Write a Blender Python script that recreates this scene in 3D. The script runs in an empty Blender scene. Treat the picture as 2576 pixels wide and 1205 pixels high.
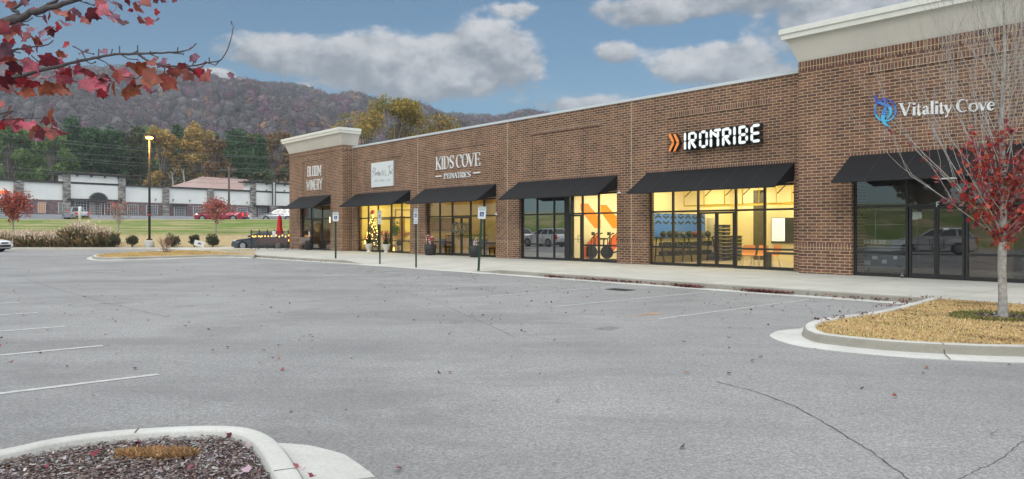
import bpy, bmesh, math, random
import numpy as np
from mathutils import Vector, Matrix
R = math.radians
scene = bpy.context.scene
C = scene.collection
rng = np.random.default_rng(7)
random.seed(7)

# ---------------------------------------------------------------- camera
W0, F0, UC, VH = 2576.0, 1840.0, 1288.0, 576.0      # reference picture units used to measure positions
CAMZ = 1.6
cd = bpy.data.cameras.new("camera")
cd.sensor_width = 36.0
cd.lens = 36.0 * F0 / W0
cd.shift_y = -(602.5 - VH) / W0
cd.clip_start = 0.05
cd.clip_end = 6000
cam = bpy.data.objects.new("camera", cd)
C.objects.link(cam)
cam.location = (0, 0, CAMZ)
cam.rotation_euler = (R(90), 0, 0)
scene.camera = cam

# ---------------------------------------------------------------- view
scene.view_settings.view_transform = 'Standard'
scene.view_settings.look = 'None'
scene.view_settings.exposure = 0.0
scene.view_settings.gamma = 1.0
scene.render.engine = 'CYCLES'
scene.cycles.max_bounces = 7
scene.cycles.transparent_max_bounces = 12
scene.cycles.use_denoising = True

# ---------------------------------------------------------------- sun
SUN_EL, SUN_AZ = 38.0, 200.0      # azimuth clockwise from +Y
sl = bpy.data.lights.new("sun", 'SUN')
sl.energy = 1.0
sl.angle = R(18)
sl.color = (1.0, 0.95, 0.88)
sun = bpy.data.objects.new("sun", sl)
C.objects.link(sun)
az = R(SUN_AZ)
sd = Vector((math.sin(az) * math.cos(R(SUN_EL)), math.cos(az) * math.cos(R(SUN_EL)), math.sin(R(SUN_EL))))
sun.rotation_euler = sd.to_track_quat('Z', 'Y').to_euler()

# ---------------------------------------------------------------- world: sky texture with a cloud deck
world = bpy.data.worlds.new("World")
scene.world = world
world.use_nodes = True
wt = world.node_tree
wt.nodes.clear()


class NB:
    """small node-building helper"""
    def __init__(self, nt):
        self.nt = nt

    def n(self, t, **kw):
        nd = self.nt.nodes.new(t)
        for k, v in kw.items():
            setattr(nd, k, v)
        return nd

    def link(self, a, b):
        self.nt.links.new(a, b)

    def _in(self, sock, v):
        if isinstance(v, bpy.types.NodeSocket):
            self.link(v, sock)
        else:
            if hasattr(sock, 'default_value'):
                try:
                    sock.default_value = v
                except Exception:
                    sock.default_value = (*v, 1.0)

    def m(self, op, a, b=0.0, c=0.0, clamp=False):
        nd = self.n('ShaderNodeMath', operation=op)
        nd.use_clamp = clamp
        self._in(nd.inputs[0], a)
        self._in(nd.inputs[1], b)
        self._in(nd.inputs[2], c)
        return nd.outputs[0]

    def mix(self, f, a, b, mode='MIX'):
        nd = self.n('ShaderNodeMixRGB', blend_type=mode)
        self._in(nd.inputs[0], f)
        for s, v in ((nd.inputs[1], a), (nd.inputs[2], b)):
            if isinstance(v, (tuple, list)) and len(v) == 3:
                v = (*v, 1.0)
            self._in(s, v)
        return nd.outputs[0]

    def noise(self, vec, scale, detail=4.0, rough=0.55, out=0, dist=0.0):
        nd = self.n('ShaderNodeTexNoise')
        if vec is not None:
            self.link(vec, nd.inputs['Vector'])
        nd.inputs['Scale'].default_value = scale
        nd.inputs['Detail'].default_value = detail
        nd.inputs['Roughness'].default_value = rough
        nd.inputs['Distortion'].default_value = dist
        return nd.outputs[out]

    def mr(self, v, a, b, c=0.0, d=1.0, smooth=False):
        nd = self.n('ShaderNodeMapRange')
        nd.clamp = True
        if smooth:
            nd.interpolation_type = 'SMOOTHSTEP'
        self._in(nd.inputs[0], v)
        for i, q in enumerate((a, b, c, d)):
            self._in(nd.inputs[i + 1], q)
        return nd.outputs[0]

    def mapping(self, vec, loc=(0, 0, 0), scale=(1, 1, 1), rot=(0, 0, 0)):
        nd = self.n('ShaderNodeMapping')
        self.link(vec, nd.inputs[0])
        nd.inputs['Location'].default_value = loc
        nd.inputs['Rotation'].default_value = rot
        nd.inputs['Scale'].default_value = scale
        return nd.outputs[0]


def build_world():
    b = NB(wt)
    tc = b.n('ShaderNodeTexCoord').outputs['Generated']
    sky = b.n('ShaderNodeTexSky')
    sky.sky_type = 'NISHITA'
    sky.sun_disc = False
    sky.sun_elevation = R(SUN_EL)
    sky.sun_rotation = R(SUN_AZ)
    sky.air_density = 1.0
    sky.dust_density = 0.6
    sky.ozone_density = 2.0
    base = b.mix(1.0, sky.outputs[0], SKY_TINT, 'MULTIPLY')
    sep = b.n('ShaderNodeSeparateXYZ')
    b.link(tc, sep.inputs[0])
    x, y, z = sep.outputs
    az_ = b.m('ARCTAN2', x, y)
    el_ = b.m('ARCSINE', b.m('MINIMUM', b.m('MAXIMUM', z, -1.0), 1.0))
    # cumulus banks, each an (azimuth, elevation) ellipse broken up by noise
    comb = b.n('ShaderNodeCombineXYZ')
    b.link(az_, comb.inputs[0])
    b.link(b.m('MULTIPLY', el_, 1.5), comb.inputs[1])
    cv = comb.outputs[0]
    n1 = b.noise(cv, 9.0, 9.0, 0.58)
    n2 = b.noise(cv, 30.0, 7.0, 0.6)
    dens = None
    shade = None
    for (u, v, ru, rv, wgt) in CLOUDS:
        k = (u - UC) / F0
        a0 = math.atan(k)
        e0 = math.atan((VH - v) / F0 * math.cos(a0))
        ra = ru / F0 * math.cos(a0) ** 2
        re = rv / F0 * math.cos(a0)
        da = b.m('MULTIPLY', b.m('SUBTRACT', az_, a0), 1 / ra)
        de = b.m('MULTIPLY', b.m('SUBTRACT', el_, e0), 1 / re)
        # flatter undersides
        d2 = b.m('ADD', b.m('MULTIPLY', da, da), b.m('MULTIPLY', de, de))
        f = b.m('MULTIPLY', b.m('SUBTRACT', 1.0, b.m('SQRT', d2)), wgt)
        sh = b.m('MULTIPLY', de, 0.5)
        if dens is None:
            dens, shade = f, sh
        else:
            # soft union of both the density and the light-and-shade
            w1 = b.m('POWER', 2.718, b.m('MULTIPLY', f, 5.0)); w0 = b.m('POWER', 2.718, b.m('MULTIPLY', dens, 5.0))
            ws_ = b.m('ADD', w1, w0)
            shade = b.m('DIVIDE', b.m('ADD', b.m('MULTIPLY', w1, sh), b.m('MULTIPLY', w0, shade)), ws_)
            dens = b.m('MULTIPLY', b.m('LOGARITHM', ws_, 2.718), 0.2)
    nn = b.m('ADD', b.m('MULTIPLY', b.m('SUBTRACT', n1, 0.5), 2.0), b.m('MULTIPLY', b.m('SUBTRACT', n2, 0.5), 0.7))
    dd = b.m('ADD', dens, nn)
    mask = b.mr(dd, 0.06, 0.50, 0.0, 0.95, True)
    # billow shading: compare the noise with itself a little towards the light
    off = b.mapping(cv, loc=(0.012, 0.03, 0))
    n1b = b.noise(off, 9.0, 9.0, 0.58)
    rel = b.m('MULTIPLY', b.m('SUBTRACT', n1, n1b), 2.2)
    sh2 = b.m('ADD', b.m('ADD', rel, shade), b.m('MULTIPLY', b.m('SUBTRACT', n2, 0.5), 0.9))
    lit = b.mr(sh2, -0.45, 0.55, 0.0, 1.0, True)
    ccol = b.mix(lit, (0.215, 0.25, 0.29), (0.70, 0.70, 0.71))
    col = b.mix(mask, base, ccol)
    # thin streaks low in the sky
    st = b.noise(b.mapping(cv, scale=(3.0, 40.0, 1.0)), 2.0, 3.0, 0.6)
    stm = b.m('MULTIPLY', b.mr(st, 0.52, 0.75), b.mr(el_, R(13), R(8.5), 0.0, 0.35))
    col = b.mix(stm, col, (0.36, 0.40, 0.45))
    # unseen broken overcast overhead and behind the viewer, brightened to light the ground
    hi = b.mr(el_, R(19), R(36), 0.0, 1.0, True)
    back = b.m('MULTIPLY', b.mr(y, 0.25, -0.35, 0.0, 0.8, True), b.mr(el_, R(2), R(14), 0.2, 1.0, True))
    hb = b.m('MAXIMUM', hi, back)
    nh = b.noise(tc, 3.0, 6.0, 0.55)
    hcol = b.mix(b.mr(nh, 0.35, 0.7), DECK_LO, DECK_HI)
    col = b.mix(hb, col, hcol)
    bg = b.n('ShaderNodeBackground')
    b.link(col, bg.inputs[0])
    bg.inputs[1].default_value = 1.0
    out = b.n('ShaderNodeOutputWorld')
    b.link(bg.outputs[0], out.inputs[0])
    world.cycles.sampling_method = 'MANUAL'
    world.cycles.sample_map_resolution = 512


SKY_TINT = (0.036, 0.068, 0.078)     # Nishita at strength ~0.09, a little cooler
DECK_LO, DECK_HI = (1.25, 1.30, 1.36), (2.1, 2.12, 2.14)
CLOUDS = [(1215, 142, 172, 100, 1.6), (960, 165, 255, 86, 1.6), (720, 135, 200, 62, 1.4), (1060, 205, 290, 55, 1.2),
          (1800, 160, 190, 75, 1.6), (1900, 190, 120, 50, 1.3), (1545, 130, 60, 30, 0.9), (1440, 262, 150, 32, 0.8),
          (545, 190, 60, 24, 1.2), (740, 222, 70, 18, 1.1), (1760, 15, 380, 52, 1.1), (2150, 50, 300, 95, 1.2),
          (1290, 22, 80, 22, 0.7), (1960, 250, 200, 40, 0.7)]
build_world()

# ---------------------------------------------------------------- object helpers
def tag(o, label=None, cat=None, group=None, kind=None):
    if label: o['label'] = label
    if cat: o['category'] = cat
    if group: o['group'] = group
    if kind: o['kind'] = kind
    return o


def empty(name, loc=(0, 0, 0), rz=0.0, label=None, cat=None, group=None, kind=None):
    o = bpy.data.objects.new(name, None)
    o.empty_display_size = 0.3
    C.objects.link(o)
    o.location = loc
    o.rotation_euler = (0, 0, rz)
    return tag(o, label, cat, group, kind)


def kids(o):
    return [c for c in C.objects if c.parent == o]


def copy_tree(o, parent=None, top=True):
    c = o.copy()
    C.objects.link(c)
    c.parent = parent
    for ch in kids(o):
        copy_tree(ch, c, False)
    return c


def at(u, v, Y):
    return Vector(((u - UC) / F0 * Y, Y, CAMZ + (VH - v) / F0 * Y))


def onz(u, v, z=0.0):
    Y = F0 * (CAMZ - z) / (v - VH)
    return Vector(((u - UC) / F0 * Y, Y, z))


class MB:
    """collects shapes and links them as ONE mesh object"""
    def __init__(self):
        self.v, self.f, self.mi, self.sm = [], [], [], []

    def add(self, vs, fs, mi=0, sm=False, M=None):
        o = len(self.v)
        if M is not None:
            vs = [M @ Vector(p) for p in vs]
        self.v.extend([tuple(p) for p in vs])
        for f in fs:
            self.f.append([i + o for i in f])
            self.mi.append(mi)
            self.sm.append(sm)
        return self

    def box(self, x0, x1, y0, y1, z0, z1, mi=0, M=None):
        vs = [(x0, y0, z0), (x1, y0, z0), (x1, y1, z0), (x0, y1, z0), (x0, y0, z1), (x1, y0, z1), (x1, y1, z1), (x0, y1, z1)]
        fs = [(0, 3, 2, 1), (4, 5, 6, 7), (0, 1, 5, 4), (1, 2, 6, 5), (2, 3, 7, 6), (3, 0, 4, 7)]
        return self.add(vs, fs, mi, False, M)

    def quad(self, a, b, c, d, mi=0):
        return self.add([a, b, c, d], [(0, 1, 2, 3)], mi)

    def prism(self, poly, z0, z1, mi=0, M=None, mis=None):
        """poly: xy list (ccw), extruded in z"""
        n = len(poly)
        vs = [(p[0], p[1], z0) for p in poly] + [(p[0], p[1], z1) for p in poly]
        self.add(vs, [list(range(n))[::-1], list(range(n, 2 * n))], mi, False, M)
        self.add(vs, [(i, (i + 1) % n, n + (i + 1) % n, n + i) for i in range(n)], mi if mis is None else mis, False, M)
        return self

    def xprism(self, poly, y0, y1, mi=0, mis=None, M=None):
        """poly: (x,z) list, extruded along y; the y0 face is the front"""
        n = len(poly)
        vs = [(p[0], y0, p[1]) for p in poly] + [(p[0], y1, p[1]) for p in poly]
        self.add(vs, [list(range(n)), list(range(n, 2 * n))[::-1]], mi, False, M)
        self.add(vs, [(i, n + i, n + (i + 1) % n, (i + 1) % n) for i in range(n)], mi if mis is None else mis, False, M)
        return self

    def tube(self, pts, rad, n=6, mi=0, caps=True, sm=True):
        pts = [Vector(p) for p in pts]
        if not isinstance(rad, (list, tuple)):
            rad = [rad] * len(pts)
        vs = []
        prev = None
        for i, p in enumerate(pts):
            d = (pts[min(i + 1, len(pts) - 1)] - pts[max(i - 1, 0)])
            if d.length < 1e-9:
                d = Vector((0, 0, 1))
            d.normalize()
            if prev is None:
                a = d.orthogonal().normalized()
            else:
                a = (prev - d * prev.dot(d))
                a = a.normalized() if a.length > 1e-6 else d.orthogonal().normalized()
            prev = a
            bb = d.cross(a)
            for k in range(n):
                t = 2 * math.pi * k / n
                vs.append(p + (a * math.cos(t) + bb * math.sin(t)) * rad[i])
        fs = []
        for i in range(len(pts) - 1):
            for k in range(n):
                fs.append((i * n + k, i * n + (k + 1) % n, (i + 1) * n + (k + 1) % n, (i + 1) * n + k))
        self.add(vs, fs, mi, sm)
        if caps:
            self.add(vs, [list(range(n))[::-1], list(range((len(pts) - 1) * n, len(pts) * n))], mi)
        return self

    def lathe(self, prof, n=20, mi=0, c=(0, 0, 0), axis='z', sm=True):
        """prof: list of (r, h)"""
        vs = []
        for r, h in prof:
            for k in range(n):
                t = 2 * math.pi * k / n
                a, b_ = r * math.cos(t), r * math.sin(t)
                if axis == 'z': p = (c[0] + a, c[1] + b_, c[2] + h)
                elif axis == 'y': p = (c[0] + a, c[1] + h, c[2] + b_)
                else: p = (c[0] + h, c[1] + a, c[2] + b_)
                vs.append(p)
        fs = []
        for i in range(len(prof) - 1):
            for k in range(n):
                fs.append((i * n + k, i * n + (k + 1) % n, (i + 1) * n + (k + 1) % n, (i + 1) * n + k))
        self.add(vs, fs, mi, sm)
        self.add(vs, [list(range(n))[::-1], list(range((len(prof) - 1) * n, len(prof) * n))], mi)
        return self

    def build(self, name, mats, parent=None, loc=None, rz=None, fix=True):
        me = bpy.data.meshes.new(name)
        me.from_pydata(self.v, [], self.f)
        if not isinstance(mats, (list, tuple)):
            mats = [mats]
        for m_ in mats:
            me.materials.append(m_)
        me.polygons.foreach_set('material_index', self.mi)
        me.polygons.foreach_set('use_smooth', self.sm)
        me.update()
        if fix:
            bm = bmesh.new()
            bm.from_mesh(me)
            bmesh.ops.remove_doubles(bm, verts=bm.verts, dist=1e-5)
            bmesh.ops.recalc_face_normals(bm, faces=bm.faces)
            bm.to_mesh(me)
            bm.free()
        o = bpy.data.objects.new(name, me)
        C.objects.link(o)
        if parent is not None: o.parent = parent
        if loc is not None: o.location = loc
        if rz is not None: o.rotation_euler = (0, 0, rz)
        return o


def rot_rand(n, tilt=None):
    """n random rotation matrices; tilt limits how far the local z leans from up"""
    if tilt is None:
        q = rng.normal(size=(n, 4))
        q /= np.linalg.norm(q, axis=1)[:, None]
        w, x, y, z = q.T
        M = np.stack([1 - 2 * (y * y + z * z), 2 * (x * y - z * w), 2 * (x * z + y * w),
                      2 * (x * y + z * w), 1 - 2 * (x * x + z * z), 2 * (y * z - x * w),
                      2 * (x * z - y * w), 2 * (y * z + x * w), 1 - 2 * (x * x + y * y)], 1).reshape(n, 3, 3)
        return M
    a = rng.uniform(0, 2 * np.pi, n); t = rng.normal(0, tilt, n); b_ = rng.uniform(0, 2 * np.pi, n)
    def rz(q):
        c, s = np.cos(q), np.sin(q); o = np.zeros_like(q); i = np.ones_like(q)
        return np.stack([c, -s, o, s, c, o, o, o, i], 1).reshape(-1, 3, 3)
    def rx(q):
        c, s = np.cos(q), np.sin(q); o = np.zeros_like(q); i = np.ones_like(q)
        return np.stack([i, o, o, o, c, -s, o, s, c], 1).reshape(-1, 3, 3)
    return rz(a) @ rx(t) @ rz(b_)


def scatter(name, pos, template, scale, Rm, cols, mat, parent=None, sx=None, loc=None):
    """N copies of one small polygon as ONE mesh with a colour per copy"""
    pos = np.asarray(pos, float); n = len(pos)
    tp = np.asarray(template, float); k = len(tp)
    sc = np.asarray(scale, float)
    if sc.ndim == 1: sc = sc[:, None] * np.ones((1, 3))
    loc_v = tp[None, :, :] * sc[:, None, :]
    vs = np.einsum('nij,nkj->nki', Rm, loc_v) + pos[:, None, :]
    return np_mesh(name, vs.reshape(-1, 3), n, k, cols, mat, parent, loc)


def np_mesh(name, vs, n, k, cols, mat, parent=None, loc=None):
    me = bpy.data.meshes.new(name)
    me.vertices.add(n * k)
    me.vertices.foreach_set('co', np.ascontiguousarray(vs, dtype=np.float32).ravel())
    me.loops.add(n * k)
    me.loops.foreach_set('vertex_index', np.arange(n * k, dtype=np.int32))
    me.polygons.add(n)
    me.polygons.foreach_set('loop_start', np.arange(0, n * k, k, dtype=np.int32))
    try:
        me.polygons.foreach_set('loop_total', np.full(n, k, dtype=np.int32))
    except Exception:
        pass
    me.update(calc_edges=True)
    ca = me.color_attributes.new('Col', 'FLOAT_COLOR', 'POINT')
    cc = np.ones((n, k, 4), dtype=np.float32)
    cols = np.asarray(cols)
    cc[:, :, :3] = cols[:, None, :] if cols.ndim == 2 else cols
    ca.data.foreach_set('color', cc.ravel())
    me.materials.append(mat)
    o = bpy.data.objects.new(name, me)
    C.objects.link(o)
    if parent is not None: o.parent = parent
    if loc is not None: o.location = loc
    return o


def pick(cols, n, jit=0.25, wts=None):
    cols = np.asarray(cols, float)
    i = rng.choice(len(cols), n, p=None if wts is None else np.asarray(wts) / np.sum(wts))
    c = cols[i] * rng.uniform(1 - jit, 1 + jit, (n, 1)) * rng.uniform(1 - jit * .3, 1 + jit * .3, (n, 3))
    return np.clip(c, 0, 1)


# ---------------------------------------------------------------- materials
def new_mat(name):
    m_ = bpy.data.materials.new(name)
    m_.use_nodes = True
    nt = m_.node_tree
    nt.nodes.clear()
    b = NB(nt)
    out = b.n('ShaderNodeOutputMaterial')
    pr = b.n('ShaderNodeBsdfPrincipled')
    b.link(pr.outputs[0], out.inputs[0])
    return m_, b, pr, out


def mat(name, col, rough=0.6, metal=0.0, var=0.15, vscale=3.0, bump=0.0, bscale=60.0, spec=0.5, emit=None, es=0.0, coat=0.0):
    m_, b, pr, out = new_mat(name)
    co = b.n('ShaderNodeTexCoord').outputs['Object']
    c = tuple(col)
    if var > 0:
        nf = b.noise(co, vscale, 5.0, 0.6)
        f = b.mr(nf, 0.25, 0.75)
        cc = b.mix(f, tuple(x * (1 - var) for x in c), tuple(min(1, x * (1 + var)) for x in c))
        b.link(cc, pr.inputs['Base Color'])
    else:
        pr.inputs['Base Color'].default_value = (*c, 1)
    pr.inputs['Roughness'].default_value = rough
    pr.inputs['Metallic'].default_value = metal
    pr.inputs['Specular IOR Level'].default_value = spec
    if coat: pr.inputs['Coat Weight'].default_value = coat
    if bump > 0:
        bn = b.n('ShaderNodeBump')
        bn.inputs['Strength'].default_value = bump
        bn.inputs['Distance'].default_value = 0.01
        b.link(b.noise(co, bscale, 4.0, 0.6), bn.inputs['Height'])
        b.link(bn.outputs[0], pr.inputs['Normal'])
    if emit:
        pr.inputs['Emission Color'].default_value = (*emit, 1)
        pr.inputs['Emission Strength'].default_value = es
    return m_


def emit_mat(name, col, s):
    m_, b, pr, out = new_mat(name)
    pr.inputs['Base Color'].default_value = (*col, 1)
    pr.inputs['Emission Color'].default_value = (*col, 1)
    pr.inputs['Emission Strength'].default_value = s
    return m_


def col_mat(name, rough=0.7, trans=0.0, spec=0.3, grain=0.0, gs=4.0):
    """reads each leaf's or chip's own colour"""
    m_, b, pr, out = new_mat(name)
    at_ = b.n('ShaderNodeAttribute')
    at_.attribute_name = 'Col'
    c = at_.outputs['Color']
    if grain > 0:
        co = b.n('ShaderNodeTexCoord').outputs['Object']
        nf = b.mr(b.noise(co, gs, 4.0, 0.7), 0.3, 0.7, 1 - grain, 1 + grain)
        cm = b.n('ShaderNodeVectorMath', operation='SCALE')
        b.link(c, cm.inputs[0]); b.link(nf, cm.inputs['Scale'])
        c = cm.outputs[0]
    b.link(c, pr.inputs['Base Color'])
    pr.inputs['Roughness'].default_value = rough
    pr.inputs['Specular IOR Level'].default_value = spec
    if trans > 0:
        tr = b.n('ShaderNodeBsdfTranslucent')
        b.link(c, tr.inputs[0])
        mx = b.n('ShaderNodeMixShader')
        mx.inputs[0].default_value = trans
        b.link(pr.outputs[0], mx.inputs[1]); b.link(tr.outputs[0], mx.inputs[2])
        b.link(mx.outputs[0], out.inputs[0])
    return m_


def brick_mat(name, bw, bh, c1, c2, c3, mortar, msize=0.011, swap=False, off=0.5, rough=0.85, stain=0.16):
    m_, b, pr, out = new_mat(name)
    co = b.n('ShaderNodeTexCoord').outputs['Object']
    sep = b.n('ShaderNodeSeparateXYZ'); b.link(co, sep.inputs[0])
    cb = b.n('ShaderNodeCombineXYZ')
    b.link(b.m('ADD', sep.outputs[0], sep.outputs[1]), cb.inputs[0])
    b.link(sep.outputs[2], cb.inputs[1])
    br = b.n('ShaderNodeTexBrick')
    br.offset = off
    br.squash = 1.0
    b.link(cb.outputs[0], br.inputs['Vector'])
    br.inputs['Scale'].default_value = 1.0
    br.inputs['Brick Width'].default_value = bw
    br.inputs['Row Height'].default_value = bh
    br.inputs['Mortar Size'].default_value = msize
    br.inputs['Mortar Smooth'].default_value = 0.15
    br.inputs['Bias'].default_value = 0.0
    br.inputs['Color1'].default_value = (0, 0, 0, 1)
    br.inputs['Color2'].default_value = (1, 1, 1, 1)
    br.inputs['Mortar'].default_value = (0.5, 0.5, 0.5, 1)
    ramp = b.n('ShaderNodeValToRGB')
    b.link(br.outputs['Color'], ramp.inputs[0])
    e = ramp.color_ramp.elements
    e[0].position, e[0].color = 0.0, (*c1, 1)
    e[1].position, e[1].color = 1.0, (*c3, 1)
    q = e.new(0.45); q.color = (*c2, 1)
    q = e.new(0.75); q.color = (*[x * 1.25 for x in c2], 1)
    nb = b.noise(co, 25.0, 4.0, 0.65)
    bc = b.mix(b.mr(nb, 0.3, 0.7, 0.0, 1.0), ramp.outputs[0], (0.18, 0.10, 0.065))
    bc = b.mix(0.75, bc, ramp.outputs[0])
    col = b.mix(br.outputs['Fac'], bc, mortar)
    big = b.mr(b.noise(co, 0.6, 4.0, 0.6), 0.3, 0.7, 1 - stain, 1 + stain)
    # rain streaks and batch-to-batch variation
    stk = b.noise(b.mapping(co, scale=(2.2, 2.2, .16)), 1.6, 5.0, .7)
    big = b.m('MULTIPLY', big, b.mr(stk, .35, .7, 1.12, .84))
    cm = b.n('ShaderNodeVectorMath', operation='SCALE')
    b.link(col, cm.inputs[0]); b.link(big, cm.inputs['Scale'])
    b.link(cm.outputs[0], pr.inputs['Base Color'])
    pr.inputs['Roughness'].default_value = rough
    pr.inputs['Specular IOR Level'].default_value = 0.25
    bn = b.n('ShaderNodeBump')
    bn.invert = True
    bn.inputs['Strength'].default_value = 0.5
    bn.inputs['Distance'].default_value = 0.008
    b.link(b.m('ADD', br.outputs['Fac'], b.m('MULTIPLY', nb, 0.3)), bn.inputs['Height'])
    b.link(bn.outputs[0], pr.inputs['Normal'])
    return m_


def glass_mat(name, tint=(1, 1, 1), boost=0.05, mul=1.0):
    m_, b, pr, out = new_mat(name)
    fr = b.n('ShaderNodeFresnel'); fr.inputs[0].default_value = 1.5
    tr = b.n('ShaderNodeBsdfTransparent'); tr.inputs[0].default_value = (*tint, 1)
    gl = b.n('ShaderNodeBsdfGlossy'); gl.inputs['Roughness'].default_value = 0.0
    gl.inputs[0].default_value = (1, 1, 1, 1)
    co = b.n('ShaderNodeTexCoord').outputs['Object']
    bn = b.n('ShaderNodeBump'); bn.inputs['Strength'].default_value = 0.02; bn.inputs['Distance'].default_value = 0.02
    b.link(b.noise(co, 1.1, 1.0, 0.4), bn.inputs['Height'])
    b.link(bn.outputs[0], gl.inputs['Normal'])
    mx = b.n('ShaderNodeMixShader')
    b.link(b.m('ADD', b.m('MULTIPLY', fr.outputs[0], mul), boost, clamp=True), mx.inputs[0])
    b.link(tr.outputs[0], mx.inputs[1]); b.link(gl.outputs[0], mx.inputs[2])
    b.link(mx.outputs[0], out.inputs[0])
    return m_


BC1, BC2, BC3 = (0.086, 0.046, 0.047), (0.152, 0.073, 0.057), (0.225, 0.113, 0.076)
MORT = (0.47, 0.36, 0.21)
M = {}
M['brick'] = brick_mat('brick', 0.305, 0.1, BC1, BC2, BC3, MORT)
M['soldier'] = brick_mat('soldier_brick', 0.1, 0.3, BC1, (0.135, 0.06, 0.048), BC3, MORT, off=0.0)
M['rowlock'] = brick_mat('rowlock_brick', 0.1, 0.2, BC1, BC2, BC3, (0.46, 0.36, 0.23), off=0.0)
M['white'] = mat('white_paint', (0.72, 0.73, 0.72), 0.5, var=0.05)
M['coping'] = mat('coping_metal', (0.62, 0.66, 0.68), 0.4, 0.2, var=0.06)
M['stucco'] = mat('cream_stucco', (0.60, 0.565, 0.50), 0.9, var=0.07, vscale=0.8, bump=0.15, bscale=120)
M['fascia'] = mat('fascia_metal', (0.72, 0.72, 0.66), 0.5, var=0.06)
M['black'] = mat('black_aluminium', (0.022, 0.021, 0.021), 0.35, var=0.2, spec=0.5)
M['canvas'] = mat('black_canvas', (0.0075, 0.008, 0.0095), 0.75, var=0.3, vscale=1.4, bump=0.2, bscale=40, spec=0.35)
M['glass'] = glass_mat('shop_glass', (0.95, 0.96, 0.95), 0.03, 1.0)
M['kglass'] = glass_mat('clinic_glass', (0.90, 0.93, 0.90), 0.10, 1.2)
M['sglass'] = glass_mat('suite_glass', (0.7, 0.74, 0.72), 0.30, 1.5)
M['dglass'] = glass_mat('dark_shop_glass', (0.88, 0.9, 0.89), 0.09, 1.2)
M['steel'] = mat('brushed_steel', (0.45, 0.45, 0.46), 0.3, 1.0, var=0.1)
M['dark'] = mat('dark_rubber', (0.02, 0.02, 0.021), 0.7)
M['joint'] = mat('control_joint', (0.50, 0.42, 0.31), 0.9)
# ---------------------------------------------------------------- the shop building's own frame: X along the front, y into the building
BX, BY = 9.73, 24.93
AX, AY = 0.6569, -0.7540
MX, MY = 0.7540, 0.6569
BROT = math.atan2(AY, AX)
TW = -0.72                                    # front plane of the two corner towers


def wl(X, y, z=0.0):
    return Vector((BX + AX * X + MX * y, BY + AY * X + MY * y, z))


def loc_xy(p):
    dx, dy = p[0] - BX, p[1] - BY
    return dx * AX + dy * AY, dx * MX + dy * MY


def fx(u, y=0.0):
    k = (u - UC) / F0
    return (k * (BY + MY * y) - BX - MX * y) / (AX - k * AY)


def fz(X, v, y=0.0):
    Y = BY + AY * X + MY * y
    return CAMZ + (VH - v) / F0 * Y


def fp(u, v, y=0.0):
    X = fx(u, y)
    return X, fz(X, v, y)


# ---------------------------------------------------------------- terrain
def sstep(a, b_, x):
    t = np.clip((x - a) / (b_ - a), 0, 1)
    return t * t * (3 - 2 * t)


def terr(x, y):
    x = np.asarray(x, float); y = np.asarray(y, float)
    t = (BX - x) * MX + (BY - y) * MY
    h1 = np.interp(y, [58.4, 58.6, 60, 66, 72, 84, 88, 90.5, 97, 104], [-.06, .10, .12, 1.22, 1.62, 2.55, 2.76, 2.45, 2.45, 2.9])
    e = (x + 77.7) * .794 - (y - 111) * .607
    h1 = np.where(y > 97, 2.45 + (3.8 - 2.45) * sstep(0, 1, (24 - e) / 18.0), h1)
    h1 = np.where((y > 97) & (x > -20), 2.45 + 0.0 * x, h1)
    h1 = np.where(y > 200, 4.0 + (y - 200) * 0.02, h1)
    h2 = np.interp(t, [46, 47, 60, 75, 200], [-.06, .1, 3.0, 3.4, 9])
    return np.maximum(h1, h2)


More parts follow.
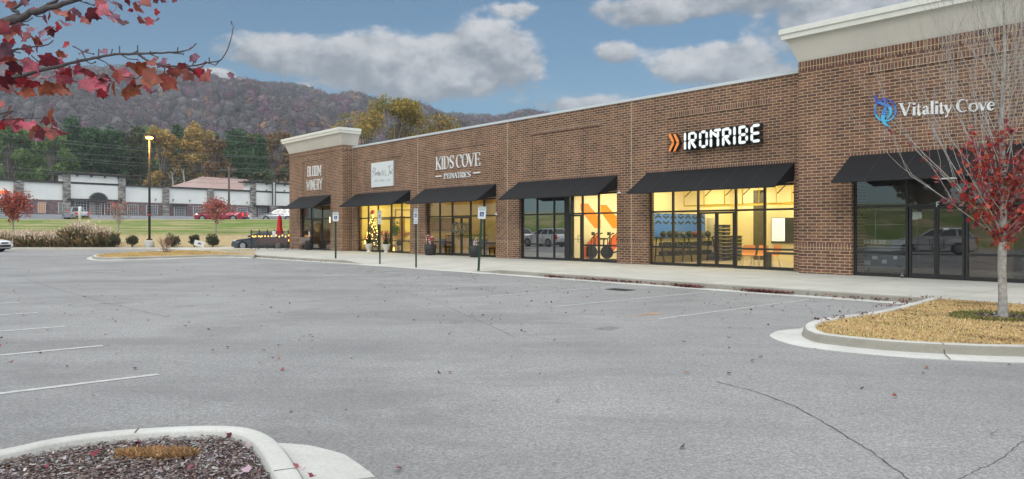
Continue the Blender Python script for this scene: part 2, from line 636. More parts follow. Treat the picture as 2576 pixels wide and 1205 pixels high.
def build_terrain():
    xs = np.concatenate([np.linspace(-900, -160, 24), np.linspace(-150, 60, 106), np.linspace(75, 900, 30)])
    ys = np.concatenate([np.linspace(-500, -90, 14), np.linspace(-80, 54, 60), np.linspace(55, 112, 96), np.linspace(114, 420, 90)])
    X, Y = np.meshgrid(xs, ys)
    Z = terr(X, Y)
    nx, ny = len(xs), len(ys)
    me = bpy.data.meshes.new('ground')
    vs = np.stack([X, Y, Z], -1).reshape(-1, 3)
    idx = np.arange(nx * ny).reshape(ny, nx)
    fs = np.stack([idx[:-1, :-1], idx[:-1, 1:], idx[1:, 1:], idx[1:, :-1]], -1).reshape(-1, 4)
    me.from_pydata(vs.tolist(), [], fs.tolist())
    me.polygons.foreach_set('use_smooth', [True] * len(fs))
    m_, b, pr, out = new_mat('grass_ground')
    co = b.n('ShaderNodeTexCoord').outputs['Object']
    sp = b.n('ShaderNodeSeparateXYZ'); b.link(co, sp.inputs[0])
    n_big = b.noise(b.mapping(co, scale=(.35, 1.0, 1)), 0.35, 5.0, 0.6)
    n_sm = b.noise(co, 3.0, 6.0, 0.7)
    green = b.mix(b.mr(n_sm, 0.3, 0.7), (0.085, 0.155, 0.030), (0.20, 0.285, 0.070))
    tan = b.mix(b.mr(n_sm, 0.3, 0.7), (0.34, 0.27, 0.15), (0.50, 0.41, 0.24))
    n_big = b.noise(b.mapping(co, scale=(.25, 1.0, 1)), 0.5, 6.0, 0.68)
    f = b.mr(n_big, 0.46, 0.58, 0.0, 0.85)
    yy = sp.outputs[1]
    edge = b.m('ADD', yy, b.m('MULTIPLY', b.m('SUBTRACT', n_big, 0.5), 5.0))
    lowtan = b.m('MULTIPLY', b.m('GREATER_THAN', yy, 58.0), b.mr(edge, 64.5, 66.5, 1.0, 0.0))
    crest = b.m('MULTIPLY', b.mr(edge, 84.5, 87.0), b.mr(edge, 89, 90, 1.0, 0.0))
    path = b.m('MULTIPLY', b.mr(edge, 69.3, 70.0), b.mr(edge, 70.6, 71.4, 0.8, 0.0))
    f = b.m('MAXIMUM', f, b.m('MAXIMUM', lowtan, b.m('MAXIMUM', b.m('MULTIPLY', crest, 0.8), path)))
    c = b.mix(f, green, tan)
    # leaf litter colour of the far woodland floor
    c = b.mix(b.mr(yy, 150, 165), c, (0.10, 0.085, 0.06))
    b.link(c, pr.inputs['Base Color'])
    pr.inputs['Roughness'].default_value = 0.95
    pr.inputs['Specular IOR Level'].default_value = 0.1
    bn = b.n('ShaderNodeBump'); bn.inputs['Strength'].default_value = 0.6; bn.inputs['Distance'].default_value = 0.08
    b.link(b.noise(co, 12.0, 4.0, 0.7), bn.inputs['Height']); b.link(bn.outputs[0], pr.inputs['Normal'])
    me.materials.append(m_)
    o = bpy.data.objects.new('ground', me); C.objects.link(o)
    o['kind'] = 'structure'


build_terrain()


def asphalt_mat(name, lo, hi, speck=True):
    m_, b, pr, out = new_mat(name)
    co = b.n('ShaderNodeTexCoord').outputs['Object']
    big = b.noise(co, 0.22, 5.0, 0.6)
    mid = b.noise(co, 1.3, 5.0, 0.65)
    f = b.mr(b.m('ADD', b.m('MULTIPLY', big, 0.7), b.m('MULTIPLY', mid, 0.3)), 0.33, 0.67)
    c = b.mix(f, lo, hi)
    # tyre-worn lanes along the drive aisle
    lane = b.noise(b.mapping(co, rot=(0, 0, -BROT), scale=(0.03, 0.55, 1)), 1.0, 4.0, 0.6)
    c = b.mix(b.mr(lane, 0.52, 0.72, 0.0, 0.35), c, tuple(x * 0.72 for x in lo))
    vor = b.n('ShaderNodeTexVoronoi'); b.link(co, vor.inputs['Vector']); vor.inputs['Scale'].default_value = 75.0
    sepc = b.n('ShaderNodeSeparateColor'); b.link(vor.outputs['Color'], sepc.inputs[0])
    g = b.mr(sepc.outputs[0], 0.0, 1.0, 0.74, 1.26)
    fine = b.mr(b.noise(co, 26.0, 6.0, 0.8), 0.3, 0.7, 0.72, 1.28)
    gg = b.m('MULTIPLY', g, fine)
    cm = b.n('ShaderNodeVectorMath', operation='SCALE')
    b.link(c, cm.inputs[0]); b.link(gg, cm.inputs['Scale'])
    # small tar drips and oil spots
    sp = b.noise(co, 2.3, 3.0, 0.8)
    c2 = b.mix(b.mr(sp, 0.69, 0.74, 0.0, 0.55), cm.outputs[0], (0.07, 0.07, 0.07))
    pale = b.noise(co, 0.8, 6.0, 0.7)
    c3 = b.mix(b.mr(pale, 0.6, 0.72, 0.0, 0.25), c2, (0.36, 0.36, 0.35))
    pt = b.noise(b.mapping(co, rot=(0, 0, -BROT), scale=(.5, 1.0, 1)), 0.42, 7.0, 0.72, dist=.6)
    c4 = b.mix(b.mr(pt, .48, .62, 0, .42), c3, tuple(x * .68 for x in lo))
    oil = b.n('ShaderNodeTexVoronoi'); b.link(b.mapping(co, scale=(.9, .9, .9)), oil.inputs['Vector']); oil.inputs['Scale'].default_value = .55
    oz = b.m('MULTIPLY', b.mr(oil.outputs['Distance'], .05, .16, 1, 0), b.mr(b.noise(co, 1.7, 3, .7), .46, .6))
    c5 = b.mix(b.m('MULTIPLY', oz, .7), c4, (.085, .085, .088))
    b.link(c5, pr.inputs['Base Color'])
    pr.inputs['Roughness'].default_value = 0.82
    pr.inputs['Specular IOR Level'].default_value = 0.3
    bn = b.n('ShaderNodeBump'); bn.inputs['Strength'].default_value = 0.55; bn.inputs['Distance'].default_value = 0.006
    b.link(b.m('ADD', sepc.outputs[0], fine), bn.inputs['Height']); b.link(bn.outputs[0], pr.inputs['Normal'])
    return m_


M['asphalt'] = asphalt_mat('asphalt', (0.232, 0.233, 0.232), (0.325, 0.326, 0.322))


def concrete_mat(name, lo, hi, brush=True):
    m_, b, pr, out = new_mat(name)
    co = b.n('ShaderNodeTexCoord').outputs['Object']
    f = b.mr(b.noise(co, 0.7, 6.0, 0.65), 0.3, 0.7)
    c = b.mix(f, lo, hi)
    f2 = b.mr(b.noise(co, 40.0, 4.0, 0.7), 0.3, 0.7, 0.9, 1.1)
    cm = b.n('ShaderNodeVectorMath', operation='SCALE'); b.link(c, cm.inputs[0]); b.link(f2, cm.inputs['Scale'])
    st = b.noise(co, 4.0, 5.0, 0.7)
    c2 = b.mix(b.mr(st, 0.58, 0.72, 0.0, 0.3), cm.outputs[0], tuple(x * 0.62 for x in lo))
    b.link(c2, pr.inputs['Base Color'])
    pr.inputs['Roughness'].default_value = 0.9
    pr.inputs['Specular IOR Level'].default_value = 0.2
    bn = b.n('ShaderNodeBump'); bn.inputs['Strength'].default_value = 0.3; bn.inputs['Distance'].default_value = 0.004
    b.link(b.noise(co, 90.0, 4.0, 0.7), bn.inputs['Height']); b.link(bn.outputs[0], pr.inputs['Normal'])
    return m_


M['concrete'] = concrete_mat('concrete', (0.42, 0.415, 0.37), (0.54, 0.535, 0.485))
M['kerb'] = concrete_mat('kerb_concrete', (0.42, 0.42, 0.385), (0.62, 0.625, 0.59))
M['kerbface'] = concrete_mat('kerb_face_shade', (0.25, 0.235, 0.195), (0.36, 0.345, 0.30))  # browner, darker kerb concrete: shading of the face put into its colour
M['paint'] = mat('road_paint', (0.49, 0.49, 0.48), 0.75, var=0.25, vscale=9)


# parking lot sheet
def build_lot():
    nx, ny = 1, 1
    A = [(-82.0, 58.4), (-8.0, 58.4)]
    c1 = wl(45, 12); c2 = wl(45, -46.3)
    b = MB()
    pts = [(A[0][0], A[0][1], 0), (c2.x, c2.y, 0), (c1.x, c1.y, 0), (A[1][0], A[1][1], 0)]
    b.add(pts, [(0, 1, 2, 3)])
    o = b.build('parking_lot', M['asphalt'])
    o['kind'] = 'structure'
    # road at the top of the grass bank, and the yard before the far shops
    rd = MB()
    xs = np.linspace(-140, -8, 60)
    m_ = asphalt_mat('road_asphalt', (0.16, 0.17, 0.185), (0.24, 0.25, 0.27))
    ysr = [90.2, 92, 94, 96.6, 98, 100, 103, 107, 112, 118, 124, 130, 137, 145, 155]
    vs = [(x, y, float(terr(x, y)) + .03) for y in ysr for x in xs]
    n = len(xs)
    fs = [(j * n + i, j * n + i + 1, (j + 1) * n + i + 1, (j + 1) * n + i) for j in range(len(ysr) - 1) for i in range(n - 1)]
    rd.add(vs, fs, 0, True)
    o = rd.build('road', m_); o['kind'] = 'structure'
    # far kerb of the lot
    k = MB()
    k.box(-84, -8, 58.35, 58.55, -0.05, 0.13)
    k.box(-84, -8, 57.8, 58.35, -0.02, 0.012)
    o = k.build('far_kerb', M['kerb']); o['kind'] = 'structure'


build_lot()


# sidewalk with its flush ramp
def edge_y(X):
    return float(np.interp(X, [-60, -31.5, -24, -17.5, -8, 30], [-7.35, -7.35, -7.5, -7.0, -6.85, -6.75]))


def walk_h(X, y):
    e = edge_y(X)
    ramp = float(np.interp(X, [-18.6, -17.0, -9.2, -7.6], [0, 1, 1, 0]))
    d = (y - e) / 2.6
    f = max(0.0, min(1.0, d))
    low = 0.008 + (0.15 - 0.008) * f
    return 0.15 * (1 - ramp) + low * ramp


def build_walk():
    Xs = sorted(set(list(np.round(np.arange(-47, 45.01, 0.8), 2)) + [-18.6, -17, -9.2, -7.6]))
    fr = [0, .02, .1, .2, .3, .4, .6, .8, 1.0]
    b = MB()
    vs = []
    for f in fr:
        for X in Xs:
            e = edge_y(X)
            y = e + (0.14 - e) * f
            h = walk_h(X, y)
            if f == 0: h = h - 0.012 if h > .05 else h
            vs.append(wl(X, y, h))
    n = len(Xs)
    fs = [(j * n + i, j * n + i + 1, (j + 1) * n + i + 1, (j + 1) * n + i) for j in range(len(fr) - 1) for i in range(n - 1)]
    b.add(vs, fs, 0)
    # kerb face, slightly battered, with a rounded nose
    prof = [(0.0, None), (-0.035, 0.115), (-0.055, 0.02), (-0.06, -0.03)]
    vs = []
    for (dy, z) in prof:
        for X in Xs:
            e = edge_y(X); h = walk_h(X, e)
            zz = (h - .012 if h > .05 else h) if z is None else min(z, (h / .15) * z + .004)
            vs.append(wl(X, e + dy, zz))
    fs = [(j * n + i, j * n + i + 1, (j + 1) * n + i + 1, (j + 1) * n + i) for j in range(len(prof) - 1) for i in range(n - 1)]
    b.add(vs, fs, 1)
    # left end return
    # gutter pan
    vs = []
    for dy, z in ((-0.05, 0.014), (-0.52, 0.006)):
        for X in Xs:
            vs.append(wl(X, edge_y(X) + dy, z))
    b.add(vs, [(i, i + 1, n + i + 1, n + i) for i in range(n - 1)], 2)
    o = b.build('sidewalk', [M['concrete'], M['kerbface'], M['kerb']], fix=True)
    o['kind'] = 'structure'
    # joints
    j = MB()
    for X in np.arange(-45, 30, 3.05):
        if -18.6 < X < -7.6:
            continue
        e = edge_y(X)
        a, c = wl(X, e + .02, .1535), wl(X + .012, e + .02, .1535)
        d, e2 = wl(X + .012, -.75, .1535), wl(X, -.75, .1535)
        j.quad(a, c, d, e2)
    for yy in (-2.4, -4.6):
        for (xa, xb) in ((-45, -19), (-7.2, 30)):
            j.quad(wl(xa, yy, .1532), wl(xb, yy, .1532), wl(xb, yy + .012, .1532), wl(xa, yy + .012, .1532))
    o = j.build('sidewalk_joint', mat('joint_dark', (0.25, 0.235, 0.2), 0.9), fix=False); o['kind'] = 'structure'


build_walk()


# parking lines
def build_lines():
    b = MB()
    z = 0.0045

    def strip(p, q, w=0.1):
        p, q = Vector(p), Vector(q)
        d = (q - p); L = d.length; d.normalize()
        nn = Vector((-d.y, d.x, 0)) * w / 2
        n = max(2, int(L / 0.25))
        pr = None
        for i in range(n + 1):
            c = p + d * L * i / n
            j1, j2 = random.uniform(-.006, .006), random.uniform(-.006, .006)
            a, b_ = c + nn * (1 + j1 * 8), c - nn * (1 + j2 * 8)
            a.z = b_.z = z
            if pr: b.quad(pr[0], pr[1], b_, a)
            pr = (a, b_)
    # left rows: near ends on a line, each 5.5 m long away from the shops
    e0 = onz(399, 942)
    for i in range(0, 12):
        s = Vector((-.6569, .754, 0)) * 2.62 * i
        p = e0 + s
        strip(p, p + Vector((-.754, -.6569, 0)) * 5.6)
    o = b.build('parking_stripe', M['paint'], fix=False); o['kind'] = 'structure'
    b = MB()
    # right rows against the sidewalk gutter
    q3 = loc_xy(onz(1647, 804))[0]
    for i in range(-3, 10):
        X = q3 - i * 2.68
        y0 = -13.2
        if X > 8: continue
        if X < -31: continue
        strip(wl(X, y0), wl(X, edge_y(X) - .55), 0.09)
    # hatched aisle between the accessible stalls
    for i in range(9):
        X = -17.0 + i * .62
        strip(wl(X, -12.2), wl(X + 1.4, -8.4), .09)
    o = b.build('worn_stripe', mat('worn_paint', (.40, .405, .40), .8, var=.3, vscale=7), fix=False); o['kind'] = 'structure'
    # long cracks sealed with tar
    k = MB()
    def crack(pts, w):
        P = [onz(*p) for p in pts]
        pr = None
        for a, c in zip(P[:-1], P[1:]):
            n = max(2, int((c - a).length / .06))
            for i in range(n):
                q = a.lerp(c, i / n)
                q = q + Vector((random.gauss(0, .006), random.gauss(0, .006), 0))
                ww = w * random.uniform(.4, 1.3) / 2
                d = (c - a).normalized(); nn = Vector((-d.y, d.x, 0)) * ww
                u_, v_ = q + nn, q - nn
                u_.z = v_.z = .003
                if pr: k.quad(pr[0], pr[1], v_, u_)
                pr = (u_, v_)
    crack([(1800, 960), (1900, 985), (2000, 1022), (2100, 1080), (2200, 1140), (2300, 1215)], .014)
    crack([(2576, 1110), (2500, 1165), (2400, 1210)], .007)
    crack([(60, 700), (150, 730), (280, 765), (430, 800)], .010)
    crack([(900, 700), (1100, 760), (1300, 850)], .008)
    o = k.build('asphalt_crack', mat('crack', (0.08, 0.08, 0.08), 0.9), fix=False); o['kind'] = 'structure'
    # orange survey paint and drain cover
    s = MB()
    for (u, v, rx, ry) in ((1640, 790, .16, .08), (1612, 793, .10, .05), (1585, 795, .05, .03)):
        c = onz(u, v)
        s.add([(c.x + rx * math.cos(t) * random.uniform(.7, 1.2), c.y + ry * math.sin(t) * random.uniform(.7, 1.2), .0035) for t in np.linspace(0, 6.0, 12)], [tuple(range(12))])
    o = s.build('survey_paint', mat('orange_spray', (0.55, 0.24, 0.06), 0.8), fix=False); o['kind'] = 'structure'


build_lines()

# ---------------------------------------------------------------- the shop building
OPEN = {                                       # shop: (wall plane, left u, right u)
    'bloom': (TW, 754.8, 831.2), 'gifts': (0.0, 897.8, 1031.4), 'kids': (0.0, 1070.4, 1247.2),
    'orange': (0.0, 1306.0, 1551.6), 'gym': (0.0, 1630.7, 1996.5), 'dark': (TW, 2142.7, 0)}
OX = {k: (fx(l, y), fx(r, y) if r else None) for k, (y, l, r) in OPEN.items()}
dc = fx(2355.4, TW)
OX['dark'] = (OX['dark'][0], 2 * dc - OX['dark'][0])
XL, XBR = fx(728, TW), -30.83
XT = 0.42
XTR = 2 * dc - XT
HT, HM = 7.1, 6.93
ZW0, ZW1 = 0.15, 3.19
mall = empty('shopping_strip', wl(0, 0, 0), BROT, 'long brown brick shop building with black awnings and pale corner cornices', 'building')
PANELS = [  # (plane, left u, right u, top v at left u)
    (TW, 761.5, 822, 407), (0, 917.6, 1008.6, 403.8), (0, 1094.6, 1216.7, 379), (0, 1338, 1509, 340), (0, 1679.5, 1929, 297.5)]
PX = []
for (y, l, r, vt) in PANELS:
    a = fx(l, y); PX.append((a, fx(r, y), fz(a, vt, y)))
pl = fx(2186.5, TW)
PX.append((pl, 2 * dc - pl, fz(pl, 183.7, TW)))


def wall_front(X, z):
    """front y of the wall at (X, z), or None where it is open"""
    tower = X < XBR or XT < X < XTR
    if z > (HT if tower else HM): return None
    for k, (a, b_) in OX.items():
        if a < X < b_ and z < ZW1: return None
    y = TW if tower else 0.0
    for (a, b_, t) in PX:
        if a < X < b_ and 3.97 < z < t: return y + 0.035
    return y


def build_wall():
    Xs = {XL, XBR, XT, XTR, 34.0}
    Zs = {-0.05, ZW1, HM, HT, 3.97}
    for a, b_ in OX.values(): Xs |= {a, b_}
    for a, b_, t in PX: Xs |= {a, b_}; Zs |= {t}
    Xs, Zs = sorted(Xs), sorted(Zs)
    back = 0.38
    cell = {}
    for i in range(len(Xs) - 1):
        for j in range(len(Zs) - 1):
            cell[i, j] = wall_front((Xs[i] + Xs[i + 1]) / 2, (Zs[j] + Zs[j + 1]) / 2)
    b = MB()
    for (i, j), y in cell.items():
        x0, x1, z0, z1 = Xs[i], Xs[i + 1], Zs[j], Zs[j + 1]
        if y is not None:
            b.quad((x0, y, z0), (x1, y, z0), (x1, y, z1), (x0, y, z1))
            b.quad((x0, back, z0), (x0, back, z1), (x1, back, z1), (x1, back, z0))
        for (di, dj) in ((1, 0), (0, 1)):
            y2 = cell.get((i + di, j + dj))
            if (i + di, j + dj) not in cell: y2 = None
            if y == y2: continue
            ya = back if y is None else y
            yb = back if y2 is None else y2
            lo, hi = min(ya, yb), max(ya, yb)
            if di: b.quad((x1, lo, z0), (x1, hi, z0), (x1, hi, z1), (x1, lo, z1))
            else: b.quad((x0, lo, z1), (x1, lo, z1), (x1, hi, z1), (x0, hi, z1))
        if i == 0 and y is not None:
            b.quad((x0, y, z0), (x0, y, z1), (x0, back, z1), (x0, back, z0))
    # end wall and rear
    b.quad((XL, back, -.05), (XL, 19, -.05), (XL, 19, 6.6), (XL, back, 6.6))
    b.quad((34, back, -.05), (34, 19, -.05), (34, 19, 6.6), (34, back, 6.6))
    b.quad((XL, 19, -.05), (34, 19, -.05), (34, 19, 6.6), (XL, 19, 6.6))
    b.build('brick_wall', M['brick'], mall, fix=False)
    r = MB(); r.box(XL + .01, 33.99, .39, 18.99, 6.2, 6.4)
    r.build('roof', mat('roof_membrane', (0.3, 0.3, 0.3), .9), mall)
    # white coping on the low wall, metal cap
    c = MB()
    c.box(XBR + .02, XT - .02, -.045, .43, HM - .02, HM + .09)
    c.box(XTR + .02, 34.05, -.045, .43, HM - .02, HM + .09)
    c.build('coping', M['coping'], mall)
    # soldier course under each cornice, row-lock courses and bands
    def one(nm, mt, *bx):
        s = MB(); s.box(*bx); s.build(nm, mt, mall)
    for (a, b_) in ((XL, XBR), (XT, XTR)):
        one('soldier_course', M['soldier'], a - .012, b_ + .012, TW - .015, TW + .0, 6.79, HT - .002)
    one('soldier_course', M['soldier'], XBR - .0, XBR + .013, TW, -.0, 6.79, HT - .002)
    class Q:
        def box(self, *bx): one('rowlock_course', M['rowlock'], *bx)
    q = Q()
    for (a, b_, t) in PX:
        y = TW if (a < XBR or a > XT) else 0
        q.box(a - .1, b_ + .1, y - .008, y + .0, t, t + .2)
        q.box(a, b_, y - .006, y + .034, 3.97, 4.02)
    for k, (a, b_) in OX.items():
        y = OPEN[k][0]
        q.box(a - .05, b_ + .05, y - .008, y + .0, ZW1 + .002, ZW1 + .2)
        q.box(a - .1, b_ + .1, y - .006, y, 3.87, 3.966)
    # base band between openings
    edges = sorted(OX.values())
    spans = [(XL, edges[0][0], TW), (edges[0][1], XBR, TW), (XBR + .02, edges[1][0], 0)]
    for i in range(1, 4): spans.append((edges[i][1], edges[i + 1][0], 0))
    spans += [(edges[4][1], XT, 0), (XT, edges[5][0], TW), (edges[5][1], XTR, TW)]
    for a, b_, y in spans:
        q.box(a + .004, b_ - .004, y - .007, y, .93, 1.13)
    # control joints
    for u in (1051, 1276.7, 1588.7):
        X = fx(u); one('control_joint', M['joint'], X - .012, X + .012, -.011, .0, .15, HM - .03)
    one('control_joint', M['joint'], XBR + .03, XBR + .055, -.011, 0, .15, HM - .03)


build_wall()


def cornice(a, b_):
    """splayed stucco cornice with a stepped metal fascia round one tower"""
    y0, y1 = TW, 0.38
    prof = [(0.0, HT), (0.03, HT + .06), (0.27, 7.80), (0.30, 7.84)]
    prof2 = [(0.40, 7.84), (0.41, 8.0), (0.46, 8.01), (0.46, 8.17), (0.44, 8.18)]
    def ring(o, z): return [(a - o, y0 - o, z), (b_ + o, y0 - o, z), (b_ + o, y1 + o * .1, z), (a - o, y1 + o * .1, z)]
    for nm, pr, m_ in (('cornice', prof, M['stucco']), ('fascia', prof2, M['fascia'])):
        vs = []
        for o, z in pr: vs += ring(o, z)
        fs = []
        for i in range(len(pr) - 1):
            for k in range(4): fs.append((i * 4 + k, i * 4 + (k + 1) % 4, i * 4 + 4 + (k + 1) % 4, i * 4 + 4 + k))
        fs.append((0, 1, 2, 3)[::-1]); n = len(vs); fs.append((n - 4, n - 3, n - 2, n - 1))
        g = MB(); g.add(vs, fs); g.build(nm, m_, mall)


cornice(XL, XBR)
cornice(XT, XTR)
# whitish efflorescence runs on the right tower
def stain():
    m_, b, pr, out = new_mat('efflorescence')
    co = b.n('ShaderNodeTexCoord').outputs['Object']
    sp = b.n('ShaderNodeSeparateXYZ'); b.link(co, sp.inputs[0])
    tr = b.n('ShaderNodeBsdfTransparent'); mx = b.n('ShaderNodeMixShader')
    pr.inputs['Base Color'].default_value = (.42, .38, .40, 1); pr.inputs['Roughness'].default_value = .9
    n_ = b.noise(b.mapping(co, scale=(6, 1, 1.5)), 3.0, 5, .7)
    b.link(b.mr(n_, .38, .7, 0, .6), mx.inputs[0])
    b.link(tr.outputs[0], mx.inputs[1]); b.link(pr.outputs[0], mx.inputs[2]); b.link(mx.outputs[0], out.inputs[0])
    for (cu, v0, v1, w) in ((2227, 318, 352, .10), (2352, 214, 355, .09), (2482, 240, 350, .08)):
        X = fx(cu, TW); z1, z0 = fz(X, v0, TW), fz(X, v1, TW)
        g = MB(); g.quad((X - w, TW + .032, z0), (X + w, TW + .032, z0), (X + w * .7, TW + .032, z1), (X - w * .7, TW + .032, z1))
        g.build('wall_stain', m_, mall, fix=False)


stain()


# ---------------------------------------------------------------- awnings
M['seam'] = mat('canvas_seam', (.013, .014, .016), .7, var=0)


def awning(k):
    a, b_ = OX[k]; y = OPEN[k][0]
    a -= .04; b_ += .04
    zt, zb, pr = 3.88, 3.03, 1.3
    g = MB()
    th = .03
    # canvas slope, closed ends, short underside hem
    g.add([(a, y - .01, zt), (b_, y - .01, zt), (b_, y - pr, zb), (a, y - pr, zb),
           (a, y - .01, zt - th), (b_, y - .01, zt - th), (b_, y - pr, zb - .03), (a, y - pr, zb - .03)],
          [(0, 3, 2, 1), (4, 5, 6, 7), (3, 7, 6, 2), (0, 1, 5, 4), (0, 4, 7, 3), (1, 2, 6, 5)])
    for X, s in ((a, 1), (b_, -1)):
        g.add([(X, y - .012, zt - .035), (X, y - pr + .02, zb - .02), (X, y - .012, 3.27), (X + s * .012, y - .012, zt - .035), (X + s * .012, y - pr + .02, zb - .02), (X + s * .012, y - .012, 3.27)],
              [(0, 1, 2), (3, 5, 4), (0, 3, 4, 1), (1, 4, 5, 2), (2, 5, 3, 0)])
    o = g.build('awning', M['canvas'], mall)
    sm = MB()
    ns = max(3, int((b_ - a) / .95))
    for i in range(1, ns):
        X = a + (b_ - a) * i / ns
        sm.add([(X - .012, y - .01, zt + .004), (X + .012, y - .01, zt + .004), (X + .012, y - pr, zb + .004), (X - .012, y - pr, zb + .004)], [(0, 1, 2, 3)])
    sm.box(a - .003, b_ + .003, y - pr - .012, y - pr - .002, zb - .035, zb + .006)
    sm.build('seam', M['seam'], o, fix=False)
    f = MB()
    n = max(2, int((b_ - a) / 1.5))
    for i in range(n + 1):
        X = a + .03 + (b_ - a - .06) * i / n
        f.tube([(X, y - .02, zt - .06), (X, y - pr + .04, zb + .0 - .03), (X, y - .02, 3.3)], .014, 5)
    f.tube([(a + .02, y - pr + .04, zb - .035), (b_ - .02, y - pr + .04, zb - .035)], .014, 5)
    f.build('awning_frame', M['black'], o)


for k in OX: awning(k)


# ---------------------------------------------------------------- shopfronts
def storefront(k, mull, doors, glass, split=None):
    """mull: pixel columns of vertical mullions; doors: (u0, u1, n leaves, handle side)"""
    a, b_ = OX[k]; y = OPEN[k][0]
    y0, y1 = y + .13, y + .22
    fr = MB()
    w = .035
    zt, z1, z0 = ZW1, 2.29, .88
    xs = [fx(u, y + .13) for u in mull]
    ds = [(fx(p, y + .13), fx(q, y + .13), n) for p, q, n in doors]
    fr.box(a, a + .07, y0, y1, ZW0, zt); fr.box(b_ - .07, b_, y0, y1, ZW0, zt)
    fr.box(a + .07, b_ - .07, y0, y1, zt - .07, zt)
    vert = sorted([a + .035] + xs + [b_ - .035])
    for x in xs: fr.box(x - w, x + w, y0 + .002, y1 - .002, ZW0, zt - .07)
    def indoor(m_): return any(p - .02 < m_ < q + .02 for p, q, n in ds)
    for p, q in zip(vert[:-1], vert[1:]):
        md = (p + q) / 2
        fr.box(p + w, q - w, y0, y1, z1 - w, z1 + w)
        if not indoor(md):
            fr.box(p + w, q - w, y0, y1, z0 - w, z0 + w)
            fr.box(p + w, q - w, y0, y1, ZW0, ZW0 + .11)
    o = fr.build('shopfront', M['black'], mall)
    for p, q in zip(vert[:-1], vert[1:]):
        md = (p + q) / 2
        cells = [(z1 + w, zt - .07)]
        if not indoor(md): cells += [(z0 + w, z1 - w), (ZW0 + .11, z0 - w)]
        for (c0, c1) in cells:
            g = MB(); g.quad((p + w, y + .17, c0), (q - w, y + .17, c0), (q - w, y + .17, c1), (p + w, y + .17, c1))
            g.build('pane', M['sglass'] if (k == 'orange' and md < fx(1426)) else glass, o, fix=False)
    for (p, q, n) in ds:
        wd = (q - p) / n
        for i in range(n):
            dx0, dx1 = p + wd * i + (.03 if i == 0 else .004), p + wd * (i + 1) - (.03 if i == n - 1 else .004)
            d = MB()
            zb_, zt_ = ZW0 + .02, z1 - w - .012
            d.box(dx0, dx0 + .06, y0 + .01, y1 - .01, zb_, zt_); d.box(dx1 - .06, dx1, y0 + .01, y1 - .01, zb_, zt_)
            d.box(dx0 + .06, dx1 - .06, y0 + .01, y1 - .01, zt_ - .07, zt_)
            d.box(dx0 + .06, dx1 - .06, y0 + .01, y1 - .01, zb_, zb_ + .12)
            dd = d.build('door', M['black'], mall)
            g = MB(); g.quad((dx0 + .06, y + .175, zb_ + .12), (dx1 - .06, y + .175, zb_ + .12), (dx1 - .06, y + .175, zt_ - .07), (dx0 + .06, y + .175, zt_ - .07))
            g.build('door_pane', glass, dd, fix=False)
            h = MB()
            hx = dx1 - .05 if (n == 1 or i == 0) else dx0 + .05
            s = -1 if (n == 1 or i == 0) else 1
            h.tube([(hx, y0 + .01, 1.02), (hx, y0 - .05, 1.02), (hx + s * .09, y0 - .05, 1.02), (hx + s * .09, y0 - .05, 1.30), (hx, y0 - .05, 1.30), (hx, y0 + .01, 1.30)], .012, 6)
            h.tube([(dx0 + .06, y0 + .02, 1.14), (dx1 - .06, y0 + .02, 1.14)], .01, 5)
            h.build('handle', M['black'], dd)
    return vert


storefront('bloom', (782.7, 809.8), [(784, 808.8, 1)], M['kglass'])
storefront('gifts', (925.7, 950.3, 983.8, 1009.6), [(951.5, 982.5, 1)], M['glass'])
storefront('kids', (1105.5, 1136.8, 1183.0, 1216.7), [(1138, 1181.5, 2)], M['kglass'])
storefront('orange', (1350.6, 1392.9, 1421, 1431, 1464.3, 1505), [(1432.5, 1462.5, 1)], M['glass'])
storefront('gym', (1692, 1755, 1850, 1922.7), [(1757, 1848, 2)], M['glass'])
dm = [fx(2280.6, TW + .13), fx(2432, TW + .13)]
storefront('dark', (2280.6, 2432), [(2284, 2429, 2)], M['dglass'])
b_ = MB()   # solid panel between the two suites of the orange shop
b_.box(fx(1421, .13) + .03, fx(1431, .13) - .03, .14, .21, ZW0, ZW1 - .07)
b_.build('infill_panel', M['black'], mall)

# ---------------------------------------------------------------- rooms behind the glass
ROOM = {  # shop: (x0, x1, depth, wall colour, floor colour, light colour, light strength)
    'bloom': (XL + .4, XBR - .1, 7.0, (0.30, 0.22, 0.10), (0.16, 0.12, 0.09), (1, .72, .30), 3.0),
    'gifts': (XBR + .1, fx(1051), 6.5, (0.72, 0.66, 0.36), (0.35, 0.3, 0.2), (1, .80, .27), 22.0),
    'kids': (fx(1051) + .1, fx(1276.7), 5.0, (0.46, 0.34, 0.13), (0.34, 0.29, 0.20), (1, .76, .30), 9.5),
    'empty_suite': (fx(1276.7) + .1, fx(1426), 7.0, (0.10, 0.11, 0.10), (0.12, 0.12, 0.12), (1, .8, .5), 0.0),
    'orange': (fx(1426) + .1, fx(1588.7), 4.4, (0.86, 0.80, 0.62), (0.2, 0.19, 0.18), (1, .86, .50), 30.0),
    'gym': (fx(1588.7) + .1, XT - .1, 7.2, (0.80, 0.71, 0.46), (0.40, 0.34, 0.27), (1, .85, .46), 25.0),
    'dark': (XT + .15, XTR - .15, 9.0, (0.34, 0.345, 0.345), (0.30, 0.30, 0.30), (1, .92, .85), 0.6)}  # unlit suite; weak ceiling panels added to brighten its inside


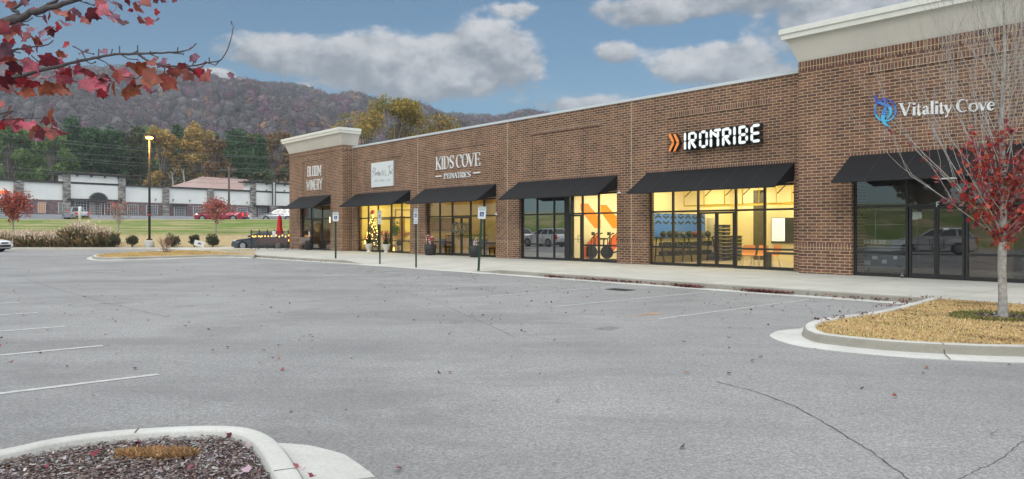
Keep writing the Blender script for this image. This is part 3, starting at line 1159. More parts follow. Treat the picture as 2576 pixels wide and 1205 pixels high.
def room(k):
    x0, x1, dep, wc, fc, lc, ls = ROOM[k]
    y0 = (OPEN[k][0] if k in OPEN else 0) + .24
    yb = dep
    zc = 3.62
    mw = mat('room_wall_' + k, wc, .85, var=.06, vscale=.7)
    mf = mat('room_floor_' + k, fc, .45, var=.12)
    mc = mat('room_ceiling_' + k, tuple(min(.8, c * 1.05) for c in wc), .9, var=.04)
    g = MB()
    g.box(x0, x1, yb, yb + .1, .158, zc, 0)
    g.box(x0 - .08, x0, .385, yb + .1, .158, zc, 0)
    g.box(x1, x1 + .08, .385, yb + .1, .158, zc, 0)
    g.box(x0, x1, y0, yb, .10, .158, 1)
    g.box(x0, x1, .385, yb, zc, zc + .08, 2)
    o = g.build('shop_room', [mw, mf, mc], mall)
    if ls > 0:
        le = emit_mat('troffer_' + k, lc, ls)
        n = max(1, int((x1 - x0) / 2.4))
        for i in range(n):
            for jy in (1.6, yb - 1.2) if yb > 4 else (1.7,):
                X = x0 + (x1 - x0) * (i + .5) / n
                h = MB(); h.box(X - .3, X + .3, jy - .6, jy + .6, zc - .04, zc - .004)
                h.build('ceiling_light', le, o)
    return o


rooms = {k: room(k) for k in ROOM}
# ---------------------------------------------------------------- lettering drawn as cut strokes
def arc(cx, cy, rx, ry, a0, a1, n=14):
    return [(cx + rx * math.cos(R(a0 + (a1 - a0) * i / n)), cy + ry * math.sin(R(a0 + (a1 - a0) * i / n))) for i in range(n + 1)]


def ribbon(pts, ws):
    """outline polygons (one quad per leg, mitred) of a stroke with a width per point"""
    P = [Vector((p[0], p[1])) for p in pts]
    if not isinstance(ws, (list, tuple)): ws = [ws] * len(P)
    if len(ws) != len(P):
        ws = [ws[0] + (ws[-1] - ws[0]) * i / (len(P) - 1) for i in range(len(P))] if len(ws) == 2 else list(np.interp(np.linspace(0, 1, len(P)), np.linspace(0, 1, len(ws)), ws))
    L, Rr = [], []
    for i, p in enumerate(P):
        a = P[max(i - 1, 0)]; c = P[min(i + 1, len(P) - 1)]
        d1 = (p - a) if i else (c - p); d2 = (c - p) if i < len(P) - 1 else (p - a)
        if d1.length < 1e-9: d1 = d2
        if d2.length < 1e-9: d2 = d1
        d1.normalize(); d2.normalize()
        t = d1 + d2
        t = t.normalized() if t.length > 1e-6 else d1
        n = Vector((-t.y, t.x))
        den = max(.45, abs(n.dot(Vector((-d1.y, d1.x)))))
        w = ws[i] / 2 / den
        L.append(p + n * w); Rr.append(p - n * w)
    return [(L[i], L[i + 1], Rr[i + 1], Rr[i]) for i in range(len(P) - 1)]


lay = [0]


def stroke3(g, pts, ws, yf, yb, mi=0, mis=None):
    lay[0] = (lay[0] + 1) % 9
    e = lay[0] * .0005
    R_ = ribbon(pts, ws)
    n = len(R_)
    for i, q in enumerate(R_):
        vs = [(p.x, yf - e, p.y) for p in q] + [(p.x, yb, p.y) for p in q]
        fs = [(0, 3, 2, 1), (0, 1, 5, 4), (2, 3, 7, 6)]
        g.add(vs, [fs[0]], mi)
        g.add(vs, fs[1:], mi if mis is None else mis)
        caps = []
        if i == 0: caps.append((3, 0, 4, 7))
        if i == n - 1: caps.append((1, 2, 6, 5))
        if caps: g.add(vs, caps, mi if mis is None else mis)


T_, t_ = 1.0, 0.36      # thick and thin, times the sign's stroke width


def sf(x, y, w=.34, k=.28):       # a serif
    return ([(x - w / 2, y), (x + w / 2, y)], k)


SERIF = {
 'K': [([(.22, 0), (.22, 1)], T_), sf(.22, .02, .44), sf(.22, .98, .44), ([(.9, .97), (.3, .42)], t_), ([(.42, .52), (.88, .02)], T_), sf(.85, .02, .4), sf(.85, .98, .36)],
 'I': [([(.5, 0), (.5, 1)], T_), sf(.5, .02, .9), sf(.5, .98, .9)],
 'D': [([(.2, 0), (.2, 1)], T_), ([(.05, .98)] + [(.3, .98)] + arc(.42, .5, .46, .48, 90, -90) + [(.05, .02)], [t_, t_, t_, T_ * 1.1, t_, t_, t_])],
 'S': [(arc(.5, .75, .34, .235, 25, 180, 8) + [(.22, .6), (.5, .5), (.76, .38)] + arc(.5, .25, .34, .235, 0, -155, 8), [t_, t_, .7, T_ * 1.1, T_ * 1.1, .7, t_, t_]), ([(.84, .98), (.84, .74)], t_), ([(.14, .02), (.14, .28)], t_)],
 'C': [(arc(.55, .5, .45, .485, 48, 312, 22), [t_, t_, .8, T_ * 1.15, .8, t_, t_]), ([(.9, .98), (.9, .7)], t_)],
 'O': [(arc(.5, .5, .42, .485, 90, 450, 26), [t_, T_ * 1.1, t_, T_ * 1.1, t_])],
 'V': [([(.14, .98), (.5, .02)], T_), ([(.5, .02), (.86, .98)], t_), sf(.14, .98, .4), sf(.86, .98, .36)],
 'E': [([(.22, 0), (.22, 1)], T_), ([(.05, .98), (.88, .98)], t_), ([(.05, .02), (.92, .02)], t_), ([(.22, .5), (.7, .5)], t_), ([(.88, .99), (.88, .78)], t_), ([(.92, 0), (.92, .24)], t_), ([(.7, .6), (.7, .4)], t_)],
 'P': [([(.24, 0), (.24, 1)], T_), sf(.24, .02, .5), ([(.05, .98), (.4, .98)] + arc(.45, .74, .4, .24, 90, -90, 10) + [(.24, .5)], [t_, t_, .6, T_, .6, t_, t_])],
 'A': [([(.5, .99), (.12, .02)], t_), ([(.48, .99), (.86, .02)], T_), ([(.25, .34), (.72, .34)], t_), sf(.12, .02, .34), sf(.86, .02, .36)],
 'T': [([(.5, 0), (.5, 1)], T_), sf(.5, .02, .5), ([(.04, .98), (.96, .98)], t_), ([(.05, .99), (.05, .76)], t_), ([(.95, .99), (.95, .76)], t_)],
 'R': [([(.22, 0), (.22, 1)], T_), sf(.22, .02, .44), ([(.05, .98), (.4, .98)] + arc(.42, .74, .38, .24, 90, -90, 10) + [(.22, .5)], [t_, t_, .6, T_, .6, t_, t_]), ([(.45, .5), (.88, .02)], T_), sf(.88, .02, .28)],
 'i': [([(.5, 0), (.5, .64)], T_), sf(.5, .02, .9), ([(.2, .62), (.5, .62)], t_), ([(.5, .82), (.5, .96)], T_ * 1.1)],
 't': [([(.42, .88), (.42, .12), (.6, .02), (.95, .08)], [t_, T_, T_, t_]), ([(.05, .62), (.9, .62)], t_)],
 'a': [([(.14, .5), (.3, .64), (.55, .62), (.66, .5), (.66, .1), (.95, .03)], [T_, t_, .6, T_, T_, t_]), ([(.66, .38), (.25, .28), (.15, .14), (.35, .02), (.66, .14)], [t_, .8, T_, .6, t_])],
 'l': [([(.5, 0), (.5, 1)], T_), sf(.5, .02, .95), ([(.15, .98), (.5, .98)], t_)],
 'y': [([(.1, .62), (.5, .04)], T_), ([(.92, .62), (.5, .04), (.3, -.26), (.08, -.28)], [t_, t_, .5, .8]), sf(.12, .63, .34), sf(.9, .63, .28)],
 'o': [(arc(.5, .32, .42, .315, 90, 450, 22), [t_, T_ * 1.05, t_, T_ * 1.05, t_])],
 'v': [([(.12, .62), (.5, .02)], T_), ([(.5, .02), (.88, .62)], t_), sf(.12, .63, .36), sf(.88, .63, .3)],
 'e': [(([(.14, .36), (.88, .36)]) + arc(.5, .36, .38, .27, 0, 180, 8) + arc(.5, .32, .38, .31, 180, 320, 8), [t_, t_, t_, .6, T_ * 1.1, T_, t_, t_])],
}
BLOCK = {
 'B': [([(.12, 0), (.12, 1)], 1), ([(.12, .95), (.7, .95), (.86, .86), (.86, .62), (.7, .52), (.12, .52)], 1), ([(.7, .52), (.88, .42), (.88, .14), (.7, .05), (.12, .05)], 1)],
 'L': [([(.16, 1), (.16, .06), (.9, .06)], 1)],
 'O': [([(.5, .95), (.2, .95), (.14, .86), (.14, .14), (.2, .05), (.8, .05), (.86, .14), (.86, .86), (.8, .95), (.5, .95)], 1)],
 'M': [([(.1, 0), (.1, 1)], 1), ([(.9, 0), (.9, 1)], 1), ([(.14, .96), (.5, .3), (.86, .96)], .9)],
 'W': [([(.06, 1), (.24, .04), (.5, .8), (.76, .04), (.94, 1)], .85)],
 'I': [([(.5, 0), (.5, 1)], 1)],
 'N': [([(.12, 0), (.12, 1)], 1), ([(.88, 0), (.88, 1)], 1), ([(.14, .94), (.86, .06)], .9)],
 'E': [([(.16, 0), (.16, 1)], 1), ([(.16, .95), (.9, .95)], 1), ([(.16, .5), (.8, .5)], 1), ([(.16, .05), (.9, .05)], 1)],
 'R': [([(.14, 0), (.14, 1)], 1), ([(.14, .95), (.7, .95), (.86, .86), (.86, .58), (.7, .48), (.14, .48)], 1), ([(.55, .48), (.88, 0)], 1)],
 'Y': [([(.06, 1), (.5, .5), (.94, 1)], .95), ([(.5, .55), (.5, 0)], 1)],
 'A': [([(.1, 0), (.42, .97), (.58, .97), (.9, 0)], .9), ([(.22, .3), (.78, .3)], .9)],
 'C': [([(.88, .75), (.8, .93), (.2, .93), (.13, .84), (.13, .16), (.2, .07), (.8, .07), (.88, .25)], 1)],
 'F': [([(.16, 0), (.16, 1)], 1), ([(.16, .95), (.9, .95)], 1), ([(.16, .5), (.75, .5)], 1)],
 'D': [([(.16, .06), (.6, .06), (.86, .2), (.86, .8), (.6, .94), (.16, .94), (.16, .06)], 1)],
 'P': [([(.14, 0), (.14, 1)], 1), ([(.14, .95), (.7, .95), (.86, .86), (.86, .58), (.7, .48), (.14, .48)], 1)],
 'S': [([(.86, .8), (.78, .94), (.24, .94), (.14, .84), (.14, .62), (.24, .53), (.76, .47), (.86, .38), (.86, .16), (.76, .06), (.22, .06), (.14, .2)], 1)],
 'K': [([(.14, 0), (.14, 1)], 1), ([(.86, 1), (.2, .45)], 1), ([(.4, .6), (.88, 0)], 1)],
 'G': [([(.88, .78), (.78, .94), (.22, .94), (.13, .84), (.13, .16), (.22, .06), (.78, .06), (.87, .18), (.87, .46), (.55, .46)], 1)],
 '-': [([(.15, .45), (.85, .45)], 1)],
 '1': [([(.25, .8), (.5, .96), (.5, 0)], 1)],
 '9': [([(.86, .45), (.2, .45), (.13, .55), (.13, .85), (.24, .95), (.76, .95), (.87, .85), (.87, .15), (.76, .05), (.2, .05)], 1)],
 '3': [([(.14, .94), (.78, .94), (.86, .84), (.86, .6), (.75, .51), (.3, .51)], 1), ([(.75, .51), (.87, .42), (.87, .16), (.77, .05), (.14, .05)], 1)],
 '0': [([(.5, .95), (.2, .95), (.14, .86), (.14, .14), (.2, .05), (.8, .05), (.86, .14), (.86, .86), (.8, .95), (.5, .95)], 1)],
 'V': [([(.08, 1), (.5, .02), (.92, 1)], 1)], 'H': [([(.14, 0), (.14, 1)], 1), ([(.86, 0), (.86, 1)], 1), ([(.14, .5), (.86, .5)], 1)],
}


def cropmap(ox, oy, sc):
    """measured picture crop (origin, scale) -> reference units"""
    return lambda x, y: (ox + x * sc, oy + y * sc)


def letters(sign, text, font, boxes, top, base, cm, yp, sw, yf, yb, mt, mis=None):
    """boxes: (x0, x1) per letter; top/base: functions of x; all measured on the wall plane yp"""
    for ch, (x0, x1) in zip(text, boxes):
        g = MB()
        for pts, w in font[ch]:
            q = []
            for (a, c) in pts:
                x = x0 + (x1 - x0) * a
                yy = base(x) + (top(x) - base(x)) * c
                q.append(fp(*cm(x, yy), yp))
            ws = [k * sw for k in w] if isinstance(w, (list, tuple)) else w * sw
            stroke3(g, q, ws, yf, yb, 0, mis)
        g.build('letter', mt, sign, fix=False)


def lin(x0, y0, x1, y1):
    return lambda x: y0 + (y1 - y0) * (x - x0) / (x1 - x0)


M['letter'] = mat('white_letter', (0.80, 0.82, 0.82), 0.5, var=.02)
M['lit'] = mat('glow_letter_face', (0.80, 0.83, 0.82), 0.4, var=.02, emit=(.9, 1, .98), es=.35)  # white by daylight; a faint glow is added to the face
M['can'] = mat('letter_can', (0.02, 0.02, 0.022), .35, var=0)
M['orange_face'] = mat('orange_letter_face', (0.80, 0.26, 0.05), 0.4, var=.03, emit=(1, .3, .05), es=.2)


def signroot(label, name='shop_sign', cat='sign'):
    return empty(name, wl(0, 0, 0), BROT, label, cat)


# BLOOM WINERY
s = signroot('white block lettering BLOOM WINERY on the far corner tower')
cm = cropmap(702.5, 296.6, .3108)
letters(s, 'BLOOM', BLOCK, [(232, 251), (254, 267), (271, 289), (292, 311), (315, 341)], lin(232, 395, 342, 380), lin(232, 477, 342, 467), cm, TW + .035, .056, TW - .01, TW + .03, M['letter'])
letters(s, 'WINERY', BLOCK, [(224, 250), (253, 262), (264, 282), (287, 304), (307, 326), (329, 351)], lin(225, 506, 350, 489), lin(225, 586, 350, 579), cm, TW + .035, .050, TW - .01, TW + .03, M['letter'])
# KIDS COVE
s = signroot('white serif lettering KIDS COVE PEDIATRICS between two short dashes')
cm = cropmap(1014.8, 343.5, .2851)
letters(s, 'KIDSCOVE', SERIF, [(288, 341), (343, 358), (360, 410), (412, 453), (470, 521), (523, 578), (572, 636), (635, 684)], lin(290, 182, 680, 140), lin(290, 296, 680, 256), cm, .035, .070, -.03, .03, M['letter'])
letters(s, 'PEDIATRICS', SERIF, [(364, 389), (391, 412), (415, 438), (440, 450), (451, 481), (483, 505), (508, 535), (537, 546), (549, 572), (575, 598)], lin(365, 328, 600, 307), lin(365, 374, 600, 357), cm, .035, .032, -.03, .03, M['letter'])
for (a, c) in (((290, 353), (342, 349)), ((625, 322.5), (683, 318))):
    g = MB(); stroke3(g, [fp(*cm(*a), .035), fp(*cm(*c), .035)], .06, -.03, .03); g.build('dash', M['letter'], s, fix=False)
# VITALITY COVE
s = signroot('white serif lettering Vitality Cove beside a blue ring emblem')
cm = cropmap(2170, 203, .1576)
tp_, bs_ = lin(600, 362, 2120, 268), lin(700, 562, 2100, 468)
letters(s, 'VitalityCove', SERIF, [(588, 800), (800, 862), (868, 945), (962, 1078), (1085, 1150), (1158, 1222), (1226, 1310), (1318, 1440), (1505, 1690), (1705, 1850), (1850, 1998), (2000, 2122)],
        tp_, bs_, cm, TW + .035, .068, TW - .012, TW + .03, M['letter'])
em = {}
for nm, c in (('deep', (.045, .085, .42)), ('mid', (.05, .22, .62)), ('sky', (.06, .48, .80))):
    em[nm] = mat('emblem_' + nm, c, .5, var=.05)
g = MB()
mm = [em['deep'], em['mid'], em['sky']]
def est(pts, w, mi): stroke3(g, [fp(*cm(*p), TW + .035) for p in pts], w, TW - .012, TW + .03, mi)
ring = [(370 + 168 * math.cos(R(a)), 475 + 172 * math.sin(R(a))) for a in range(0, 361, 12)]
for i in range(len(ring) - 1):
    mi = 0 if ring[i][1] < 390 else (1 if ring[i][1] < 560 else 2)
    est(ring[i:i + 2], .045, mi)
est([(230, 205), (212, 260), (225, 310), (260, 345)], [.01, .05, .07, .085], 0)
est([(260, 345), (330, 370), (400, 392), (440, 425)], [.085, .09, .09, .09], 1)
est([(440, 425), (462, 480), (450, 540), (410, 600), (375, 650)], [.09, .08, .06, .03, .01], 2)
est([(315, 265), (350, 290), (375, 330), (385, 380)], [.01, .06, .06, .04], 0)
est([(270, 340), (330, 310), (380, 318)], [.02, .05, .03], 0)
est([(378, 420), (355, 480), (335, 550)], [.07, .11, .11], 1)
est([(335, 550), (335, 620), (355, 680), (430, 737)], [.11, .10, .09, .01], 2)
for yy, x0 in ((490, 380), (520, 370), (550, 362), (580, 358)):
    est([(x0, yy + 8), (440, yy - 4)], .018, 2)
g.build('emblem', mm, s, fix=False)
# IRON TRIBE: segmented channel letters standing off the brick
s = signroot('deep black channel letters IRONTRIBE with white faces and orange chevrons')
cm = cropmap(1678.3, 265.4, .1166)
SEG = {
 'I': [[(.5, 1), (.5, .52)], [(.5, .48), (.5, 0)]],
 'R': [[(.14, .97), (.14, .52)], [(.14, .48), (.14, 0)], [(.22, .93), (.8, .93)], [(.86, .9), (.86, .56)], [(.22, .5), (.8, .5)], [(.36, .44), (.86, .04)]],
 'O': [[(.14, .9), (.14, .53)], [(.14, .47), (.14, .1)], [(.86, .9), (.86, .53)], [(.86, .47), (.86, .1)], [(.25, .93), (.75, .93)], [(.25, .07), (.75, .07)]],
 'N': [[(.14, 1), (.14, .52)], [(.14, .48), (.14, 0)], [(.24, .84), (.94, .5)]],
 'T': [[(.05, .93), (.95, .93)], [(.55, .84), (.55, .52)], [(.55, .46), (.55, 0)]],
 'B': [[(.14, 1), (.14, .53)], [(.14, .47), (.14, 0)], [(.86, .86), (.86, .58)], [(.86, .42), (.86, .14)], [(.10, .93), (.76, .93)], [(.24, .5), (.76, .5)], [(.10, .07), (.76, .07)]],
 'E': [[(.14, .9), (.14, .53)], [(.14, .47), (.14, .1)], [(.22, .93), (.94, .93)], [(.22, .5), (.9, .5)], [(.22, .07), (.94, .07)]],
}
tp_, bs_ = lin(365, 592, 2000, 392), lin(365, 955, 2000, 782)
YF = -.24
for ch, (x0, x1) in zip('IRONTRIBE', [(345, 425), (452, 640), (686, 880), (918, 1120), (1005, 1170), (1182, 1385), (1415, 1490), (1538, 1744), (1796, 2010)]):
    g = MB(); g2 = MB()
    for sg in SEG[ch]:
        q = []
        for (a, c) in sg:
            x = x0 + (x1 - x0) * a
            q.append(Vector(fp(*cm(x, bs_(x) + (tp_(x) - bs_(x)) * c), YF)))
        d = (q[1] - q[0]).normalized(); w = .105
        pts = [q[0], q[0] + d * .05, q[1] - d * .05, q[1]]
        stroke3(g, pts, [.05, w, w, .05], YF, -.06, 0, 1)
        stroke3(g2, [q[0] - d * .03, q[1] + d * .03], w + .045, YF + .012, -.05, 0)
    g.build('letter', [M['lit'], M['can']], s, fix=False)
    g2.build('letter_can', M['can'], s, fix=False)
for x in (25, 130):
    for dn in (0, 1):
        A = [(x, 625), (x + 50, 608), (x + 122, 755), (x + 122, 790), (x + 72, 790)] if not dn else [(x + 75, 802), (x + 125, 798), (x + 122, 835), (x + 45, 985), (x, 990)]
        P = [fp(*cm(*p), YF) for p in A]
        g = MB(); g.xprism(P, YF, -.06, 0, 1); g.build('chevron', [M['orange_face'], M['can']], s)
# plaque with handwriting
s = signroot('white square plaque with thin black handwriting Pimentos, Inc')
cm = cropmap(921.1, 390.3, .0907)
X0, zt = fp(*cm(145, 228), -.03); X1, _ = fp(*cm(748, 160), -.03); zb = fz(X0, cm(0, 898)[1], -.03)
g = MB(); g.box(X0, X1, -.04, .03, zb, zt); g.build('board', mat('plaque_white', (.66, .70, .72), .45, var=.02), s)
g = MB()
ink = mat('ink_black', (.03, .03, .035), .6, var=0); grey_ink = mat('ink_grey', (.33, .33, .34), .6, var=0)
HW = [[(178, 480), (165, 470), (215, 350), (255, 375), (258, 430), (215, 480), (195, 500)], [(222, 385), (190, 560), (182, 610)],
      [(262, 470), (245, 520), (238, 568), (262, 540), (275, 490), (280, 540), (292, 480), (302, 550), (318, 470), (335, 560)],
      [(330, 530), (352, 500), (350, 440), (335, 500), (338, 575), (362, 545)], [(366, 470), (368, 560), (390, 470), (398, 555), (412, 520)],
      [(462, 380), (440, 470), (428, 560), (450, 550)], [(420, 465), (480, 450)], [(475, 480), (458, 520), (475, 555), (492, 510), (478, 480)],
      [(540, 405), (512, 450), (530, 500), (542, 545), (508, 575)], [(560, 550), (556, 580)],
      [(598, 335), (645, 298), (690, 296)], [(652, 300), (640, 430), (628, 555), (600, 575)],
      [(660, 430), (655, 520), (678, 440), (684, 520)], [(738, 380), (712, 430), (700, 500), (715, 525), (740, 510)]]
for h in HW:
    stroke3(g, [fp(*cm(*p), -.043) for p in h], .022, -.0425, -.0405, 0)
X = 205
for wd, x0, x1 in (('HOME', 210, 335), ('DECOR', 362, 495), ('E', 518, 545), ('CIFTS', 572, 682)):
    n = len(wd); st = (x1 - x0) / n
    for i, ch in enumerate(wd):
        f = BLOCK.get(ch)
        if f is None: f = BLOCK['O']
        base = lin(205, 748, 690, 722); top = lin(205, 682, 690, 650)
        for pts, w in f:
            stroke3(g, [fp(*cm(x0 + st * (i + .1 + .72 * a), base(x0 + st * i) + (top(x0 + st * i) - base(x0 + st * i)) * c), -.043) for a, c in pts], .012, -.0425, -.0405, 1)
g.build('handwriting', [ink, grey_ink], s, fix=False)
# suite letters on the transoms
for ch, k, u, v, lab in (('A', 'bloom', 795.6, 543.5, 'small white suite letter A above the far corner shop door'),
                         ('C', 'kids', 1158.5, 535, 'small white suite letter C over the wreathed double doors'),
                         ('D', 'orange', 1446, 529, 'small white suite letter above the single door beside the orange chevrons'),
                         ('F', 'dark', 2357, 570, 'small white suite letter F on the dark unlit double doors')):
    yp = OPEN[k][0] + .165
    if ch == 'F': u, v = 2362.5, 514
    X, z = fp(u, v, yp)
    s = empty('suite_letter', wl(X, yp, z), BROT, lab, 'sign')
    if ch == 'F':
        g = MB(); g.box(-.05, .06, -.075, -.072, -.08, .08); g.build('plate', M['dark'], s)
    g = MB()
    for pts, w in BLOCK[ch]:
        stroke3(g, [((a - .5) * .11, (c - .5) * .15) for a, c in pts], .022, -.012 if ch != 'F' else -.08, -.009 if ch != 'F' else -.076)
    g.build('letter', M['letter'], s, fix=False)

# ---------------------------------------------------------------- accessible parking signs
M['green_post'] = mat('green_post', (0.018, 0.06, 0.035), .45, .3, var=.2, vscale=8)
M['sign_white'] = mat('sign_white', (.66, .69, .70), .4, var=.03)
M['sign_blue'] = mat('sign_blue', (.02, .06, .22), .4, var=0)
M['sign_green'] = mat('sign_green_print', (.06, .22, .14), .4, var=0)


def parking_sign(ub, vb, face, lean, lab, van):
    p = onz(ub, vb)
    s = empty('parking_sign', p, face, lab, 'sign', 'reserved parking signs at the kerb')
    s.rotation_euler = (0, lean, face) if lean else (0, 0, face)
    g = MB(); g.box(-.03, .03, -.0, .02, -.02, 2.05); g.box(-.045, -.03, -.012, 0.0, -.02, 2.05); g.box(.03, .045, -.012, 0.0, -.02, 2.05)
    g.build('post', M['green_post'], s)
    b0 = 1.98
    hgt = .46
    g = MB()
    pl_ = [(-.15, b0 + .03), (-.12, b0), (.12, b0), (.15, b0 + .03), (.15, b0 + hgt - .03), (.12, b0 + hgt), (-.12, b0 + hgt), (-.15, b0 + hgt - .03)]
    g.xprism(pl_, -.018, -.013)
    pt = g.build('sign_plate', M['sign_white'], s)
    g = MB()
    yf, yb = -.0202, -.0185
    def word(w, x0, x1, z0, z1, sw, mi):
        st = (x1 - x0) / len(w)
        for i, ch in enumerate(w):
            for pts, k in BLOCK[ch]:
                stroke3(g, [(x0 + st * (i + .1 + .75 * a), z0 + (z1 - z0) * c) for a, c in pts], sw, yf, yb, mi)
    word('RESERVED', -.13, .13, b0 + .385, b0 + .435, .008, 0)
    word('PARKING', -.115, .115, b0 + .315, b0 + .36, .008, 0)
    g.xprism([(-.075, b0 + .09), (.075, b0 + .09), (.075, b0 + .26), (-.075, b0 + .26)], -.0195, -.0182, 1)
    # wheelchair figure
    ic = [([(-.012, b0 + .235), (-.012, b0 + .222)], .02), ([(-.01, b0 + .215), (-.006, b0 + .165), (.03, b0 + .165), (.042, b0 + .125), (.055, b0 + .128)], .012), ([(-.008, b0 + .195), (.022, b0 + .195)], .009)]
    for pts, w in ic: stroke3(g, pts, w, -.022, -.0196, 2)
    stroke3(g, arc(.0, b0 + .145, .036, .036, 130, 340, 12), .009, -.022, -.0196, 2)
    g.build('print', [M['sign_green'], M['sign_blue'], M['sign_white']], pt, fix=False)
    if van:
        g = MB(); g.box(-.15, .15, -.018, -.013, b0 - .17, b0 - .01)
        q = g.build('van_plate', M['sign_white'], s)
        g = MB()
        for pts, k in BLOCK['V']: stroke3(g, [(-.09 + .05 * a, b0 - .12 + .06 * c) for a, c in pts], .009, yf, yb)
        for pts, k in BLOCK['A']: stroke3(g, [(-.025 + .05 * a, b0 - .12 + .06 * c) for a, c in pts], .009, yf, yb)
        for pts, k in BLOCK['N']: stroke3(g, [(.04 + .05 * a, b0 - .12 + .06 * c) for a, c in pts], .009, yf, yb)
        g.build('print', M['sign_green'], q, fix=False)
    return s


parking_sign(844.6, 657.9, R(-8), 0, 'reserved parking sign on a green post before the far corner shop', False)
parking_sign(955.8, 665.6, BROT, 0, 'reserved parking sign with a van plate before the gift shop door', True)
parking_sign(1046.7, 673.7, BROT, 0, 'reserved parking sign with a van plate left of the red and white planter', True)
parking_sign(1203.5, 683.7, R(2), R(3.4), 'leaning reserved parking sign, nearest of the four green posts', False)

# ---------------------------------------------------------------- islands with kerb and gutter
def offset_path(P, d):
    """offset an open xy path to its right by d"""
    out = []
    for i in range(len(P)):
        a, c = P[max(i - 1, 0)], P[min(i + 1, len(P) - 1)]
        t = (Vector(c[:2]) - Vector(a[:2])).normalized()
        out.append((P[i][0] + t.y * d, P[i][1] - t.x * d))
    return out


def smooth_path(P, n=6):
    P = [Vector(p[:2]) for p in P]
    out = []
    for i in range(len(P) - 1):
        p0, p1, p2, p3 = P[max(i - 1, 0)], P[i], P[i + 1], P[min(i + 2, len(P) - 1)]
        for k in range(n):
            t = k / n
            out.append(0.5 * ((2 * p1) + (-p0 + p2) * t + (2 * p0 - 5 * p1 + 4 * p2 - p3) * t * t + (-p0 + 3 * p1 - 3 * p2 + p3) * t ** 3))
    out.append(P[-1])
    return [(p.x, p.y) for p in out]


def inside(poly, pts):
    x, y = pts[:, 0], pts[:, 1]
    r = np.zeros(len(pts), bool)
    n = len(poly)
    for i in range(n):
        x0, y0 = poly[i]; x1, y1 = poly[(i + 1) % n]
        c = ((y0 > y) != (y1 > y)) & (x < (x1 - x0) * (y - y0) / (y1 - y0 + 1e-12) + x0)
        r ^= c
    return r


def kerb_loop(name, outer, gut, width=.16, jt=2.6):
    """outer: xy path of the kerb's outer top edge, island on its left; gut: gutter width per point or number"""
    n = len(outer)
    prof = [(-width, -.06), (-width, .135), (-width + .015, .15), (-.03, .15), (-.008, .143), (.012, .12), (.03, .055), (.045, .03)]
    g = MB()
    rows = [[(p[0], p[1], z) for p in offset_path(outer, o)] for o, z in prof]
    vs = [p for r in rows for p in r]
    fs = [(j * n + i, j * n + i + 1, (j + 1) * n + i + 1, (j + 1) * n + i) for j in range(len(prof) - 1) for i in range(n - 1)]
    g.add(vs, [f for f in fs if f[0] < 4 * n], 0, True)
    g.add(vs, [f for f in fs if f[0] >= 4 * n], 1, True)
    if gut is not None:
        gw = gut if isinstance(gut, (list, tuple)) else [gut] * n
        a = offset_path(outer, .045)
        b_ = []
        for i in range(n):
            q = offset_path(outer, gw[i])[i]
            b_.append(q)
        vs = [(p[0], p[1], .03) for p in a] + [(p[0] * .5 + q[0] * .5, p[1] * .5 + q[1] * .5, .014) for p, q in zip(a, b_)] + [(q[0], q[1], .009) for q in b_] + [(q[0], q[1], -.02) for q in b_]
        g.add(vs, [(j * n + i, j * n + i + 1, (j + 1) * n + i + 1, (j + 1) * n + i) for j in range(3) for i in range(n - 1)], 0)
    o = g.build(name, [M['kerb'], M['kerbface']], fix=True)
    o['kind'] = 'structure'
    # saw joints
    k = MB(); L = 0
    for i in range(1, n):
        L += (Vector(outer[i]) - Vector(outer[i - 1])).length
        if L > jt:
            L = 0
            a = offset_path(outer, -width + .01)[i]; b2 = offset_path(outer, -.01)[i]; c2 = offset_path(outer, .047)[i]
            t = (Vector(outer[i]) - Vector(outer[i - 1])).normalized() * .006
            k.quad((a[0] - t.x, a[1] - t.y, .1515), (a[0] + t.x, a[1] + t.y, .1515), (b2[0] + t.x, b2[1] + t.y, .1505), (b2[0] - t.x, b2[1] - t.y, .1505))
            k.quad((b2[0] - t.x, b2[1] - t.y, .149), (b2[0] + t.x, b2[1] + t.y, .149), (c2[0] + t.x, c2[1] + t.y, .035), (c2[0] - t.x, c2[1] - t.y, .035))
            if gut is not None:
                d2 = b_[i]
                k.quad((c2[0] - t.x, c2[1] - t.y, .0325), (c2[0] + t.x, c2[1] + t.y, .0325), (d2[0] + t.x, d2[1] + t.y, .0155), (d2[0] - t.x, d2[1] - t.y, .0155))
    if k.v:
        o = k.build('kerb_joint', mat('kerb_gap', (.09, .085, .075), .9), fix=False); o['kind'] = 'structure'
    return o


def xy(u, v, z=.15):
    p = onz(u, v, z); return (p.x, p.y)


# right island -- path runs with the island on its left (anticlockwise)
ri = smooth_path([xy(2345, 747), xy(2212, 780), xy(2110, 794), xy(2056, 803), xy(2031, 811), xy(2025, 822), xy(2040, 833), xy(2080, 842), xy(2220, 856), xy(2400, 866), xy(2576, 871), xy(3000, 876)], 7)
ri += [(ri[-1][0] + 2 * i, ri[-1][1] - .1 * i) for i in range(1, 5)]
gw = [float(np.interp(i, [0, 14, 24, 30, 36, 44, 56, 90], [.1, .12, .2, .42, .5, .42, .36, .36])) for i in range(len(ri))]
kerb_loop('island_kerb', ri, gw, .15, 2.9)
ri_in = offset_path(ri, -.155)
_x0 = loc_xy(ri_in[0])[0]
ri_poly = ri_in + [(wl(30, -6.8).x, wl(30, -6.8).y), (wl(_x0 + .1, -6.8).x, wl(_x0 + .1, -6.8).y)]
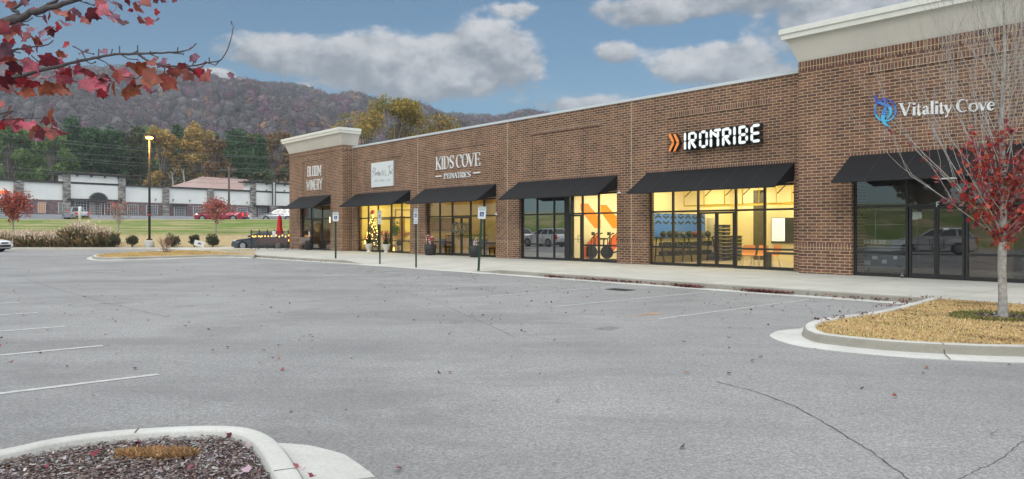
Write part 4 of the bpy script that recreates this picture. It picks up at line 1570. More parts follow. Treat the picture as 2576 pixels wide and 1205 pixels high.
# dry-grass bed, gently crowned
def bed(name, poly, z, m_, crown=.05):
    xs = [p[0] for p in poly]; ys = [p[1] for p in poly]
    g = np.stack(np.meshgrid(np.arange(min(xs), max(xs), .25), np.arange(min(ys), max(ys), .25)), -1).reshape(-1, 2)
    b = MB(); b.add([(p[0], p[1], z) for p in poly], [tuple(range(len(poly)))])
    o = b.build(name, m_, fix=True); o['kind'] = 'structure'
    return o


M['drybed'] = mat('dry_lawn', (.50, .36, .16), .95, var=.3, vscale=6, bump=.6, bscale=40, spec=.1)
M['soil'] = mat('mulch_soil', (.075, .05, .045), .95, var=.4, vscale=14, bump=.8, bscale=60, spec=.1)
bed('island_bed', ri_poly, .118, M['drybed'])


def blades(name, poly, n, z, h, cols, kind='stuff', wid=.004, lean=.5, bbox=None, excl=None):
    xs = [p[0] for p in poly]; ys = [p[1] for p in poly]
    bb = bbox or (min(xs), max(xs), min(ys), max(ys))
    P = np.stack([rng.uniform(bb[0], bb[1], n * 2), rng.uniform(bb[2], bb[3], n * 2)], 1)
    P = P[inside(poly, P)]
    if excl is not None: P = P[~excl(P)]
    P = P[:n]; m = len(P)
    pos = np.column_stack([P, np.full(m, z)])
    tp = [(-.5, 0, 0), (.5, 0, 0), (.1, .25, .8), (-.05, .6, 1.0)]
    hh = rng.uniform(.5, 1.2, m) * h
    sc = np.column_stack([np.full(m, wid) * rng.uniform(.7, 1.6, m), hh * rng.uniform(.4, 1.5, m), hh])
    cl_ = pick(cols, m, .3)
    ph = np.sin(P[:, 0] * 1.9 + 1.3 * np.sin(P[:, 1] * 1.1)) * np.sin(P[:, 1] * 2.3 + P[:, 0] * .7) + .5 * np.sin(P[:, 0] * 6.1 + P[:, 1] * 4.7)
    cl_ = cl_ * (1 + .13 * ph)[:, None]
    if name == 'dry_grass':
        gm = (ph > .75) & (rng.uniform(size=m) < .35)
        cl_[gm] = pick([(.22, .22, .08), (.30, .26, .10)], int(gm.sum()), .3)
        bm_ = (ph < -.8) & (rng.uniform(size=m) < .5)
        cl_[bm_] = pick([(.20, .13, .07), (.26, .18, .09)], int(bm_.sum()), .3)
    o = scatter(name, pos, tp, sc, rot_rand(m, lean), np.clip(cl_, 0, 1), M['blade'])
    o['kind'] = kind
    return o


M['blade'] = col_mat('grass_blade', .85, .15)
tree_p = onz(2522, 798, .13)
ring_r = lambda P: ((P[:, 0] - tree_p.x) ** 2 + (P[:, 1] - tree_p.y) ** 2) < .62 ** 2
blades('dry_grass', ri_poly, 60000, .115, .035, [(.64, .49, .25), (.74, .58, .32), (.55, .41, .20), (.40, .29, .14), (.80, .66, .40)], wid=.007, lean=.75, bbox=(4.2, 10.5, 8.6, 16.5), excl=ring_r)
# mulch ring with a few green tufts round the trunk
rp = [(tree_p.x + .62 * math.cos(a) * random.uniform(.93, 1.07), tree_p.y + .62 * math.sin(a) * random.uniform(.93, 1.07)) for a in np.linspace(0, 2 * math.pi, 40, endpoint=False)]
b = MB(); b.add([(p[0], p[1], .125) for p in rp], [tuple(range(40))]); o = b.build('mulch_ring', M['soil'], fix=False); o['kind'] = 'structure'
big = [(tree_p.x + .8 * math.cos(a), tree_p.y + .6 * math.sin(a)) for a in np.linspace(0, 2 * math.pi, 24, endpoint=False)]
blades('green_tuft', big, 5000, .12, .07, [(.13, .17, .05), (.20, .20, .07), (.30, .25, .10)], excl=lambda P: (((P[:, 0] - tree_p.x) ** 2 + (P[:, 1] - tree_p.y) ** 2) < .45 ** 2) | (rng.uniform(size=len(P)) < .3), lean=.5, wid=.006)

# foreground island: mulch
fi_top = [xy(-900, 1240), xy(-350, 1195), xy(0, 1128), xy(120, 1103), xy(250, 1084), xy(400, 1072.5), xy(540, 1068), xy(620, 1073), xy(672, 1090), xy(706, 1116), xy(738, 1160), xy(770, 1212), xy(800, 1290), xy(815, 1400), xy(820, 1600)]
fi = smooth_path(fi_top, 6)[::-1]
# anticlockwise: from the near right corner round to the far left
gwf = [float(np.interp(i, [0, 18, 24, 30, 36, 41, 46, 90], [.5, .5, .49, .44, .30, .12, .05, .048])) for i in range(len(fi))]
kerb_loop('median_kerb', fi, gwf, .15, 1.9)
fi_in = offset_path(fi, -.155)
fi_poly = fi_in + [(-8.5, 3.0), (-8.5, 1.6), (-2, 1.6)]
bed('mulch_bed', fi_poly, .085, M['soil'])
M['chip'] = col_mat('wood_chip', .9, grain=.25, gs=60)


def chips(n, poly, z, bbox, size, cols, name, kind='stuff'):
    P = np.stack([rng.uniform(bbox[0], bbox[1], n), rng.uniform(bbox[2], bbox[3], n)], 1)
    P = P[inside(poly, P)]; m = len(P)
    pos = np.column_stack([P, z + rng.uniform(0, .035, m)])
    tp = [(-1, -.22, 0), (-.4, -.4, .04), (.6, -.3, .06), (1, .05, 0), (.5, .36, .05), (-.6, .3, .03)]
    L = rng.lognormal(math.log(size), .5, m)
    sc = np.column_stack([L, L * rng.uniform(.5, 1.4, m), L])
    o = scatter(name, pos, tp, sc, rot_rand(m, .33), pick(cols, m, .3), M['chip'])
    o['kind'] = kind
    return o


CH = [(.12, .082, .075), (.18, .13, .115), (.28, .24, .23), (.35, .33, .335), (.085, .055, .055), (.22, .145, .11), (.15, .115, .12), (.42, .41, .41)]
chips(78000, fi_poly, .085, (-3.9, .2, 3.3, 5.5), .0082, CH, 'mulch')
chips(2500, rp, .122, (tree_p.x - .7, tree_p.x + .7, tree_p.y - .7, tree_p.y + .7), .014, CH[:6], 'mulch')
# tuft of straw in the mulch
sp_ = onz(395, 1148, .1)
tri = [(sp_.x + .27 * math.cos(a), sp_.y + .07 * math.sin(a)) for a in np.linspace(0, 6.28, 16, endpoint=False)]
blades('dry_tuft', tri, 2500, .10, .05, [(.42, .25, .12), (.5, .33, .17), (.33, .19, .09)], wid=.0025, lean=.8)
# small grey drain cap on the kerb side
c = onz(505, 1090, .1)
g = MB(); g.lathe([(.04, 0), (.045, .035), (.038, .045), (.0, .045)], 14)
o = g.build('drain_cap', mat('grey_plastic', (.12, .125, .13), .6), loc=c); tag(o, 'small round grey cap lying in the mulch by the kerb', 'drain cap')

# left island in the middle distance
li = smooth_path([xy(640, 642), xy(560, 640.5), xy(480, 642), xy(380, 645), xy(300, 647), xy(252, 647), xy(234, 643.5), xy(248, 639), xy(300, 635), xy(380, 631.5), xy(480, 629), xy(590, 627), xy(640, 626.5)], 5)[::-1]
kerb_loop('island_kerb', li, .3, .15, 3.0)
bed('island_bed', offset_path(li, -.155), .13, M['drybed'])
blades('dry_grass', offset_path(li, -.16), 20000, .125, .06, [(.60, .44, .20), (.70, .53, .26), (.50, .36, .15)], wid=.012, lean=.7)

# drain grate in the lot
p = onz(1560, 729)
g = MB(); g.box(-.36, .36, -.22, .22, -.03, .006)
o = empty('storm_drain', p, BROT, 'dark iron storm drain grate set in the asphalt', 'drain')
for i in range(9):
    g.box(-.33 + i * .075, -.29 + i * .075, -.19, .19, .006, .014)
g.build('grate', mat('cast_iron', (.045, .045, .045), .6, .5), o)

# ---------------------------------------------------------------- fallen maple leaves
def maple(n_l=5):
    """outline of a lobed leaf, stem at the origin, about one unit long"""
    h = [(.06, .06), (.16, -.02), (.36, -.03), (.40, .10), (.50, .14), (.47, .26), (.60, .40), (.66, .55), (.50, .53), (.42, .60), (.30, .58), (.27, .68), (.23, .80), (.13, .84)]
    pts = [(0, 0)] + h + [(0, 1.04)] + [(-x, y) for x, y in h[::-1]]
    return [(x, y, .10 * abs(x) * 2 + .12 * (y - .5) ** 2) for x, y in pts]


M['leaf'] = col_mat('maple_leaf', .55, .25, .4)
M['fallen'] = col_mat('fallen_leaf', .75, 0, .2)
LC = [(.16, .035, .04), (.10, .03, .035), (.22, .07, .06), (.06, .03, .03), (.28, .10, .05), (.20, .09, .10)]


def fallen(P, z, size, cols=LC, name='fallen_leaves', tilt=.5, up=.01):
    m = len(P)
    z = np.full(m, z) + rng.uniform(0, up, m) if np.isscalar(z) else z
    pos = np.column_stack([P, z])
    s_ = rng.uniform(.6, 1.3, m) * size
    o = scatter(name, pos, maple(), np.column_stack([s_, s_ * rng.uniform(.5, 1, m), s_ * 2.5]), rot_rand(m, tilt), pick(cols, m, .3), M['fallen'])
    o['kind'] = 'stuff'
    return o


# loose over the lot
P = []
for _ in range(1500):
    u = random.uniform(0, 2576); v = 576 + 1840 * 1.6 / random.uniform(8, 36)
    p = onz(u, v); X, y = loc_xy(p)
    if y < -7.4 and random.random() < (1.0 if u > 900 and v < 800 else .3): P.append((p.x, p.y))
P += [tuple(onz(*q)[:2]) for q in ((735, 1037), (873, 1037), (234, 1000), (1660, 770), (780, 845), (2255, 1002), (2500, 1095), (2050, 880), (1720, 1130), (1010, 1185), (165, 925), (25, 912), (700, 905), (2170, 980), (1400, 1010))]
fallen(np.array(P), .006, .045, tilt=.35)
# drifts in the gutter
P = []
for X0, X1, n in ((fx(1375, -6.8) , fx(1430, -6.8), 120), (fx(1430, -6.8), fx(1700, -6.8), 330), (fx(1690, -6.9), fx(1780, -6.9), 260), (fx(1860, -6.9), fx(1995, -6.9), 420), (fx(2040, -6.9), fx(2330, -6.9), 90)):
    for _ in range(n):
        X = random.gauss((X0 + X1) / 2, abs(X1 - X0) / 4.2); d = abs(random.gauss(0, .09))
        q = wl(X, edge_y(X) - .08 - d); P.append((q.x, q.y))
for _ in range(160):
    X = random.uniform(-38, -20); q = wl(X, edge_y(X) - .08 - abs(random.gauss(0, .12))); P.append((q.x, q.y))
fallen(np.array(P), .02, .052, tilt=.6, up=.05)
# on the dry grass and along its kerb
PP = np.stack([rng.uniform(4, 10, 1400), rng.uniform(8.6, 16, 1400)], 1); PP = PP[inside(ri_poly, PP)]
fallen(PP[:900], .14, .031, tilt=.5, up=.02)
P = []
for (u, v) in ((2240, 766), (2260, 764), (2230, 770), (2290, 752), (2330, 746), (2110, 797), (2170, 786), (2065, 803), (2350, 749)):
    for _ in range(16):
        q = onz(u + random.gauss(0, 18), v + random.gauss(2, 2), .15); P.append((q.x, q.y))
fallen(np.array(P), .155, .04)
# on mulch and gutter in front
P = [tuple(onz(u, v, .12)[:2]) for u, v in ((585, 1097), (570, 1096), (345, 1117), (338, 1120), (635, 1165), (622, 1128), (628, 1190), (530, 1108), (490, 1180), (752, 1180), (760, 1184), (790, 1203), (245, 1140), (110, 1178), (655, 1190))]
fallen(np.array(P), .125, .05, cols=[(.30, .09, .12), (.42, .26, .31), (.20, .04, .06), (.45, .33, .36)], tilt=.5)
# ---------------------------------------------------------------- wooded mountain
def ridge_v(u):
    return float(np.interp(u, [-1400, -500, 0, 219, 337, 505, 663, 708, 785, 840, 883, 921, 1000, 1160, 1330, 1600, 2200, 3200],
                           [260, 205, 172, 165, 176, 196, 203, 208, 227, 240, 248, 258, 272, 287, 291, 320, 360, 400]))


HY0, HY1 = 300.0, 820.0


def hill_z(u, Y):
    zr = CAMZ + (VH - ridge_v(u) - 22) / F0 * HY1
    f = (Y - HY0) / (HY1 - HY0)
    f = min(1.0, max(0.0, f))
    g = 1 - (1 - f) ** 1.35
    und = 7 * math.sin(u * .013 + Y * .012) * math.sin(f * math.pi) + 5 * math.sin(u * .031 - Y * .02) * math.sin(f * math.pi)
    return 5.0 + (zr - 5.0) * g + und


def build_hill():
    us = np.linspace(-1400, 3200, 150)
    ys = list(np.linspace(HY0, HY1, 26)) + [HY1 + 60, HY1 + 200, HY1 + 400]
    vs = []
    for Y in ys:
        for u in us:
            z = hill_z(u, Y)
            if Y > HY1: z -= (Y - HY1) * .3
            vs.append(((u - UC) / F0 * Y, Y, z))
    n = len(us)
    fs = [(j * n + i, j * n + i + 1, (j + 1) * n + i + 1, (j + 1) * n + i) for j in range(len(ys) - 1) for i in range(n - 1)]
    b = MB(); b.add(vs, fs, 0, True)
    o = b.build('mountain', mat('forest_floor', (.09, .08, .08), .95, var=.3, vscale=.05, spec=.05), fix=True)
    o['kind'] = 'structure'
    # bare autumn woods over it
    N = 10500
    us = rng.uniform(-1100, 1900, N)
    f = rng.uniform(0, 1, N) ** .8
    Ys = HY0 + 20 + (HY1 - HY0 - 16) * f
    nr = 1300      # the skyline row
    us = np.concatenate([us, rng.uniform(-1100, 1900, nr)]); Ys = np.concatenate([Ys, np.full(nr, HY1) + rng.uniform(-6, 6, nr)])
    order = range(len(us))
    K = 70
    IC = ico_template()
    CV, CF, CC = [], [], []
    pos, scl, cols = [], [], []
    pal = np.array([(.15, .135, .142), (.18, .165, .17), (.125, .12, .125), (.165, .148, .145), (.205, .12, .165), (.18, .10, .145), (.23, .15, .155), (.38, .22, .13), (.10, .11, .09), (.29, .235, .15)])
    wt_ = np.array([.27, .20, .16, .12, .075, .06, .045, .025, .035, .01])
    for i in order:
        u, Y = us[i], Ys[i]
        x = (u - UC) / F0 * Y
        sky_row = i >= N
        r = rng.uniform(3.2, 6.4) if not sky_row else rng.uniform(2.2, 5.0)
        # colours gather in drifts
        ph = math.sin(u * .011 + 2 * math.sin(Y * .013)) * math.cos(Y * .017 + u * .006)
        w = wt_.copy(); w[4:8] *= max(.1, 1 + 2.2 * ph); w /= w.sum()
        c = pal[rng.choice(len(pal), p=w)] * rng.uniform(.50, .88)
        h = r * rng.uniform(1.0, 1.5) if not sky_row else r * rng.uniform(1.2, 2.4)
        z = hill_z(u, Y)
        d = rng.normal(size=(K, 3)); d /= np.linalg.norm(d, axis=1)[:, None]
        d[:, 2] = np.abs(d[:, 2]) * 1.0 - .15
        rad = rng.uniform(.6, 1.05, (K, 1))
        p = d * (rad * .55 + .38) * np.array([r, r, h]) + np.array([x, Y, z + r * .5])
        if not sky_row:
            q = IC[0] * rng.uniform(.80, 1.14, (len(IC[0]), 1)) * np.array([r * .66, r * .66, h * .66]) + np.array([x, Y, z + r * .35])
            CF.append(IC[1] + len(CV) * len(IC[0])); CV.append(q); CC.append(np.clip(c * rng.uniform(.88, 1.12, (len(IC[0]), 1)), 0, 1))
        pos.append(p); cols.append(np.clip(c * rng.uniform(.8, 1.2, (K, 1)), 0, 1)); scl.append(rng.uniform(.3, .7, K) if not sky_row else rng.uniform(.5, 1.2, K))
    pos = np.concatenate(pos); cols = np.concatenate(cols); scl = np.concatenate(scl)
    o = scatter('hillside_woods', pos, [(-1, -.5, 0), (1, -.4, 0), (.1, 1, .1)], scl, rot_rand(len(pos)), cols, M['woods'])
    o['kind'] = 'stuff'
    V = np.concatenate(CV); F = np.concatenate(CF); Cc = np.concatenate(CC)
    me = bpy.data.meshes.new('hillside_crowns')
    me.vertices.add(len(V)); me.vertices.foreach_set('co', V.astype(np.float32).ravel())
    me.loops.add(F.size); me.loops.foreach_set('vertex_index', F.astype(np.int32).ravel())
    me.polygons.add(len(F)); me.polygons.foreach_set('loop_start', np.arange(0, F.size, 3, dtype=np.int32))
    me.update(calc_edges=True)
    me.polygons.foreach_set('use_smooth', [True] * len(F))
    ca = me.color_attributes.new('Col', 'FLOAT_COLOR', 'POINT')
    ca.data.foreach_set('color', np.column_stack([Cc, np.ones(len(Cc))]).astype(np.float32).ravel())
    me.materials.append(col_mat('crown_mass', .95, 0, .05, grain=.28, gs=.9))
    o = bpy.data.objects.new('hillside_crowns', me); C.objects.link(o); o['kind'] = 'stuff'


def ico_template():
    bm = bmesh.new(); bmesh.ops.create_icosphere(bm, subdivisions=2, radius=1)
    V = np.array([tuple(v.co) for v in bm.verts]); F = np.array([[v.index for v in f.verts] for f in bm.faces]); bm.free()
    return V, F


M['woods'] = col_mat('bare_woods', .9, .1, .1)
build_hill()

# ---------------------------------------------------------------- trees
M['foliage'] = col_mat('tree_foliage', .7, .3, .25)
M['bark'] = mat('grey_bark', (.16, .14, .12), .9, var=.3, vscale=12, bump=.8, bscale=50)
M['pale_bark'] = mat('pale_maple_bark', (.30, .285, .26), .85, var=.35, vscale=9, bump=.6, bscale=70)
M['near_bark'] = mat('silvery_maple_bark', (.36, .345, .32), .85, var=.5, vscale=13, bump=.9, bscale=45)
M['twig'] = mat('dark_twig', (.075, .06, .065), .8, var=.2, vscale=20)


def branchy(g, p, d, L, r, depth, spread, out, up=.15, nseg=4, sides=5, minr=.0, taper=.55, kids_=3):
    """recursive limbs; collects twig points in out"""
    pts = [p.copy()]; q = p.copy(); dd = d.copy()
    for i in range(nseg):
        dd = (dd + Vector((random.gauss(0, .09), random.gauss(0, .09), random.gauss(0, .05) + up * .12))).normalized()
        q = q + dd * (L / nseg); pts.append(q.copy())
    rs = [max(minr, r * (1 - (1 - taper) * i / nseg)) for i in range(nseg + 1)]
    if depth == 0: rs[-1] = max(minr, r * .3)
    g.tube(pts, rs, sides, 0, False)
    out.append((pts, depth))
    if depth > 0:
        for k in range(kids_):
            t = random.uniform(.35, 1.0) if k else 1.0
            i = min(nseg - 1, int(t * nseg)); b_ = pts[i].lerp(pts[i + 1], t * nseg - i)
            a = dd.orthogonal().normalized()
            a = Matrix.Rotation(random.uniform(0, 2 * math.pi), 3, dd) @ a
            nd = (dd * math.cos(spread) + a * math.sin(spread)).normalized()
            nd = (nd + Vector((0, 0, up))).normalized()
            branchy(g, b_, nd, L * random.uniform(.55, .8), rs[min(i, nseg)] * .6, depth - 1, spread, out, up, nseg, sides, minr, taper, kids_)


def leafy(centre_fn, n, size, cols, name, parent, jit=.35, tp=((-1, -.35, 0), (.2, -.5, .1), (1, .2, 0), (-.1, .6, .12))):
    pos = centre_fn(n)
    m = len(pos)
    return scatter(name, pos, list(tp), rng.uniform(.6, 1.3, m) * size, rot_rand(m), pick(cols, m, jit), M['foliage'], parent)


def clumped(cl, n, fill=.55):
    """points in the shells of ellipsoid clumps [(x, y, z, rx, rz)]"""
    cl = np.array(cl)
    w = cl[:, 3] ** 2; w = w / w.sum()
    i = rng.choice(len(cl), n, p=w)
    d = rng.normal(size=(n, 3)); d /= np.linalg.norm(d, axis=1)[:, None]
    r = rng.uniform(fill, 1.05, n) ** .7
    c = cl[i]
    return np.stack([c[:, 0] + d[:, 0] * r * c[:, 3], c[:, 1] + d[:, 1] * r * c[:, 3], c[:, 2] + d[:, 2] * r * c[:, 4]], 1)


TREE_PROTO = {}


def crown_tree(kind, H, Wd, seed):
    """returns an Empty tree > trunk, crown at the origin; kind: pine, round, open"""
    st = random.getstate(); random.seed(seed)
    root = empty('pine_tree' if kind == 'pine' else 'autumn_tree')
    g = MB(); out = []
    r0 = H * .018
    g.tube([(0, 0, -.5), (0, 0, H * .3), (random.gauss(0, .2), 0, H * .6), (random.gauss(0, .3), .1, H * .9)], [r0 * 1.3, r0, r0 * .6, r0 * .15], 6, 0, False)
    cl = []
    if kind == 'pine':
        n = 44
        for i in range(n):
            z = H * (.06 + .91 * i / n)
            t = max(0.0, (z / H - .06) / .94)
            R_ = Wd / 2 * (1 - t ** 2.3) * (.75 + .25 * math.sin(i * 2.1)) + .3
            a = i * 2.4; rr = R_ * random.uniform(.35, .8)
            cl.append((rr * math.cos(a), rr * math.sin(a), z, Wd * .20 * (1.15 - t * .5), H * .055))
            g.tube([(0, 0, z - .5), (rr * math.cos(a), rr * math.sin(a), z)], [r0 * .4, r0 * .1], 4, 0, False)
    else:
        n = 38 if kind == 'round' else 24
        for i in range(n):
            a = random.uniform(0, 6.28); e = random.uniform(-1.2, 1.35) if kind == 'round' else random.uniform(-.5, 1.35)
            rr = Wd / 2 * random.uniform(.35, .9) * math.cos(e * .75)
            z = H * .56 + H * .40 * math.sin(e)
            cl.append((rr * math.cos(a), rr * math.sin(a), z, Wd * random.uniform(.11, .19), H * random.uniform(.05, .09)))
            zb = H * random.uniform(.25, .55)
            g.tube([(0, 0, zb), (rr * .5 * math.cos(a), rr * .5 * math.sin(a), (zb + z) / 2 + .5), (rr * math.cos(a), rr * math.sin(a), z)], [r0 * .5, r0 * .3, r0 * .08], 4, 0, False)
    g.build('trunk', M['bark'], root)
    random.setstate(st)
    return root, cl


GREENS = [(.05, .11, .045), (.07, .15, .055), (.045, .09, .045), (.09, .16, .06)]
LGREEN = [(.15, .27, .085), (.20, .30, .095), (.12, .23, .075), (.25, .29, .11)]
YEL = [(.50, .33, .09), (.58, .40, .13), (.40, .27, .08), (.30, .25, .09)]
BRN = [(.26, .15, .07), (.32, .19, .08), (.18, .12, .06), (.20, .16, .07)]
OLIVE = [(.26, .23, .06), (.37, .27, .07), (.19, .19, .055), (.44, .30, .08)]


def far_tree(u, vtop, wpx, Y, kind, cols, label, group='trees behind the far shops', nleaf=6800, zb=4.0, leaf=None):
    H = (VH - vtop) / F0 * Y + CAMZ - zb
    Wd = wpx / F0 * Y
    root, cl = crown_tree(kind, H, Wd, int(u * 7 + vtop))
    leafy(lambda n: clumped(cl, n, .3 if kind != 'open' else .2), nleaf, leaf or (.0021 * Y), cols, 'crown', root)
    root.location = ((u - UC) / F0 * Y, Y, zb)
    tag(root, label, 'tree', group)
    return root


TL = [(-60, 300, 150, 168, 'pine', LGREEN, 'light green bushy pine at the far left edge above the white shops'),
      (25, 318, 110, 160, 'round', LGREEN, 'yellowish green tree above the red-leaved tree at the left edge'),
      (85, 308, 110, 172, 'pine', LGREEN, 'light green pine directly behind the leaf spray at left'),
      (135, 326, 80, 160, 'round', LGREEN, 'low light green tree over the left end of the white shops'),
      (182, 292, 95, 182, 'pine', GREENS, 'tallest dark green pine left of the lamp'),
      (238, 330, 60, 165, 'round', GREENS, 'low dark green tree just behind the stone entry'),
      (285, 322, 95, 170, 'pine', GREENS, 'wide dark green pine left of the street lamp'),
      (345, 318, 80, 176, 'pine', [(.08, .11, .04), (.12, .13, .05)], 'yellow green pine just left of the street lamp'),
      (405, 326, 74, 168, 'round', YEL, 'golden tree just right of the street lamp'),
      (448, 314, 62, 180, 'pine', GREENS, 'dark pine between the two golden trees'),
      (505, 315, 92, 172, 'round', YEL, 'larger golden tree over the white shops'),
      (540, 350, 60, 160, 'round', BRN, 'rusty brown low tree over the red roof ridge'),
      (595, 324, 122, 172, 'pine', GREENS, 'broad very dark pine behind the red metal roof'),
      (655, 345, 60, 160, 'pine', GREENS, 'smaller dark pine at the right end of the red roof'),
      (700, 336, 96, 180, 'round', BRN, 'orange brown tree partly behind the far corner tower'),
      (760, 350, 90, 175, 'pine', GREENS, 'dark pine mostly hidden by the far corner tower')]
for t_ in TL: far_tree(t_[0], t_[1] - 3, t_[2] * 1.25, *t_[3:6], t_[6])
for (u, v, w, cs, lab) in ((-10, 318, 120, LGREEN, 'olive tree in the second row over the left edge'), (55, 322, 110, LGREEN, 'olive tree in the second row between the two pale pines'), (155, 325, 110, GREENS, 'dark round tree in the second row, left of the tallest pine'),
                           (215, 322, 90, GREENS, 'dark round tree in the second row, right of the tallest pine'), (265, 330, 100, GREENS, 'dark round tree in the second row over the stone entry'), (320, 330, 100, [(.07, .08, .04), (.10, .09, .05)], 'dull green tree in the second row left of the lamp'),
                           (375, 322, 80, LGREEN, 'yellowish green tree directly behind the lamp head'), (470, 332, 90, BRN, 'brown tree in the second row between the golden trees'), (560, 335, 100, GREENS, 'dark round tree in the second row over the red ridge'), (635, 338, 100, GREENS + BRN, 'mixed brown and green tree over the right half of the red roof')):
    far_tree(u, v, w, 190, 'round', cs, lab)
# understorey filling the wood edge
N = 9000
ux = rng.uniform(-300, 800, N); Yx = rng.uniform(156, 186, N)
cl = [((u - UC) / F0 * Y, Y, rng.uniform(5, 13), rng.uniform(2.5, 4), rng.uniform(2, 3.5)) for u, Y in zip(rng.uniform(-300, 800, 150), rng.uniform(158, 186, 150))]
cc = [(.06, .075, .03), (.05, .07, .03), (.14, .10, .05), (.20, .14, .06), (.10, .10, .05)]
pos = clumped(cl, 34000, .3)
o = scatter('undergrowth', pos, [(-1, -.35, 0), (.2, -.5, .1), (1, .2, 0), (-.1, .6, .12)], rng.uniform(.25, .5, len(pos)), rot_rand(len(pos)), pick(cc, len(pos), .4), M['foliage'])
o['kind'] = 'stuff'
# pale bare trunks at the wood edge
for (u, v0, v1, lab) in ((432, 432, 500, 'bare pale leaning trunk at the dark wood edge right of the lamp'), (461, 428, 505, 'slim bare trunk in shadow behind the white shops')):
    Y = 157
    b_ = at(u + 8, v1, Y); t1 = at(u, v0, Y)
    g = MB(); g.tube([(b_.x, b_.y, 4), b_.lerp(t1, .5), t1], [.3, .22, .06], 6)
    for k in range(5):
        a = b_.lerp(t1, .5 + k * .1); g.tube([a, a + Vector((random.uniform(-1.5, 1.5), 0, random.uniform(1, 2)))], [.07, .02], 4)
    o = g.build('bare_tree', M['pale_bark']); tag(o, lab, 'tree')

# large olive and amber trees behind the brick building
far_tree(990, 240, 200, 92, 'open', OLIVE, 'tall thin-topped amber tree rising above the roof near the middle', 'trees behind the brick shops', 8500, 1.0, .17)
far_tree(915, 283, 190, 96, 'round', OLIVE + YEL, 'amber tree just behind the far corner cornice', 'trees behind the brick shops', 5200, 1.0, .17)
far_tree(1090, 284, 170, 94, 'round', OLIVE + BRN, 'rusty amber tree at the right of the roof trees', 'trees behind the brick shops', 5200, 1.0, .17)
# trees across the road behind the viewer, seen in the dark glass
for i, (X, d, H, kd, cs) in enumerate([(-60, 84, 15, 'round', OLIVE), (-40, 80, 17, 'pine', GREENS), (-26, 84, 13, 'round', BRN), (-10, 82, 16, 'pine', GREENS), (4, 88, 14, 'round', YEL), (16, 82, 17, 'pine', GREENS), (30, 86, 15, 'round', OLIVE), (-78, 80, 17, 'pine', GREENS)]):
    rt, cl = crown_tree(kd, H, 9, 50 + i)
    leafy(lambda n: clumped(cl, n, .3), 2600, .5, cs, 'crown', rt)
    p = wl(X, -d, 3.4); rt.location = p
    tag(rt, 'tree across the road seen only as a dark reflection in the shop glass', 'tree', 'trees mirrored in the shop glass')


# ---------------------------------------------------------------- small maples on the bank
def small_maple(u, vb, vtop, Y, spreadpx, nleaf, cols, label, lows=.35, dens_top=.15, zb=None, seed=1):
    random.seed(seed)
    zb = float(terr((u - UC) / F0 * Y, Y)) if zb is None else zb
    H = CAMZ + (VH - vtop) / F0 * Y - zb
    W_ = spreadpx / F0 * Y / 2
    root = empty('maple_tree', ((u - UC) / F0 * Y, Y, zb), 0, label, 'tree')
    g = MB(); out = []
    t0 = H * .24
    g.tube([(0, 0, -.1), (0, 0, t0), (.03, 0, H * .6), (0, .03, H)], [.085, .07, .04, .008], 6, 0, False)
    P = []
    for i in range(30):
        z = t0 + (H * .72 - t0) * (i / 30)
        a = i * 2.4
        L = W_ * (1.25 - .75 * i / 30)
        d = Vector((math.cos(a), math.sin(a), .75 + .5 * i / 30)).normalized()
        branchy(g, Vector((0, 0, z)), d, L, .022, 1, .5, out, .25, 3, 4, .004, .5, 2)
    g.build('trunk', M['pale_bark'], root)
    for pts, dp in out:
        for _ in range(8):
            k = random.random() * (len(pts) - 1); i = int(k)
            q = pts[i].lerp(pts[i + 1], k - i)
            t = q.z / H
            keep = 1.0 if t < lows + .15 else dens_top
            if random.random() < keep: P.append(q + Vector((random.gauss(0, .12), random.gauss(0, .12), random.gauss(0, .12))))
    P = np.array([tuple(p) for p in P])
    idx = rng.choice(len(P), nleaf)
    pos = P[idx] + rng.normal(0, .10, (nleaf, 3))
    scatter('crown', pos, maple(), rng.uniform(.6, 1.2, nleaf) * .13, rot_rand(nleaf), pick(cols, nleaf, .35), M['leaf'], root)
    return root


RED = [(.40, .08, .05), (.50, .14, .08), (.30, .05, .05), (.55, .20, .12), (.38, .09, .10)]
PINK = [(.42, .14, .14), (.50, .12, .09), (.34, .12, .13), (.46, .22, .20)]
small_maple(33, 590, 470, 67, 72, 4600, RED, 'dense red-leaved maple at the left edge of the grass bank', .62, .35, seed=3)
small_maple(298, 590, 505, 67, 66, 200, PINK, 'nearly bare maple sapling between the stone entry and the lamp', .9, .5, seed=5)
small_maple(543, 590, 484, 66, 58, 1500, PINK + RED, 'half bare pinkish maple on the bank above the round shrubs', .6, .22, seed=8)


